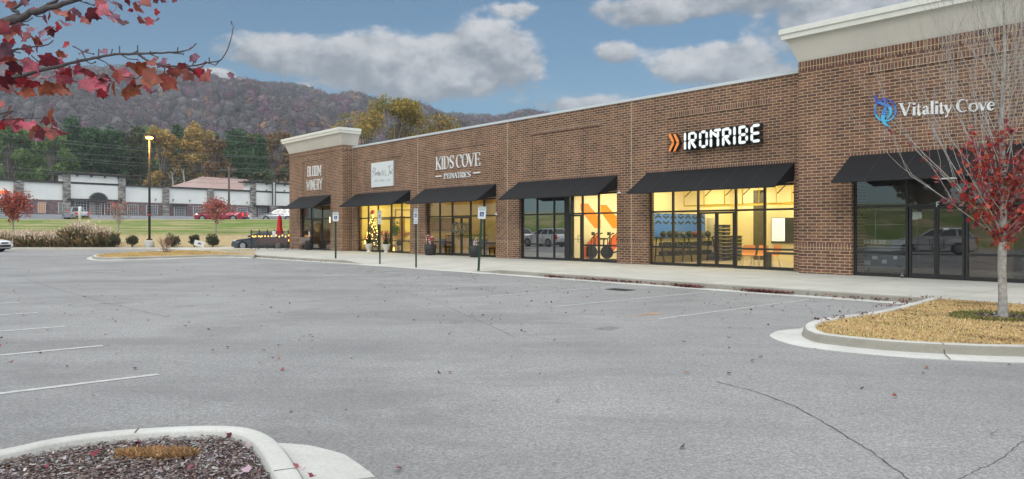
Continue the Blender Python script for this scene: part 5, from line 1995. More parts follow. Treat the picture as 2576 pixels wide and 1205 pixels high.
# ---------------------------------------------------------------- near maple on the right island
def near_maple():
    random.seed(21)
    root = empty('maple_tree', tree_p, 0, 'young maple with pale trunk and sparse red leaves on the dry grass island', 'tree')
    g = MB(); out = []
    H = 6.6; t0 = 1.28
    lead = [(0, 0, -.1), (.0, 0, .04), (.005, 0, .3), (-.01, 0, .8), (.0, .0, t0), (.02, 0, 2.2), (.0, .03, 3.2), (.04, 0, 4.4), (.02, .02, 5.6), (.05, 0, H)]
    rs = [.095, .078, .066, .062, .066, .044, .034, .022, .012, .004]
    g.tube(lead, rs, 10, 0, False)
    n = 40
    for i in range(n):
        f = i / n
        z = t0 - .08 + (4.5 - t0) * f ** 1.7
        a = i * 2.39996 + .6
        L = 2.15 * (1 - .5 * f) * random.uniform(.8, 1.15)
        up = .55 + 1.9 * f + random.uniform(-.2, .5)
        d = Vector((math.cos(a), math.sin(a), up)).normalized()
        branchy(g, Vector((.0, 0, z)), d, L, .012 * (1 - .35 * f), 3 if i % 2 == 0 else 2, .36, out, .42, 5, 5, .0016, .5, 3)
    g.build('trunk', M['near_bark'], root)
    P = []
    for pts, dp in out:
        for k_ in range(60):
            k = random.random() * (len(pts) - 1); i = int(k)
            q = pts[i].lerp(pts[i + 1], k - i)
            w = 1.0 if q.z < 2.3 else max(0, 1 - (q.z - 2.3) / .9)
            rr = math.hypot(q.x, q.y)
            w *= max(.05, 1 - max(0, rr - .50) / .42) * (1.0 if math.sin(q.x * 9 + 2) * math.sin(q.z * 7 + q.y * 6) > -.25 else .12)
            if rr > .8 and q.z < 2.4: w = .16 * (1 if math.sin(q.x * 5 + q.z * 7) > .1 else 0)
            if q.z < .95: w = 0
            if random.random() < w: P.append(tuple(q))
    P = np.array(P)
    m = 1900
    P = P[rng.choice(len(P), m)] + rng.normal(0, .05, (m, 3))
    scatter('crown', P, maple(), rng.uniform(.45, 1.25, m) * .072, rot_rand(m), pick([(.42, .045, .035), (.30, .03, .035), (.50, .09, .05), (.19, .03, .04), (.36, .12, .09), (.26, .07, .08)], m, .35), M['leaf'], root)
    print('near maple segs', len(out), 'leaves', m)


near_maple()


# ---------------------------------------------------------------- overhanging maple boughs at upper left
def bough_tree():
    random.seed(4)
    trunk_p = Vector((-4.9, 3.55, .08))
    root = empty('maple_tree', trunk_p, 0, 'red maple reaching in from the left with large leaves', 'tree')
    Y = 3.55
    c = .3368
    def pt(x, y, dy=0.0): return at(x * c, y * c, Y + dy) - trunk_p
    g = MB()
    g.tube([(0, 0, -.1), (0, 0, .3), (.03, .02, 1.2), (.0, 0, 2.6), (.05, 0, 4.0), (0, .05, 5.6), (.02, 0, 7)], [.13, .105, .095, .085, .06, .035, .008], 12, 0, False)
    def limb(pts, r0, r1, start_z, dys=None):
        P = [pt(x, y, (dys[i] if dys else 0)) for i, (x, y) in enumerate(pts)]
        if start_z is not None: P = [Vector((.03, 0, start_z)), (Vector((.03, 0, start_z)) + P[0]) / 2 + Vector((0, 0, -.06))] + P
        Q = []
        n = 5
        for i in range(len(P) - 1):
            p0, p1, p2, p3 = P[max(i - 1, 0)], P[i], P[i + 1], P[min(i + 2, len(P) - 1)]
            for k in range(n):
                t = k / n
                Q.append(0.5 * ((2 * p1) + (-p0 + p2) * t + (2 * p0 - 5 * p1 + 4 * p2 - p3) * t * t + (-p0 + 3 * p1 - 3 * p2 + p3) * t ** 3))
        Q.append(P[-1])
        m = len(Q)
        rs = [(r0 + (r1 - r0) * i / (m - 1)) * random.uniform(.93, 1.1) for i in range(m)]
        g.tube([q + Vector((random.gauss(0, r1 * .4), 0, random.gauss(0, r1 * .4))) for q in Q], rs, 7, 0, False)
        return Q
    limb([(-40, 190), (100, 150), (230, 98), (370, 58), (540, 10), (660, -40), (800, -110)], .024, .008, 1.9)
    limb([(210, 100), (300, 62), (410, 5), (470, -40)], .010, .006, None)
    limb([(-30, 160), (90, 70), (200, 2), (260, -50)], .010, .006, 2.1)
    limb([(-40, 425), (100, 378), (220, 352), (330, 340), (380, 318), (396, 300)], .006, .0022, 1.6)
    limb([(-60, 640), (150, 573), (300, 525), (420, 500), (560, 465), (700, 435), (850, 408), (1030, 402), (1200, 396), (1330, 388), (1400, 374), (1440, 352), (1466, 325)], .0115, .0020, 1.35)
    limb([(1030, 403), (1070, 432), (1110, 455), (1200, 485), (1330, 497), (1450, 490), (1550, 468), (1640, 452), (1690, 390), (1725, 290), (1745, 190)], .006, .0018, None)
    limb([(-60, 870), (20, 885), (130, 890), (230, 883), (330, 886)], .007, .002, 1.3)
    limb([(228, 885), (262, 920), (300, 942), (335, 952)], .003, .0018, None)
    limb([(228, 885), (245, 868), (252, 852)], .0026, .0016, None)
    tw = [((735, 440), (790, 465), (825, 498)), ((910, 410), (960, 440), (1028, 446)), ((640, 452), (680, 478), (712, 464)), ((830, 410), (838, 372)), ((893, 406), (893, 350)), ((1030, 402), (1028, 345)), ((735, 425), (738, 372)),
          ((1328, 388), (1328, 360)), ((1565, 468), (1562, 436)), ((1290, 395), (1370, 404)), ((1110, 398), (1180, 428)), ((545, 345), (580, 362), (618, 385), (700, 404)), ((610, 385), (640, 440)), ((930, 575), (1020, 585), (1060, 562)),
          ((640, 15), (690, 38), (705, 40)), ((600, 8), (640, 22), (700, 38)), ((150, 165), (205, 160), (240, 135)), ((160, 175), (210, 188)), ((290, 530), (288, 500)), ((235, 415), (280, 455)), ((1640, 452), (1610, 488), (1560, 470)),
          ((100, 385), (150, 395)), ((420, 500), (440, 470)), ((1440, 485), (1446, 462)), ((1735, 185), (1728, 165)), ((1230, 500), (1228, 560)), ((280, 100), (270, 122), (330, 126)), ((1105, 398), (1125, 388)), ((990, 396), (1020, 385))]
    for t in tw: g.tube([pt(*p) for p in t], [.0034] + [.0027] * (len(t) - 2) + [.0024], 5, 0, False); g.lathe([(.0015, -.005), (.0042, 0), (.001, .006)], 6, 0, tuple(pt(*t[-1])))
    # buds
    for i in range(60):
        k = random.choice([(600 + i * 14, 452 - i * 1.2), (1250 + i * 8, 494 - i * .4)])
    # a few more boughs out of view, so the tree is whole
    out = []
    for i in range(16):
        a = 1.9 + random.uniform(0, 4.4); z = 1.6 + i * .3
        branchy(g, Vector((0, 0, z)), Vector((math.cos(a) - .4, math.sin(a) * 1.0, .8)).normalized(), 1.5, .022, 2, .5, out, .3, 4, 5, .003, .5, 3)
    g.build('trunk', M['bark_twig'], root)
    # hand-placed leaves: crop position, size, shade
    LV = [(30, 15, 60, 2), (95, 50, 62, 2), (185, 25, 40, 3), (250, 75, 45, 1), (345, 150, 58, 4), (370, 105, 62, 1), (420, 85, 50, 2), (470, 110, 66, 2), (515, 130, 60, 2), (530, 72, 40, 1), (440, 200, 52, 0), (490, 180, 62, 3),
          (600, 115, 84, 3), (655, 150, 66, 2), (690, 110, 70, 5), (720, 130, 50, 5), (740, 95, 56, 2), (745, 25, 66, 0), (780, 85, 72, 4), (800, 100, 50, 1), (850, 25, 56, 5), (890, 35, 60, 3), (855, 75, 50, 1), (870, 150, 84, 3), (915, 170, 60, 5),
          (960, 15, 50, 5), (972, 75, 30, 0), (1040, 60, 78, 2), (1090, 25, 70, 2), (1060, 150, 60, 2), (1112, 165, 52, 0), (1160, 160, 48, 3), (1175, 90, 34, 0), (1165, 12, 30, 5), (1300, 8, 30, 5), (1225, 5, 34, 3),
          (40, 215, 84, 1), (65, 255, 90, 2), (75, 300, 66, 0), (130, 190, 60, 3), (150, 240, 66, 1), (190, 285, 70, 1), (235, 225, 56, 3), (250, 280, 48, 2), (290, 310, 60, 2), (320, 255, 62, 3), (375, 215, 50, 1), (385, 250, 48, 5),
          (345, 300, 50, 3), (490, 340, 48, 0), (460, 405, 52, 2), (475, 420, 38, 2), (285, 360, 84, 2), (50, 380, 90, 3), (210, 375, 64, 1), (60, 450, 86, 2), (105, 510, 76, 5), (20, 475, 50, 1), (215, 495, 82, 4), (75, 545, 42, 0),
          (345, 455, 108, 1), (345, 425, 60, 5), (455, 490, 88, 4), (455, 545, 60, 0), (520, 545, 70, 0), (590, 510, 96, 4), (640, 540, 56, 1), (400, 570, 120, 4), (500, 600, 90, 4), (235, 580, 100, 4), (185, 610, 80, 0), (90, 580, 80, 5),
          (45, 620, 90, 5), (60, 660, 80, 1), (115, 675, 80, 2), (150, 620, 70, 0), (245, 635, 72, 0), (215, 690, 84, 6), (358, 670, 88, 6), (470, 680, 108, 6), (470, 620, 60, 0), (620, 395, 60, 3), (780, 388, 46, 3), (865, 520, 70, 4), (885, 580, 76, 2),
          (685, 590, 66, 0), (665, 640, 86, 4), (750, 640, 96, 4), (790, 590, 90, 5), (815, 660, 70, 1), (860, 680, 92, 6), (750, 700, 54, 0), (770, 715, 44, 5), (680, 560, 50, 1), (930, 560, 70, 4), (960, 590, 74, 1), (1000, 620, 66, 0), (995, 680, 112, 6),
          (1000, 500, 76, 2), (1070, 510, 86, 6), (1140, 590, 106, 6), (1140, 470, 66, 2), (1220, 480, 66, 3), (1110, 670, 64, 4), (1150, 690, 52, 3), (1245, 625, 104, 2), (1310, 545, 92, 2), (1265, 500, 36, 0), (1375, 500, 56, 5), (1395, 570, 66, 2),
          (1410, 365, 42, 3), (1450, 440, 56, 3), (1515, 500, 66, 1), (1445, 530, 56, 5), (1500, 560, 76, 1), (1545, 575, 80, 2), (1725, 570, 50, 3), (1360, 495, 44, 1), (1480, 545, 60, 0),
          (5, 790, 60, 2), (65, 840, 80, 6), (385, 875, 92, 6), (350, 905, 66, 1), (55, 920, 60, 1), (120, 935, 96, 4), (155, 925, 64, 1), (205, 940, 86, 4), (235, 985, 86, 2), (260, 960, 60, 2), (345, 980, 86, 1), (375, 1010, 86, 2), (310, 1010, 66, 5),
          (455, 975, 92, 4), (10, 945, 60, 0), (400, 945, 50, 5), (300, 1030, 60, 3)]
    PAL = [(.34, .022, .03), (.25, .055, .06), (.28, .075, .05), (.24, .12, .15), (.42, .10, .125), (.09, .012, .018), (.34, .095, .04)]
    n = len(LV)
    tp = np.array(maple())
    pos, Rm, sc, cols = [], [], [], []
    for (x, y, s_, ci) in LV:
        p = pt(x, y, random.uniform(-.18, .18))
        s_m = s_ * c / F0 * Y * 1.32
        # hanging: tip down or to the right, blade turned partly to the viewer
        tip = random.choice([-90, -75, -110, -60, -45, -20, -130]) + random.uniform(-15, 15)
        turn = random.uniform(-68, 68); tilt = random.uniform(-62, 62)
        Mx = Matrix.Rotation(R(turn), 3, 'Z') @ Matrix.Rotation(R(tilt), 3, 'X') @ Matrix.Rotation(R(-(tip - 90)), 3, 'Y') @ Matrix.Rotation(R(90), 3, 'X')
        # lift the leaf so that its middle sits on the measured spot
        off = Mx @ Vector((0, .5 * s_m, 0))
        pos.append(tuple(p - off)); Rm.append(np.array(Mx)); sc.append(s_m); cols.append(np.array(PAL[ci]) * random.uniform(.8, 1.2))
    k = len(pos)
    # leaves on the out-of-view boughs
    for pts, dp in out:
        for _ in range(3):
            q = random.choice(pts)
            if (q + trunk_p).x / max(.1, (q + trunk_p).y) > -.78 and (q + trunk_p).y > 0: continue
            pos.append(tuple(q)); Rm.append(np.array(Matrix.Rotation(random.uniform(0, 6), 3, 'Z') @ Matrix.Rotation(random.uniform(1, 2.5), 3, 'X'))); sc.append(.08); cols.append(np.array(PAL[random.randrange(7)]))
    pos = np.array(pos); sc = np.array(sc)
    cols = np.array(cols)
    k = len(leaf_fold())
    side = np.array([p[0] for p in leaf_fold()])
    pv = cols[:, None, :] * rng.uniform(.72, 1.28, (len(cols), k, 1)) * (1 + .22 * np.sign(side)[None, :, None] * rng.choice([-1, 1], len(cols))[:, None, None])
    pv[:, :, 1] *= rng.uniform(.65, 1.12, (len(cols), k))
    scatter('crown', pos, leaf_fold(), sc, np.array(Rm), np.clip(pv, 0, 1), M['bigleaf'], root)


def leaf_fold():
    return [(x, y, .22 * abs(x) - .18 * (y - .45) ** 2 + (.05 if i % 3 == 0 else -.03)) for i, (x, y, z) in enumerate(maple())]


M['bark_twig'] = mat('maple_twig_bark', (.095, .080, .082), .85, var=.4, vscale=30, bump=.6, bscale=120)
M['bigleaf'] = col_mat('large_maple_leaf', .42, .2, .5, grain=.45, gs=34)
bough_tree()

# ---------------------------------------------------------------- shrubs and ornamental grass along the far kerb
SH = [(286, 604, 20, 'round green shrub, nearest to the plumed grass'), (333, 606, 17, 'round dark shrub just left of the lamp base'), (434, 605, 22, 'largest round shrub, just right of the lamp base'),
      (489, 604, 15, 'small round shrub behind the tilted white sign'), (535, 603, 19, 'round dark shrub right of the tilted white sign')]
for u, v, rp_, lab in SH:
    Y = 59.6; r = rp_ / F0 * Y
    c = at(u, v, Y)
    zb = float(terr(c.x, Y))
    root = empty('round_shrub', (c.x, Y, zb), 0, lab, 'shrub', 'clipped shrubs along the far kerb')
    g = MB()
    for k in range(7):
        a = k * .9; g.tube([(0, 0, -.05), (r * .4 * math.cos(a), r * .4 * math.sin(a), r * 1.1)], [.03, .012], 4, 0, False)
    g.build('stem', M['bark'], root)
    cz = c.z - zb
    cl = [(r * .45 * math.cos(a) * random.uniform(.5, 1), r * .45 * math.sin(a), cz + r * .5 * random.uniform(-.7, .9), r * .55, r * .5) for a in np.linspace(0, 6.2, 11)]
    leafy(lambda n: clumped(cl, n, .3), 1500, .06, [(.05, .075, .03), (.075, .11, .045), (.06, .06, .04), (.13, .10, .065)], 'foliage', root)


def orn_grass(u, vb, h, w, Y, lab, plume=.5, n=2600):
    x = (u - UC) / F0 * Y; zb = float(terr(x, Y))
    root = empty('ornamental_grass', (x, Y, zb), 0, lab, 'grass clump', 'plumed grasses along the far kerb')
    # arching blades from the crown of the plant
    a = rng.uniform(0, 2 * np.pi, n); t = np.abs(rng.normal(0, .5, n)); L = h * rng.uniform(.55, 1.05, n) * (1 - .2 * t)
    bx, by = rng.normal(0, w * .16, n), rng.normal(0, w * .12, n)
    seg = []
    dx = np.cos(a) * np.sin(t); dy = np.sin(a) * np.sin(t)
    wd = rng.uniform(.012, .022, n)
    px, py = np.cos(a + 1.57) * wd, np.sin(a + 1.57) * wd
    z0 = np.zeros(n)
    mx, my, mz = bx + dx * L * .55, by + dy * L * .55, L * .62
    ex, ey, ez = bx + dx * L * 1.15, by + dy * L * 1.15, L * (.98 - .35 * t)
    V = np.stack([np.stack([bx - px, by - py, z0], 1), np.stack([bx + px, by + py, z0], 1), np.stack([mx + px, my + py, mz], 1), np.stack([ex, ey, ez], 1), np.stack([mx - px, my - py, mz], 1)], 1)
    cols = pick([(.34, .27, .12), (.22, .22, .09), (.46, .32, .18), (.54, .38, .24), (.18, .19, .07)], n, .3)
    np_mesh('blade', V.reshape(-1, 3), n, 5, cols, M['foliage'], root)
    m = int(900 * plume)
    i = rng.choice(n, m)
    pos = np.stack([ex[i], ey[i], ez[i] + .05], 1) + rng.normal(0, .06, (m, 3))
    scatter('plume', pos, [(-.5, 0, 0), (.5, 0, 0), (.3, .1, 1), (-.3, .1, 1)], np.column_stack([np.full(m, .07), np.full(m, .07), rng.uniform(.12, .25, m)]), rot_rand(m, .5), pick([(.78, .68, .54), (.66, .50, .38), (.85, .78, .66), (.58, .42, .30)], m, .2), M['foliage'], root)


gx = [(-70, 1.35, 2.2, 'first'), (-25, 1.3, 2.2, ''), (12, 1.25, 1.9, ''), (45, 1.2, 1.9, ''), (76, 1.25, 1.9, ''), (106, 1.15, 1.9, ''), (136, 1.15, 1.8, ''), (160, 1.1, 1.6, '')]
labs = ['plumed grass clump outside the left edge behind the white car', 'plumed grass clump behind the white car bonnet', 'plumed grass clump just right of the white car nose', 'second plumed clump from the white car, below the red maple',
        'third plumed clump from the white car', 'fourth plumed clump from the white car', 'low plumed clump left of the tall pink mound', 'short clump touching the tall pink mound']
for (u, h, w, _), lb in zip(gx, labs):
    orn_grass(u, 0, h, w, 59.9, lb, .5, 2000)
orn_grass(202, 0, 1.95, 2.6, 60.2, 'tallest pink-brown plumed grass mound', .9, 3600)
orn_grass(243, 0, 1.65, 2.6, 60.0, 'green-based grass mound with white plumes right of the pink one', .8, 3000)

# bare reddish bush in the left island
p = onz(417, 634, .14)
root = empty('bare_bush', p, 0, 'small bare reddish bush on the tan island', 'bush'); g = MB(); out = []
random.seed(9)
for k in range(16):
    a = k * 2.4; branchy(g, Vector((random.gauss(0, .12), random.gauss(0, .08), 0)), Vector((.4 * math.cos(a), .4 * math.sin(a), 1)).normalized(), .5, .012, 2, .45, out, .2, 3, 4, .004, .6, 3)
g.build('stem', mat('red_twig', (.26, .13, .10), .8, var=.3), root)
g = MB(); g.add([(.55 * math.cos(a), .32 * math.sin(a), .004) for a in np.linspace(0, 6, 14)] + [(0, 0, .08)], [(i, (i + 1) % 14, 14) for i in range(14)])
g.build('mulch_mound', M['soil'], root, fix=False)
# ---------------------------------------------------------------- the white shops across the road
FO = Vector((-77.7, 111.0, 0)); FR = math.atan2(.794, .607)
FZ = 3.8


def fq(u):
    k = (u - UC) / F0
    return (k * 111.0 + 77.7) / (.607 - .794 * k)


def fqz(u, v):
    q = fq(u); return CAMZ + (VH - v) / F0 * (111.0 + .794 * q) - FZ


def far_shops():
    root = empty('white_shops', (FO.x, FO.y, FZ), FR, 'long low white stucco and purple brick shops with stone pillars across the road', 'building')
    WB = mat('far_white_stucco', (.86, .87, .84), .9, var=.06, vscale=.6)
    PB = brick_mat('far_purple_brick', .45, .16, (.10, .065, .075), (.17, .115, .125), (.25, .18, .18), (.30, .25, .25), .02)
    # ledge stone
    m_, b, pr, out = new_mat('ledge_stone')
    co = b.n('ShaderNodeTexCoord').outputs['Object']
    v_ = b.n('ShaderNodeTexVoronoi'); b.link(b.mapping(co, scale=(1.6, 1.6, 5.0)), v_.inputs['Vector']); v_.inputs['Scale'].default_value = 1.0
    sc_ = b.n('ShaderNodeSeparateColor'); b.link(v_.outputs['Color'], sc_.inputs[0])
    rp_ = b.n('ShaderNodeValToRGB'); b.link(sc_.outputs[0], rp_.inputs[0])
    rp_.color_ramp.elements[0].color = (.09, .085, .085, 1); rp_.color_ramp.elements[1].color = (.42, .40, .36, 1)
    b.link(rp_.outputs[0], pr.inputs['Base Color']); pr.inputs['Roughness'].default_value = .9
    ST = m_
    BK = mat('far_dark_trim', (.05, .045, .045), .6, var=.1)
    GL = mat('far_window_glass', (.035, .042, .048), .12, var=.2, spec=.6)
    WF = mat('far_white_frame', (.6, .6, .6), .5, var=0)
    H, zb = 5.15, 2.45
    L0, L1 = -30, 78
    # wall bands
    g = MB()
    g.box(L0, L1, 0, 22, 0, zb, 0); g.box(L0 + .01, L1 - .01, -.04, 21.9, zb + .002, H, 1)
    g.build('wall', [PB, WB], root)
    t = MB(); t.box(L0 - .2, L1 + .2, -.30, 22.2, H + .002, H + .32)
    t.build('roof_edge', BK, root)
    # stone pillars
    for (a, c, h) in ((34, 57, H + .1), (157, 175, 6.9), (295, 313, 6.9), (407.5, 423, H + .1), (520, 535.5, H + .1), (628, 641, 7.2)):
        g = MB(); g.box(fq(a), fq(c), -.45, .0, 0, h); g.build('stone_pillar', ST, root)
    # taller entries
    for (a, c, h, hb) in ((166, 304, 6.75, 2.75), (634, 810, 7.05, 2.55)):
        q0, q1 = fq(a), fq(c)
        g = MB(); g.box(q0, q1, -.25, 3, hb, h - .1); g.build('entry_gable', WB, root)
        g = MB(); g.box(q0 - 1.1, q1 + 1.1, -.75, 3.2, h, h + .22)
        g.box(q0, q1, -.9, -.26, hb - .22, hb - .01)
        g.build('entry_trim', BK, root)
        n = 4
        for i in range(n):
            x = q0 + (q1 - q0) * (i + .7) / n
            g = MB(); g.box(x - .09, x + .09, -.55, -.26, h - 1.5, h - 1.32); g.build('bracket_lamp', BK, root)
            g = MB(); g.box(x - .07, x + .07, -.72, -.26, h - .4, h - .02); g.build('eave_bracket', BK, root)
    # arch over the stone entry
    ca = (fq(228) + fq(262)) / 2; ra = (fq(262) - fq(222)) / 2
    g = MB(); g.xprism([(ca + ra * math.cos(a_), 2.80 + ra * .75 * math.sin(a_)) for a_ in np.linspace(0, math.pi, 14)], -.40, -.26)
    g.build('arch_window', GL, root)
    g = MB()
    for i in range(13):
        a0, a1 = math.pi * i / 13, math.pi * (i + 1) / 13
        g.xprism([(ca + (ra + d) * math.cos(a_), 2.80 + (ra + d) * .75 * math.sin(a_)) for d, a_ in ((0, a0), (.22, a0), (.22, a1), (0, a1))], -.46, -.26)
    g.build('arch_trim', ST, root)

    def win(u0, u1, zl, zh, nx, nz, door=False, y=-.0, glass=None):
        q0, q1 = fq(u0), fq(u1)
        g = MB(); g.box(q0, q1, y - .10, y - .045, zl, zh)
        w = g.build('window', glass or GL, root)
        f = MB()
        th = .05 if not door else .11
        f.box(q0 - .07, q0 + .02, y - .14, y - .0, zl - .06, zh + .07); f.box(q1 - .02, q1 + .07, y - .14, y - .0, zl - .06, zh + .07)
        f.box(q0 + .02, q1 - .02, y - .14, y, zh, zh + .07); f.box(q0 + .02, q1 - .02, y - .14, y, zl - .06, zl)
        for i in range(1, nx):
            x = q0 + (q1 - q0) * i / nx
            f.box(x - .025, x + .025, y - .125, y - .101, zl, zh)
        for i in range(1, nz):
            z = zl + (zh - zl) * i / nz
            f.box(q0 + .02, q1 - .02, y - .130, y - .1015, z - .025, z + .025)
        f.build('window_frame', WF, w)
        return w
    warm = mat('far_lit_glass', (.3, .15, .05), .3, emit=(1, .45, .12), es=.25)
    win(96, 113, .35, 1.95, 3, 5, glass=warm)
    win(147, 156, .35, 1.95, 3, 5)
    win(236, 276, .05, 2.1, 3, 1, True, -.02)
    win(188, 216, .05, 2.25, 4, 5, True, -.02); win(226, 254, .15, 2.1, 6, 5, False, -.02, mat('far_curtained_glass', (.20, .14, .09), .4)); win(262, 292, .05, 2.15, 4, 5, True, -.02)
    win(320, 346, .3, 1.9, 5, 5); win(368, 395, .3, 1.9, 6, 6); win(438, 464, .2, 1.95, 6, 6); win(486, 511, .3, 1.9, 6, 6)
    win(540, 551, .4, 1.9, 3, 5); win(560, 580, .4, 1.9, 4, 5); win(596, 620, .35, 1.9, 6, 5); win(650, 668, .25, 2.0, 5, 5, y=-.02); win(693, 703, .05, 2.2, 2, 4, True, -.02); win(708, 735, .3, 2.0, 6, 5, y=-.02)
    win(-60, -40, .3, 1.9, 5, 5); win(-20, 10, .3, 1.9, 6, 5)
    for u0, u1 in ((433, 467),):
        g = MB(); g.box(fq(u0), fq(u1), -.8, -.02, 2.1, 2.25); g.build('door_hood', BK, root)
    for u in (390, 434, 476, 620):
        g = MB(); q = fq(u); g.tube([(q, -.04, 2.75), (q, -.3, 3.1)], .05, 5); g.box(q - .12, q + .12, -.38, -.2, 3.05, 3.15); g.build('gooseneck_lamp', BK, root)
    # stone pier and tall pointed frame at the right entry
    q0, q1 = fq(671), fq(688)
    g = MB(); g.box(q0, q1, -1.5, -.9, 0, 2.55); g.build('stone_pillar', ST, root)
    qa, qb = fq(675), fq(684)
    zt = fqz(680, 430)
    s = empty('steeple_sign', root.matrix_world @ Vector((0, 0, 0)), 0, 'tall narrow black pointed frame with a white panel above a stone pier', 'sign')
    s.location = (FO.x, FO.y, FZ); s.rotation_euler = (0, 0, FR)
    g = MB(); g.box(qa, qa + .16, -1.35, -1.15, 2.56, zt - 2.2); g.box(qb - .16, qb, -1.35, -1.15, 2.56, zt - 2.2)
    g.tube([(qa + .08, -1.25, zt - 2.2), ((qa + qb) / 2, -1.25, zt)], .11, 5); g.tube([(qb - .08, -1.25, zt - 2.2), ((qa + qb) / 2, -1.25, zt)], .11, 5)
    g.build('frame', BK, s)
    g = MB(); g.box(qa + .2, qb - .2, -1.3, -1.2, 2.7, zt - 2.4); g.build('panel', WF, s)
    # orange sign at the far left
    s = empty('shop_sign', (FO.x, FO.y, FZ), FR, 'narrow glowing orange sign on the white wall at the far left edge', 'sign')
    g = MB(); g.box(fq(-40), fq(24), -.14, -.045, fqz(10, 487), fqz(10, 480)); g.build('lit_box', emit_mat('orange_glow', (1, .16, .03), 1.1), s)
    # red metal gable roof building behind
    rr = empty('metal_roofed_hall', (FO.x, FO.y, FZ), FR, 'hall with a faded red standing seam metal roof rising behind the white shops', 'building')
    RM = mat('faded_red_metal', (.42, .29, .26), .5, .1, var=.1, vscale=.7)
    # gable: eave at the front, ridge further back
    def pj(u, v, dback):
        k = (u - UC) / F0
        # point on the plane dback metres behind the front line
        ax, ay = FO.x - .794 * dback, FO.y + .607 * dback
        q = (k * ay - ax) / (.607 - .794 * k)
        return q, CAMZ + (VH - v) / F0 * (ay + .794 * q) - FZ
    e0, ez = pj(484.6, 474, 8); e1, _ = pj(760, 483, 8)
    r0, rz_ = pj(507.7, 444.5, 15)
    e1 = e0 + 46
    g = MB()
    g.add([(e0, 8, ez), (e1, 8, ez), (e1, 15, rz_), (r0, 15, rz_), (e1, 22, ez), (e0, 22, ez)], [(0, 1, 2, 3), (3, 2, 4, 5), (0, 3, 5)], 0)
    g.build('roof', RM, rr)
    g = MB(); g.add([(e1 - .2, 8.3, -3), (e1 - .2, 21.7, -3), (e1 - .2, 21.7, ez - .1), (e1 - .2, 15, rz_ - .2), (e1 - .2, 8.3, ez - .1)], [(0, 1, 2, 3, 4)])
    g.box(e0 + .2, e1 - .2, 8.3, 21.7, -3, ez - .1); g.build('wall', WB, rr)
    g = MB()
    n = int((e1 - e0) / .75)
    for i in range(n):
        x = e0 + .2 + i * .75
        s_ = .05
        if x < r0: continue
        g.add([(x, 8, ez + .01), (x + s_, 8, ez + .01), (x + s_, 15, rz_ + .01), (x, 15, rz_ + .01), (x, 8, ez + .09), (x + s_, 8, ez + .09), (x + s_, 15, rz_ + .09), (x, 15, rz_ + .09)],
              [(4, 5, 6, 7), (0, 4, 7, 3), (1, 2, 6, 5), (0, 1, 5, 4)])
    g.build('standing_seam', mat('seam_red', (.50, .38, .35), .5), rr, fix=False)


far_shops()

# ---------------------------------------------------------------- street lamp, poles and wires
def lamp():
    Y = 58.9; c = at(376, 622, Y); zb = float(terr(c.x, Y))
    root = empty('street_lamp', (c.x, Y, zb), 0, 'tall brown car park lamp, lit, on a round concrete base', 'street lamp')
    top = CAMZ + (VH - 345) / F0 * Y - zb
    g = MB(); g.lathe([(.36, -.1), (.37, .5), (.35, .58), (.0, .6)], 20); g.build('base', M['kerb'], root)
    g = MB(); g.box(-.16, .16, -.16, .16, .58, .7); g.tube([(0, 0, .6), (0, 0, top)], [.10, .085], 8, 0)
    g.build('pole', mat('bronze_pole', (.05, .035, .025), .5, .3, var=.1), root)
    g = MB(); g.box(-.28, .28, -.28, .28, top, top + .14); g.box(-.2, .2, -.2, .2, top + .14, top + .2)
    hd = g.build('lamp_head', mat('bronze_head', (.05, .04, .03), .5, .3), root)
    g = MB(); g.lathe([(.24, -.13), (.27, -.05), (.26, .0)], 14, c=(0, 0, top)); g.build('lens', emit_mat('sodium_lens', (1, .62, .16), 9), hd)
    # its own light
    ld = bpy.data.lights.new('lamp_light', 'POINT'); ld.energy = 500; ld.color = (1, .55, .18); ld.shadow_soft_size = .25
    lo = bpy.data.objects.new('lamp_light', ld); C.objects.link(lo); lo.location = (c.x, Y - .35, zb + top - .35)
    g = MB(); g.lathe([(.103, 0), (.103, .09)], 10, c=(0, 0, 2.6)); g.build('band', mat('red_band', (.6, .05, .05), .5), root)


lamp()


def pole(u, vt, Y, zb, arms, lab):
    x = (u - UC) / F0 * Y
    root = empty('utility_pole', (x, Y, zb), 0, lab, 'utility pole')
    H = CAMZ + (VH - vt) / F0 * Y - zb
    g = MB(); g.tube([(0, 0, -.2), (0, 0, H)], [.17, .11], 7); g.build('pole', mat('weathered_wood', (.12, .10, .085), .9, var=.3), root)
    for dz in arms:
        g = MB(); g.box(-1.2, 1.2, -.06, .06, H - dz, H - dz + .12)
        for k in (-1.1, -.6, .6, 1.1): g.lathe([(.04, 0), (.05, .12), (.02, .16)], 6, c=(k, 0, H - dz + .12))
        g.build('crossarm', M['bark'], root)
    return root


pole(576, 419, 100, 2.4, (.5, 1.6), 'thin utility pole standing before the red metal roof')
pole(-190, 255, 84, 2.5, (.5, 2.0), 'utility pole outside the picture at left carrying the wires')
pole(880, 330, 84, 2.0, (.5, 2.0), 'utility pole hidden behind the brick shops')
WL = [((-190, 240), (663, 337), 80), ((-190, 262), (663, 351), 80), ((-190, 308), (663, 384), 84), ((-190, 318), (663, 388), 84), ((-190, 346), (663, 404), 88), ((-190, 362), (726, 419), 88),
      ((-190, 366), (726, 428), 88), ((-190, 400), (726, 447), 88), ((-190, 412), (726, 456), 88)]
wm = mat('power_wire', (.22, .22, .23), .5, .3, var=0)
wl_lab = ['highest power line crossing the hillside above the trees', 'second highest power line crossing the hillside', 'power line crossing the pines, upper of a close pair', 'power line crossing the pines, lower of a close pair',
          'power line passing just under the lamp head', 'upper line of the pair low over the red roof ridge', 'lower line of the pair low over the red roof ridge', 'line crossing the red roof just below its ridge', 'lowest power line crossing the red roof']
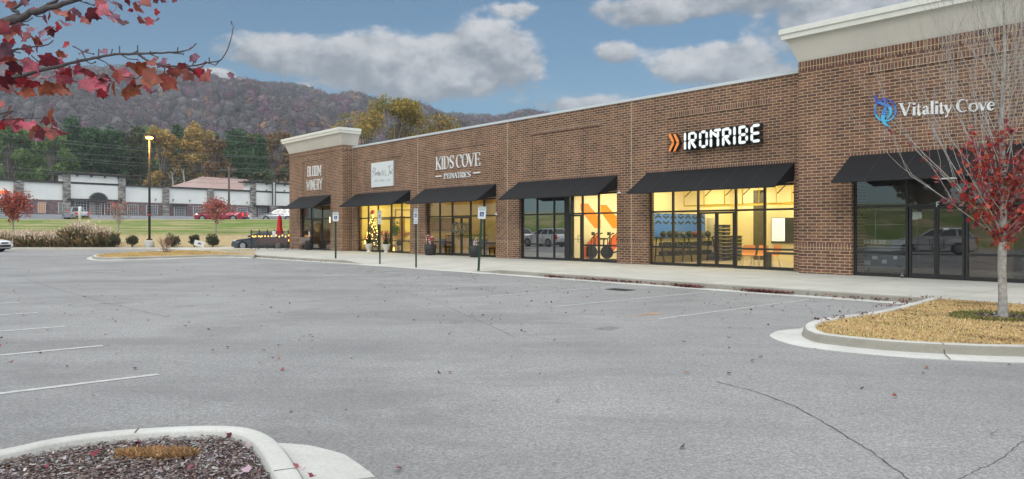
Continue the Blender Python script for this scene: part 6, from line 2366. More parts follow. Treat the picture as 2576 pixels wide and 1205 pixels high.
for i, (a, c, Y) in enumerate(WL):
    A, c_ = at(*a, Y), at(*c, Y)
    B = A + (c_ - A) * (1.0 + 220 / (c[0] - a[0]))
    g = MB(); pts = []
    for k in range(25):
        t = k / 24; p = A.lerp(B, t); p.z -= 1.4 * 4 * t * (1 - t) * .5; pts.append(p)
    g.tube([(p - A) for p in pts], .018, 3, 0, False)
    o = g.build('power_line', wm, loc=A); tag(o, wl_lab[i], 'power line', 'power lines over the road')
# white marker post with a small yellow bush
c = at(201, 552, 90); zb = float(terr(c.x, 90))
g = MB(); g.lathe([(.18, 0), (.18, 1.75), (.12, 1.85), (.0, 1.87)], 12); o = g.build('marker_post', M['white'], loc=(c.x, 90, zb)); tag(o, 'stout white post beside the road, before the stone entry', 'post')
root = empty('yellow_bush', (c.x, 90.5, zb), 0, 'low yellow bush round the foot of the white post', 'bush')
cl = [(random.uniform(-.9, .9), 0, .25, .5, .35) for _ in range(7)]
leafy(lambda n: clumped(cl, n, .3), 500, .08, [(.36, .30, .05), (.25, .24, .05)], 'foliage', root)
# ---------------------------------------------------------------- vehicles
M['tyre'] = mat('tyre', (.018, .018, .018), .85, var=.1)
M['rim'] = mat('alloy_rim', (.42, .43, .44), .3, .9, var=0)
M['cglass'] = mat('car_glass', (.02, .025, .028), .06, var=0, spec=.8)
M['tail'] = mat('tail_lamp', (.5, .02, .02), .25, var=0, emit=(1, .03, .02), es=.25)
M['tailon'] = emit_mat('tail_lamp_on', (1, .05, .02), 1.0)
M['head'] = mat('head_lamp', (.55, .58, .6), .15, var=0)
M['headon'] = emit_mat('head_lamp_on', (1, .82, .55), 5)
M['trim'] = mat('car_black_trim', (.02, .02, .022), .5, var=0)


def car(lab, cat, loc, heading, paint, kind='sedan', scale=1.0, lights=False, name='parked_car'):
    """car pointing along local +x, wheels on z=0"""
    root = empty(name, loc, heading, lab, cat)
    root.scale = (scale, scale, scale)
    K = {  # body profile (x, z) belt line, then greenhouse: (x0 base, x0 roof, x1 roof, x1 base, roof z), half width, wheel x, wheel r, length ends
        'sedan': dict(top=[(-2.30, .62), (-2.28, .88), (-2.15, .98), (-1.55, 1.02), (-.9, .99), (.75, .95), (.95, .90), (1.75, .80), (2.18, .66), (2.30, .48)], gh=(-1.75, -.95, .25, 1.05, 1.44), hw=.89, wx=(-1.36, 1.36), wr=.33, bot=.22),
        'suv': dict(top=[(-2.32, .62), (-2.34, 1.0), (-2.20, 1.10), (-1.2, 1.09), (.7, 1.05), (.95, 1.03), (1.75, .95), (2.18, .80), (2.32, .52)], gh=(-2.22, -1.75, .05, .98, 1.66), hw=.94, wx=(-1.36, 1.38), wr=.37, bot=.26),
        'pickup': dict(top=[(-2.85, .62), (-2.85, 1.12), (-2.6, 1.16), (-.95, 1.16), (.95, 1.14), (1.15, 1.12), (2.2, 1.05), (2.75, .9), (2.85, .55)], gh=(-.95, -.80, .55, 1.25, 1.86), hw=.98, wx=(-1.75, 1.85), wr=.40, bot=.36)}[kind]
    wr, bot, hw = K['wr'], K['bot'], K['hw']
    prof = list(K['top'])
    x_end, x_st = prof[-1][0], prof[0][0]
    low = [(x_end - .02, bot + .04)]
    for wx in sorted(K['wx'], reverse=True):
        low += [(wx + wr * 1.16 * math.cos(a), wr * .95 + wr * 1.16 * math.sin(a)) for a in np.linspace(-.35, math.pi + .35, 10) if True]
    low = [(x, max(bot, z)) for x, z in low] + [(x_st + .04, bot + .06)]
    poly = prof + low
    n = len(poly)
    zmid = .62
    g = MB()
    # layered shell: flanks swell at the waist and pull in at the ends
    def wid(x, z):
        e = max(0.0, (abs(x) - (x_end - .55)) / .55)
        return hw * (1 - .16 * e ** 1.7) * (1 - .10 * max(0, (z - .75)) / .5) * (.97 if z < .4 else 1)
    sides = []
    for s in (-1, 1):
        sides.append([(x, s * wid(x, z), z) for x, z in poly])
    inner = [(x, 0, z + (.03 if i < len(prof) else 0)) for i, (x, z) in enumerate(poly)]
    cap = []
    for s in (-1, 1):
        cap.append([(x, s * wid(x, z) * .80, z + (.028 if 0 < i < len(prof) - 1 else 0)) for i, (x, z) in enumerate(poly)])
    rows = [sides[0], cap[0], inner, cap[1], sides[1]]
    vs = [p for r in rows for p in r]
    fs = []
    for j in range(4):
        for i in range(n):
            fs.append((j * n + i, j * n + (i + 1) % n, (j + 1) * n + (i + 1) % n, (j + 1) * n + i))
    fs2 = [list(range(n)), list(range(4 * n, 5 * n))[::-1]]
    g.add(vs, fs, 0, True); g.add(vs, fs2, 0, False)
    body = g.build('body', paint, root)
    if kind == 'pickup':
        b_ = MB(); b_.box(-2.72, -1.05, -.78, .78, 1.17, 1.205); b_.build('bed', M['trim'], body)
    # greenhouse
    a0, a1, b1, b0, zr = K['gh']
    zb_ = max(z for x, z in prof if a0 < x < b0) - .02 if kind != 'pickup' else 1.14
    wb, wt_ = hw * .93, hw * .72
    def gh(grow, z0, z1): 
        return [(a0 - grow, -wb, z0), (b0 + grow, -wb, z0), (b0 + grow, wb, z0), (a0 - grow, wb, z0), (a1, -wt_, z1), (b1, -wt_, z1), (b1, wt_, z1), (a1, wt_, z1)]
    g = MB()
    v8 = gh(0, zb_, zr - .05)
    g.add(v8, [(0, 1, 5, 4), (1, 2, 6, 5), (2, 3, 7, 6), (3, 0, 4, 7)], 0)
    # roof skin
    rn = [(a1 - .02, -wt_, zr - .05), (b1 + .02, -wt_, zr - .05), (b1 + .02, wt_, zr - .05), (a1 - .02, wt_, zr - .05), (a1 + .15, -wt_ * .8, zr), (b1 - .15, -wt_ * .8, zr), (b1 - .15, wt_ * .8, zr), (a1 + .15, wt_ * .8, zr)]
    g.add(rn, [(0, 1, 5, 4), (1, 2, 6, 5), (2, 3, 7, 6), (3, 0, 4, 7), (4, 5, 6, 7)], 0, True)
    g.build('cabin', paint, root)
    V = [Vector(p) for p in v8]
    def pane(A, B, Cc, D, name='window', e=.012):
        c = (A + B + Cc + D) / 4; nn = (B - A).cross(D - A).normalized()
        P = [c + (p - c) * 1.0 + nn * e for p in (A, B, Cc, D)]
        q = MB(); q.add(P, [(0, 1, 2, 3)]); q.build(name, M['cglass'], root, fix=False)
    def bil(A, B, Cc, D, s, t): return (A.lerp(B, s)).lerp(D.lerp(Cc, s), t)
    for (A, B, Cc, D) in ((V[0], V[1], V[5], V[4]), (V[2], V[3], V[7], V[6])):
        cuts = [(.10, .50), (.53, .93)] if kind != 'suv' else [(.05, .27), (.31, .60), (.63, .93)]
        if kind == 'pickup': cuts = [(.06, .45), (.50, .92)]
        for s0, s1 in cuts:
            if (A.y > 0): s0, s1 = 1 - s1, 1 - s0
            pane(bil(A, B, Cc, D, s0, .12), bil(A, B, Cc, D, s1, .12), bil(A, B, Cc, D, s1, .93), bil(A, B, Cc, D, s0, .93), 'side_window')
    pane(bil(V[1], V[2], V[6], V[5], .07, .06), bil(V[1], V[2], V[6], V[5], .93, .06), bil(V[1], V[2], V[6], V[5], .93, .94), bil(V[1], V[2], V[6], V[5], .07, .94), 'windscreen')
    pane(bil(V[3], V[0], V[4], V[7], .09, .10), bil(V[3], V[0], V[4], V[7], .91, .10), bil(V[3], V[0], V[4], V[7], .91, .92), bil(V[3], V[0], V[4], V[7], .09, .92), 'rear_window')
    # lamps, grille, bumpers, mirrors, handles
    for s in (-1, 1):
        q = MB(); w0 = wid(x_end - .12, .7)
        zt = .74 if kind == 'sedan' else .84
        if kind == 'pickup': zt = .92
        q.add([(x_end - .42, s * (hw * .965), zt - .03), (x_end - .08, s * w0 * .93, zt - .10), (x_end + .012, s * w0 * .62, zt - .13), (x_end - .02, s * w0 * .62, zt - .0), (x_end - .15, s * w0 * .88, zt + .02), (x_end - .42, s * hw * .93, zt + .06)], [(0, 1, 2, 3, 4, 5)])
        q.add([(x_end + .012, s * w0 * .62, zt - .13), (x_end - .08, s * w0 * 1.01, zt - .13), (x_end - .12, s * w0 * 1.01, zt), (x_end - .0, s * w0 * .62, zt)], [(0, 1, 2, 3)])
        q.build('headlight', M['headon'] if lights else M['head'], root, fix=False)
        q = MB(); xt = x_st
        zt2 = .86 if kind == 'sedan' else .98
        q.box(xt - .012, xt + .10, s * hw * .56 if s > 0 else -hw * .86, s * hw * .86 if s > 0 else -hw * .56, zt2 - .18, zt2)
        if kind != 'sedan': q.box(xt - .014, xt + .09, s * hw * .74 if s > 0 else -hw * .87, s * hw * .87 if s > 0 else -hw * .74, zt2 - .3, zt2 + .1)
        q.build('tail_light', M['tailon'] if lights else M['tail'], root)
        q = MB(); q.box(b0 - .32, b0 - .14, s * hw * 1.0 if s > 0 else -hw * 1.0 - .16, s * hw * 1.0 + .16 if s > 0 else -hw * 1.0, zb_ - .0, zb_ + .14)
        q.build('mirror', paint, root)
        for xh in (.25, -.75):
            q = MB(); q.box(xh - .1, xh + .1, s * hw * .96 - .02, s * hw * .96 + .02, zb_ - .16, zb_ - .13); q.build('door_handle', M['trim'], root)
        # door shut lines
        for xs_ in (b0 - .12, (a0 + b0) / 2 - .0, a0 + .35):
            q = MB(); q.box(xs_ - .006, xs_ + .006, s * hw * .985 - .014, s * hw * .985 + .014, bot + .12, zb_ - .04); q.build('shut_line', M['trim'], root)
    q = MB(); q.box(x_end - .06, x_end + .018, -hw * .55, hw * .55, .34, .50); q.build('grille', M['trim'], root)
    q = MB(); q.box(x_end - .07, x_end + .012, -.30, .30, .60, .68); q.build('upper_grille', M['trim'], root)
    q = MB(); q.box(x_st - .016, x_st + .05, -.26, .26, .62, .74); q.build('number_plate', M['head'], root)
    q = MB(); q.box(x_st - .03, x_st + .1, -hw * .84, hw * .84, bot + .05, bot + .16); q.build('bumper', M['trim'], root)
    for wx in K['wx']:
        for s in (-1, 1):
            y = s * (hw - .12)
            q = MB(); q.lathe([(wr * .62, -.11), (wr * .93, -.11), (wr, -.07), (wr, .07), (wr * .93, .11), (wr * .62, .11)], 24, c=(wx, y, wr), axis='y')
            wh = q.build('wheel', M['tyre'], root)
            q = MB()
            q.lathe([(wr * .62, -.02), (wr * .66, .0), (wr * .62, .02)], 20, c=(wx, y + s * .108, wr), axis='y')
            q.lathe([(wr * .13, -.01), (wr * .13, .02)], 10, c=(wx, y + s * .108, wr), axis='y')
            for k in range(10):
                a = k * math.pi / 5
                ca_, sa_ = math.cos(a), math.sin(a)
                q.tube([(wx + wr * .08 * ca_, y + s * .115, wr + wr * .08 * sa_), (wx + wr * .62 * ca_, y + s * .112, wr + wr * .62 * sa_)], .022, 4, 0)
            q.build('rim', M['rim'], wh)
            q = MB(); q.lathe([(wr * .6, 0), (wr * .6, .004)], 20, c=(wx, y + s * .06, wr), axis='y'); q.build('brake_disc', M['trim'], wh)
    # dark underbody
    q = MB(); q.box(x_st + .2, x_end - .2, -hw * .8, hw * .8, .18, .4); q.build('underbody', M['dark'], root)
    return root


def paint(name, c, metal=.25):
    return mat(name, c, .3, metal, var=.02, coat=.6)


P_W, P_G, P_S, P_R = paint('white_car_paint', (.72, .73, .74), .0), paint('dark_blue_grey_paint', (.055, .065, .085)), paint('silver_paint', (.42, .44, .46), .5), paint('dark_red_paint', (.30, .015, .05), .2)
car('white car whose front end shows at the left edge of the lot', 'car', (-35.5 - 2.15, 51.2, 0), R(-4), P_W, 'sedan')
car('dark blue-grey sedan parked behind the black patio fence', 'car', ((620 - UC) / F0 * 56.3 + 1.36, 56.3, .0), R(180), P_G, 'sedan', .98)
car('silver pickup parked before the brick wall left of the stone entry', 'pickup truck', (*at(190, 542, 103)[:2], float(terr(at(190, 542, 103).x, 103)) + .03), R(138), P_S, 'pickup', 1.0, name='parked_pickup')
xr = (555 - UC) / F0 * 93
car('dark red pickup with lit lamps passing on the road above the bank', 'pickup truck', (xr, 93.2, 2.48), R(180), P_R, 'pickup', 1.08, True, 'passing_pickup')
pw = at(598, 545, 124); car('white car half hidden behind the dark red pickup', 'car', (pw.x, pw.y, float(terr(pw.x, pw.y)) + .03), R(232), P_W, 'suv', .95)
ps = at(700, 554, 92.5); car('silver sport utility car on the road beside the far corner tower', 'car', (ps.x, 92.9, 2.48), R(180), P_S, 'suv', 1.0)
car('white sport utility car mirrored in the unlit window beside the orange chevrons', 'car', (-31, 37.6, 0), R(-48.9 + 180), P_W, 'suv')
car('white sport utility car mirrored in the dark double doors', 'car', (-14.3, 10.5, 0), R(-48.9 + 160), P_W, 'suv')
car('silver sport utility car mirrored in the window beside the wreathed doors', 'car', wl(-46, -27), R(-48.9 + 180), P_S, 'suv')

# ---------------------------------------------------------------- patio: fence, umbrella, string lights, benches
def patio():
    Y = 53.7
    x0, x1 = (632 - UC) / F0 * Y, (727 - UC) / F0 * Y
    z0 = .0
    # a slab under it
    s = MB(); s.prism([(x0 - .3, Y - 3.6), (x1 + 1.0, Y - 3.0), (x1 + 1.5, Y + 1.2), (x0 - .3, Y + .9)], -.02, .146); o = s.build('patio_slab', M['concrete']); o['kind'] = 'structure'
    root = empty('metal_fence', (x0, Y, .146), 0, 'black metal picket fence round the patio left of the corner tower', 'fence')
    L = x1 - x0; H = 1.28
    for px in (0, L * .215, L * .43, L * .62, L * .98):
        g = MB(); g.box(px - .035, px + .035, -.035, .035, 0, H + .06); g.lathe([(.03, 0), (.05, .03), (.0, .09)], 8, c=(px, 0, H + .06)); g.build('post', M['black'], root)
    g = MB(); g.box(0, L, -.02, .02, H - .05, H); g.box(0, L, -.02, .02, .12, .16); g.box(0, L, -.02, .02, H - .25, H - .22)
    for i in range(34): g.box(L * i / 34 - .009, L * i / 34 + .009, -.009, .009, .1, H - .02)
    g.build('picket_panel', M['black'], root)
    g = MB(); g.box(L * .56, L * .65, -.05, -.03, H - .42, H + .02); o = g.build('notice', M['sign_white'], loc=(x0, Y, .146)); tag(o, 'small blank white notice hung on the patio fence', 'notice')
    root2 = empty('string_lights', (x0, Y, .146), 0, 'string of warm glowing bulbs hung along the patio fence', 'string lights')
    g = MB(); pts = [(L * (i / 24), -.06, H - .25 - .10 * abs(math.sin(i * .78))) for i in range(25)]
    g.tube(pts, .008, 4, 0, False); g.build('cable', M['black'], root2)
    be = emit_mat('warm_bulb', (1, .50, .08), 2.6)
    for i in (1, 2, 3, 5, 6, 7, 9, 11, 13, 16, 18, 20, 22, 24):
        b_ = MB(); p = pts[i]; b_.lathe([(.015, .02), (.045, -.03), (.04, -.07), (.01, -.095)], 8, c=p); b_.build('bulb', be, root2)
    b_ = MB(); b_.lathe([(.02, .02), (.06, -.04), (.02, -.12)], 8, c=(L * .995, -.06, H - .62)); b_.build('bulb', be, root2)
    # closed red umbrella
    ux, Yu = (703.5 - UC) / F0 * (Y + .8), Y + .8
    um = empty('patio_umbrella', (ux, Yu, .146), 0, 'closed bright red patio umbrella', 'umbrella')
    g = MB(); g.tube([(0, 0, 0), (0, 0, 2.45)], .022, 8); g.build('pole', M['steel'], um)
    g = MB(); g.lathe([(.25, 0), (.25, .06), (.05, .1)], 16); g.build('base', M['black'], um)
    vs = []; n = 20
    prof = [(.27, 1.08), (.26, 1.2), (.20, 1.4), (.15, 1.62), (.17, 1.8), (.15, 2.1), (.11, 2.3), (.13, 2.36), (.03, 2.5)]
    for j, (r, z) in enumerate(prof):
        for k in range(n):
            rr = r * (1 + .16 * math.cos(k * math.pi)) ; a = 2 * math.pi * k / n
            vs.append((rr * math.cos(a), rr * math.sin(a), z + (.05 * math.cos(k * math.pi) if j == 0 else 0)))
    g = MB(); g.add(vs, [(j * n + k, j * n + (k + 1) % n, (j + 1) * n + (k + 1) % n, (j + 1) * n + k) for j in range(len(prof) - 1) for k in range(n)], 0, True)
    g.build('canopy', mat('red_canvas', (.62, .012, .02), .7, var=.1), um)


patio()


def bench(loc, rz, Wd, woodc, framec, lab, tall=.85):
    root = empty('bench', loc, rz, lab, 'bench')
    wood = mat('bench_wood', woodc, .6, var=.25, vscale=10); fr = mat('bench_frame', framec, .5, .2)
    for s in (0, Wd):
        g = MB()
        g.tube([(s, -.5, 0), (s, -.48, .62), (s, -.05, .66), (s, .02, .62)], .022, 5); g.tube([(s, .05, 0), (s, -.02, .42), (s, .12, tall)], .022, 5)
        g.tube([(s, -.48, .38), (s, .0, .36)], .018, 5); g.build('leg', fr, root)
    g = MB()
    for i in range(6): g.box(0, Wd, -.46 + i * .08, -.39 + i * .08, .40, .425)
    g.build('seat', wood, root)
    g = MB()
    for i in range(7):
        t = i / 7; g.box(0, Wd, .0 + .10 * t, .025 + .10 * t, .47 + t * (tall - .5), .52 + t * (tall - .5))
    g.build('backrest', wood, root)
    return root


p = at(645, 628, 49.6); bench((p.x, 49.9, .15), R(3), 2.0, (.10, .065, .06), (.09, .06, .055), 'dark brown bench standing before the patio fence')
q = wl(fx(742, -1.35), -1.05, .15); bench(q, BROT, 1.55, (.27, .21, .19), (.16, .12, .11), 'light brown bench against the far corner tower', .9)
# big dark pot beside the far corner door
g = MB(); g.lathe([(.18, 0), (.24, .1), (.27, .5), (.25, .62), (.22, .6)], 16); o = g.build('planter_pot', M['dark'], loc=wl(fx(772, TW - .5), TW - .35, .15)); tag(o, 'black pot beside the far corner shop door', 'pot')

# ---------------------------------------------------------------- urns, planters, wreaths outside the shops
M['urn'] = mat('white_urn', (.66, .65, .62), .55, var=.05)
M['pot'] = mat('charcoal_pot', (.028, .028, .03), .6, var=.3, bump=.3, bscale=30)


def urn(u, v, lab):
    X = fx(u, -.55); p = wl(X, -.55, .15)
    root = empty('urn', p, BROT, lab, 'urn', 'white urns with small evergreens')
    g = MB(); g.lathe([(.17, 0), (.18, .03), (.10, .07), (.08, .13), (.15, .22), (.20, .36), (.235, .46), (.27, .50), (.25, .53), (.2, .50)], 22); g.build('bowl', M['urn'], root)
    tr = empty('topiary', p + Vector((0, 0, .50)), 0, lab.replace('white urn with', 'small cone evergreen tied with').replace('a little evergreen', 'a red bow'), 'small tree')
    cl = [(0, 0, .04 + .1 * i, .20 - .022 * i, .09) for i in range(7)]
    leafy(lambda n: clumped(cl, n, .1), 1700, .022, [(.025, .05, .015), (.04, .075, .02)], 'foliage', tr)
    g = MB(); g.tube([(0, 0, -.1), (0, 0, .6)], .012, 5); g.build('stem', M['bark'], tr)
    g = MB()
    for s in (-1, 1): g.lathe([(.01, 0), (.05, .05), (.03, .1)], 8, c=(-.12 + s * .05, -.19, .42), axis='x')
    g.tube([(-.12, -.2, .45), (-.15, -.22, .28)], .018, 4); g.build('bow', mat('red_ribbon', (.6, .02, .02), .6), tr)


urn(927.5, 634, 'white urn with a little evergreen, left of the gift shop door')
urn(971, 636, 'white urn with a little evergreen, just before the gift shop door')


def planter(u, lab, big):
    X = fx(u, -.5); p = wl(X, -.5, .15)
    root = empty('planter', p, BROT, lab, 'planter')
    g = MB(); g.lathe([(.24, 0), (.30, .08), (.33, .35), (.33, .60), (.30, .61), (.29, .55), (.0, .54)], 26); g.build('pot', M['pot'], root)
    rd, wh, gn = mat('holiday_red', (.55, .02, .02), .5), mat('holiday_white', (.75, .74, .72), .6), mat('holiday_green', (.05, .12, .06), .6)
    if big:
        ar = empty('holiday_decoration', p + Vector((0, 0, .56)), BROT, 'red and white candy cane decoration piled in the left charcoal planter', 'decoration')
        g = MB()
        for k in range(46):
            a = random.uniform(0, 6.28); r = random.uniform(0, .26); h = random.uniform(.05, .62) * (1 - r)
            g.lathe([(.01, -.05), (random.uniform(.04, .075), 0), (.01, .05)], 7, random.choice([0, 0, 1, 1, 2]), (r * math.cos(a), r * math.sin(a), h))
        g.build('ornament', [rd, wh, gn], ar)
        for (dx, dy) in ((-.27, -.05), (-.2, .1)):
            g = MB(); pts = [(dx, dy, 0), (dx - .05, dy, .42), (dx - .09, dy, .52), (dx - .16, dy, .50), (dx - .17, dy, .43)]
            for i in range(len(pts) - 1):
                A, B = Vector(pts[i]), Vector(pts[i + 1]); m = max(1, int((B - A).length / .05))
                for k in range(m): g.tube([A.lerp(B, k / m), A.lerp(B, (k + 1) / m)], .02, 6, k % 2)
            g.build('candy_cane', [rd, wh], ar)
    else:
        ar = empty('holiday_decoration', p + Vector((0, 0, .56)), BROT, 'small white candy cane sticks in the right charcoal planter', 'decoration')
        for i, (dx, h) in enumerate(((-.12, .3), (-.04, .36), (.05, .42), (.12, .5), (.17, .3))):
            g = MB()
            for k in range(6): g.tube([(dx, 0, -.02 + h * k / 6), (dx + .01, 0, -.02 + h * (k + 1) / 6)], .018 if i < 4 else .006, 6, k % 2 if i > 1 else 1)
            g.build('stick', [rd, wh], ar)


planter(1082.5, 'charcoal planter left of the wreathed doors, full of red and white ornaments', True)
planter(1195, 'charcoal planter right of the wreathed doors', False)


def wreath(X, z, yp, r, cols, lab, n=900, sz=.03, tube=.09):
    root = empty('wreath', wl(X, yp, z), BROT, lab, 'wreath')
    a = rng.uniform(0, 2 * np.pi, n); b_ = rng.uniform(0, 2 * np.pi, n); t = tube * rng.uniform(.3, 1.1, n)
    pos = np.stack([(r + t * np.cos(b_)) * np.cos(a), t * np.sin(b_) * .7, (r + t * np.cos(b_)) * np.sin(a)], 1)
    scatter('foliage', pos, [(-1, -.3, 0), (1, -.2, 0), (0, .5, .1)], rng.uniform(.6, 1.4, n) * sz, rot_rand(n), pick(cols, n, .3), M['foliage'], root)
    ch = mat('champagne', (.5, .42, .28), .3, .6)
    for k in range(14):
        aa = k * 2 * math.pi / 14 + random.uniform(-.1, .1); rr = r + random.uniform(-.06, .06)
        g = MB(); g.lathe([(.004, -.03), (.032, 0), (.004, .03)], 7, 0, (rr * math.cos(aa), -.08, rr * math.sin(aa)), 'y')
        g.build('bauble', [M['steel'], ch][k % 2], root)


kc = [(fx(1140, .1) + fx(1158.2, .1)) / 2, (fx(1158.2, .1) + fx(1182, .1)) / 2]
wreath(kc[0], 1.66, .04, .24, [(.10, .14, .10), (.30, .34, .30), (.05, .08, .05), (.5, .52, .48)], 'silver frosted wreath on the left leaf of the double doors')
wreath(kc[1], 1.66, .04, .24, [(.10, .14, .10), (.30, .34, .30), (.05, .08, .05), (.5, .52, .48)], 'silver frosted wreath on the right leaf of the double doors')
wreath(fx(797, TW), 1.72, TW + .03, .20, [(.45, .30, .10), (.55, .40, .16), (.32, .18, .06), (.6, .5, .25)], 'gold wheat wreath on the far corner shop door', 700, .05, .13)
# cup left on the pavement
p = wl(fx(2269, TW - .12), TW - .12, .152)
root = empty('drink_cup', p, 0, 'half full clear cup of red drink left at the dark shopfront', 'cup')
g = MB(); g.lathe([(.030, .0), (.036, .07)], 14); g.build('drink', mat('red_drink', (.55, .07, .02), .3), root)
g = MB(); g.lathe([(.032, .0), (.047, .15), (.048, .155)], 14); g.build('cup_wall', glass_mat('clear_plastic', (.9, .9, .9), .12), root)
# little cameras on the awning ends and a wall box
for (u, v, yp, lab) in ((1558, 484, -.05, 'small white camera at the right end of the awning over the chevrons'), (1249, 538, -.05, 'small white camera at the right end of the awning over the wreathed doors')):
    X, z = fp(u, v, yp)
    root = empty('security_camera', wl(X, 0, z), BROT, lab, 'camera')
    g = MB(); g.tube([(0, .0, .08), (0, -.08, .08), (.0, -.1, .0)], .014, 6); g.build('bracket', M['white'], root)
    g = MB(); g.lathe([(.03, -.09), (.035, .0), (.03, .09)], 10, c=(.04, -.12, -.02), axis='x'); g.build('camera_body', M['white'], root)
X, z = fp(878.6, 586, 0)
g = MB(); g.box(-.07, .07, -.07, .0, -.08, .08); o = g.build('wall_box', M['black'], loc=wl(X, 0, z), rz=BROT); tag(o, 'small black box on the brick left of the gift shop window', 'wall box')


# ---------------------------------------------------------------- inside the gym
def iny(u, X):
    k = (u - UC) / F0
    return (k * (BY + AY * X) - BX - AX * X) / (MX - k * MY)


def zi(X, y, v): return CAMZ + (VH - v) / F0 * (BY + AY * X + MY * y)


def gymfit():
    cmg = lambda x, y: (1561.2 + x * .3562, 273.2 + y * .3562)
    X0 = ROOM['gym'][0]
    # blue panel on the left wall
    root = empty('wall_panel', wl(0, 0, 0), BROT, 'bright blue panel with rows of black chevrons on the gym side wall', 'panel')
    ya, yb = iny(1646, X0 + .05), iny(1774, X0 + .05)
    z1 = zi(X0, ya, 537); z0 = zi(X0, ya, 600)
    g = MB(); g.box(X0 + .002, X0 + .05, ya, yb, z0, z1); g.build('board', mat('blue_board', (.06, .22, .85), .5, var=.04), root)
    g = MB()
    n = 7
    for i in range(n):
        yc = ya + (yb - ya) * (i + .5) / n; w = (yb - ya) / n * .40
        for zz, s in ((z1 - .14, -1), (z1 - .38, -1)):
            s = -1 if i % 2 == 0 else 1
            for sy in (-1, 1):
                a = (yc, zz + .05 * s * -1); b_ = (yc + sy * w, zz + .05 * s)
                th = .045
                g.add([(X0 + .055, a[0], a[1] - th), (X0 + .055, b_[0], b_[1] - th), (X0 + .055, b_[0], b_[1] + th), (X0 + .055, a[0], a[1] + th)], [(0, 1, 2, 3)])
        t0, t1 = ya + (yb - ya) * i / n, ya + (yb - ya) * (i + 1) / n
        g.add([(X0 + .053, t0, z1 + .01), (X0 + .053, (t0 + t1) / 2, z1 - .06), (X0 + .053, t1, z1 + .01)], [(0, 1, 2)])
    g.build('chevron', mat('navy_print', (.015, .03, .07), .6, var=0), root, fix=False)
    # rack with medicine balls and dumbbells
    blk = mat('gym_black', (.02, .02, .022), .5)
    rk = empty('weight_rack', wl(X0, 0, .16), BROT, 'black three-tier weight rack along the blue panel', 'rack')
    g = MB()
    for y in (ya - .1, (ya + yb) / 2, yb):
        g.tube([(.15, y, 0), (.25, y, 1.1)], .03, 4); g.tube([(.65, y, 0), (.45, y, 1.1)], .03, 4)
    g.build('upright', blk, rk)
    lv = [.30, .68, 1.05]
    for z in lv:
        g = MB(); g.box(.18, .62, ya - .15, yb + .05, z, z + .03); g.build('shelf', blk, rk)
    ball_c = [(.03, .03, .035), (.05, .05, .055), (.25, .03, .03), (.10, .11, .12)]
    bm_ = [mat('ball_%d' % i, c, .55, var=.1) for i, c in enumerate(ball_c)]
    for i in range(8):
        y = ya + (yb - ya) * (i + .35) / 8
        root = empty('medicine_ball', wl(X0 + .4, y, .16 + lv[2] + .03 + .14), BROT, 'dark medicine ball on the top shelf of the gym rack', 'ball', 'medicine balls on the gym rack')
        g = MB(); g.lathe([(.14 * math.sin(a), -.14 * math.cos(a)) for a in np.linspace(.05, 3.09, 11)], 16); g.build('ball_skin', bm_[[0, 0, 1, 3, 0, 2, 3, 1][i]], root)
    k = 0
    for z in lv[:2]:
        for i in range(9):
            y = ya + (yb - ya) * (i + .3) / 9
            root = empty('dumbbell', wl(X0 + .4, y, .16 + z + .03 + .085), BROT, 'round black dumbbell on a lower shelf of the gym rack', 'dumbbell', 'dumbbells on the gym rack')
            g = MB()
            for s in (-1, 1): g.lathe([(.085, s * .10 - .05), (.09, s * .10), (.085, s * .10 + .05)], 12, c=(0, 0, 0), axis='x')
            g.build('head', blk, root)
            g = MB(); g.tube([(-.15, 0, 0), (.15, 0, 0)], .016, 6); g.build('grip', M['steel'], root)
    # barbells standing in the corner
    for i in range(7):
        u = 1779 + i * 2.9; y = 5.2 + i * .02; X = fx(u, y)
        g = MB(); g.tube([(0, 0, 0), (.02, 0, 1.95)], .018, 6); g.tube([(0, 0, .02), (.003, 0, .40)], .03, 6); o = g.build('barbell', M['steel'], loc=wl(X, y, .16))
        tag(o, 'steel barbell standing upright beside the blue panel', 'barbell', 'upright barbells in the gym')
    # stacked black step boxes
    for (u, y, n, lab) in ((1817, 5.2, 10, 'tall stack seen through the right door'), (1846, 5.6, 7, 'shorter stack behind the door frame')):
        X = fx(u, y)
        for i in range(n):
            root = empty('step_box', wl(X, y, .162 + i * .163), BROT, ('black step box in the ' + lab), 'step box', 'stacked black step boxes in the gym: ' + lab)
            g = MB(); g.prism([(-.28, -.2), (.28, -.2), (.28, .2), (-.28, .2)], .02, .15); g.box(-.31, .31, -.23, .23, .13, .158); g.build('shell', blk, root)
            g = MB(); g.box(-.12, .12, -.205, -.201, .05, .10); g.build('handle_slot', M['steel'] if i % 2 else mat('slot_grey%d' % i, (.25, .22, .16), .6), root)
    # yellow hanging frame
    yl = mat('yellow_steel', (.80, .58, .02), .5, var=.05)
    root = empty('pull_up_frame', wl(0, 0, 0), BROT, 'yellow painted steel frame hung from the gym ceiling', 'frame')
    y = 1.2
    zb = 2.55
    g = MB()
    xa, xb = fx(1721, y), fx(1996, y) + .5
    g.tube([(xa, y, zb), (xb, y, zb)], .025, 5); g.tube([(xa, y + 1.4, zb), (xb, y + 1.4, zb)], .025, 5); g.tube([(xa, y, zb), (xa, y + 1.4, zb)], .025, 5)
    g.build('bar', yl, root)
    for u in (1721, 1771, 1823, 1868, 1909, 1953, 1992):
        X = fx(u, y); g = MB(); g.tube([(X, y, zb), (X, y, 3.6)], .02, 5); g.build('hanger', yl, root)
        g = MB(); g.tube([(X - .0, y + .05, zb + .35), (X + .35, y + .4, zb + .85)], .02, 5); g.build('brace', blk, root)
    # screen on the back wall
    yb2 = ROOM['gym'][2]
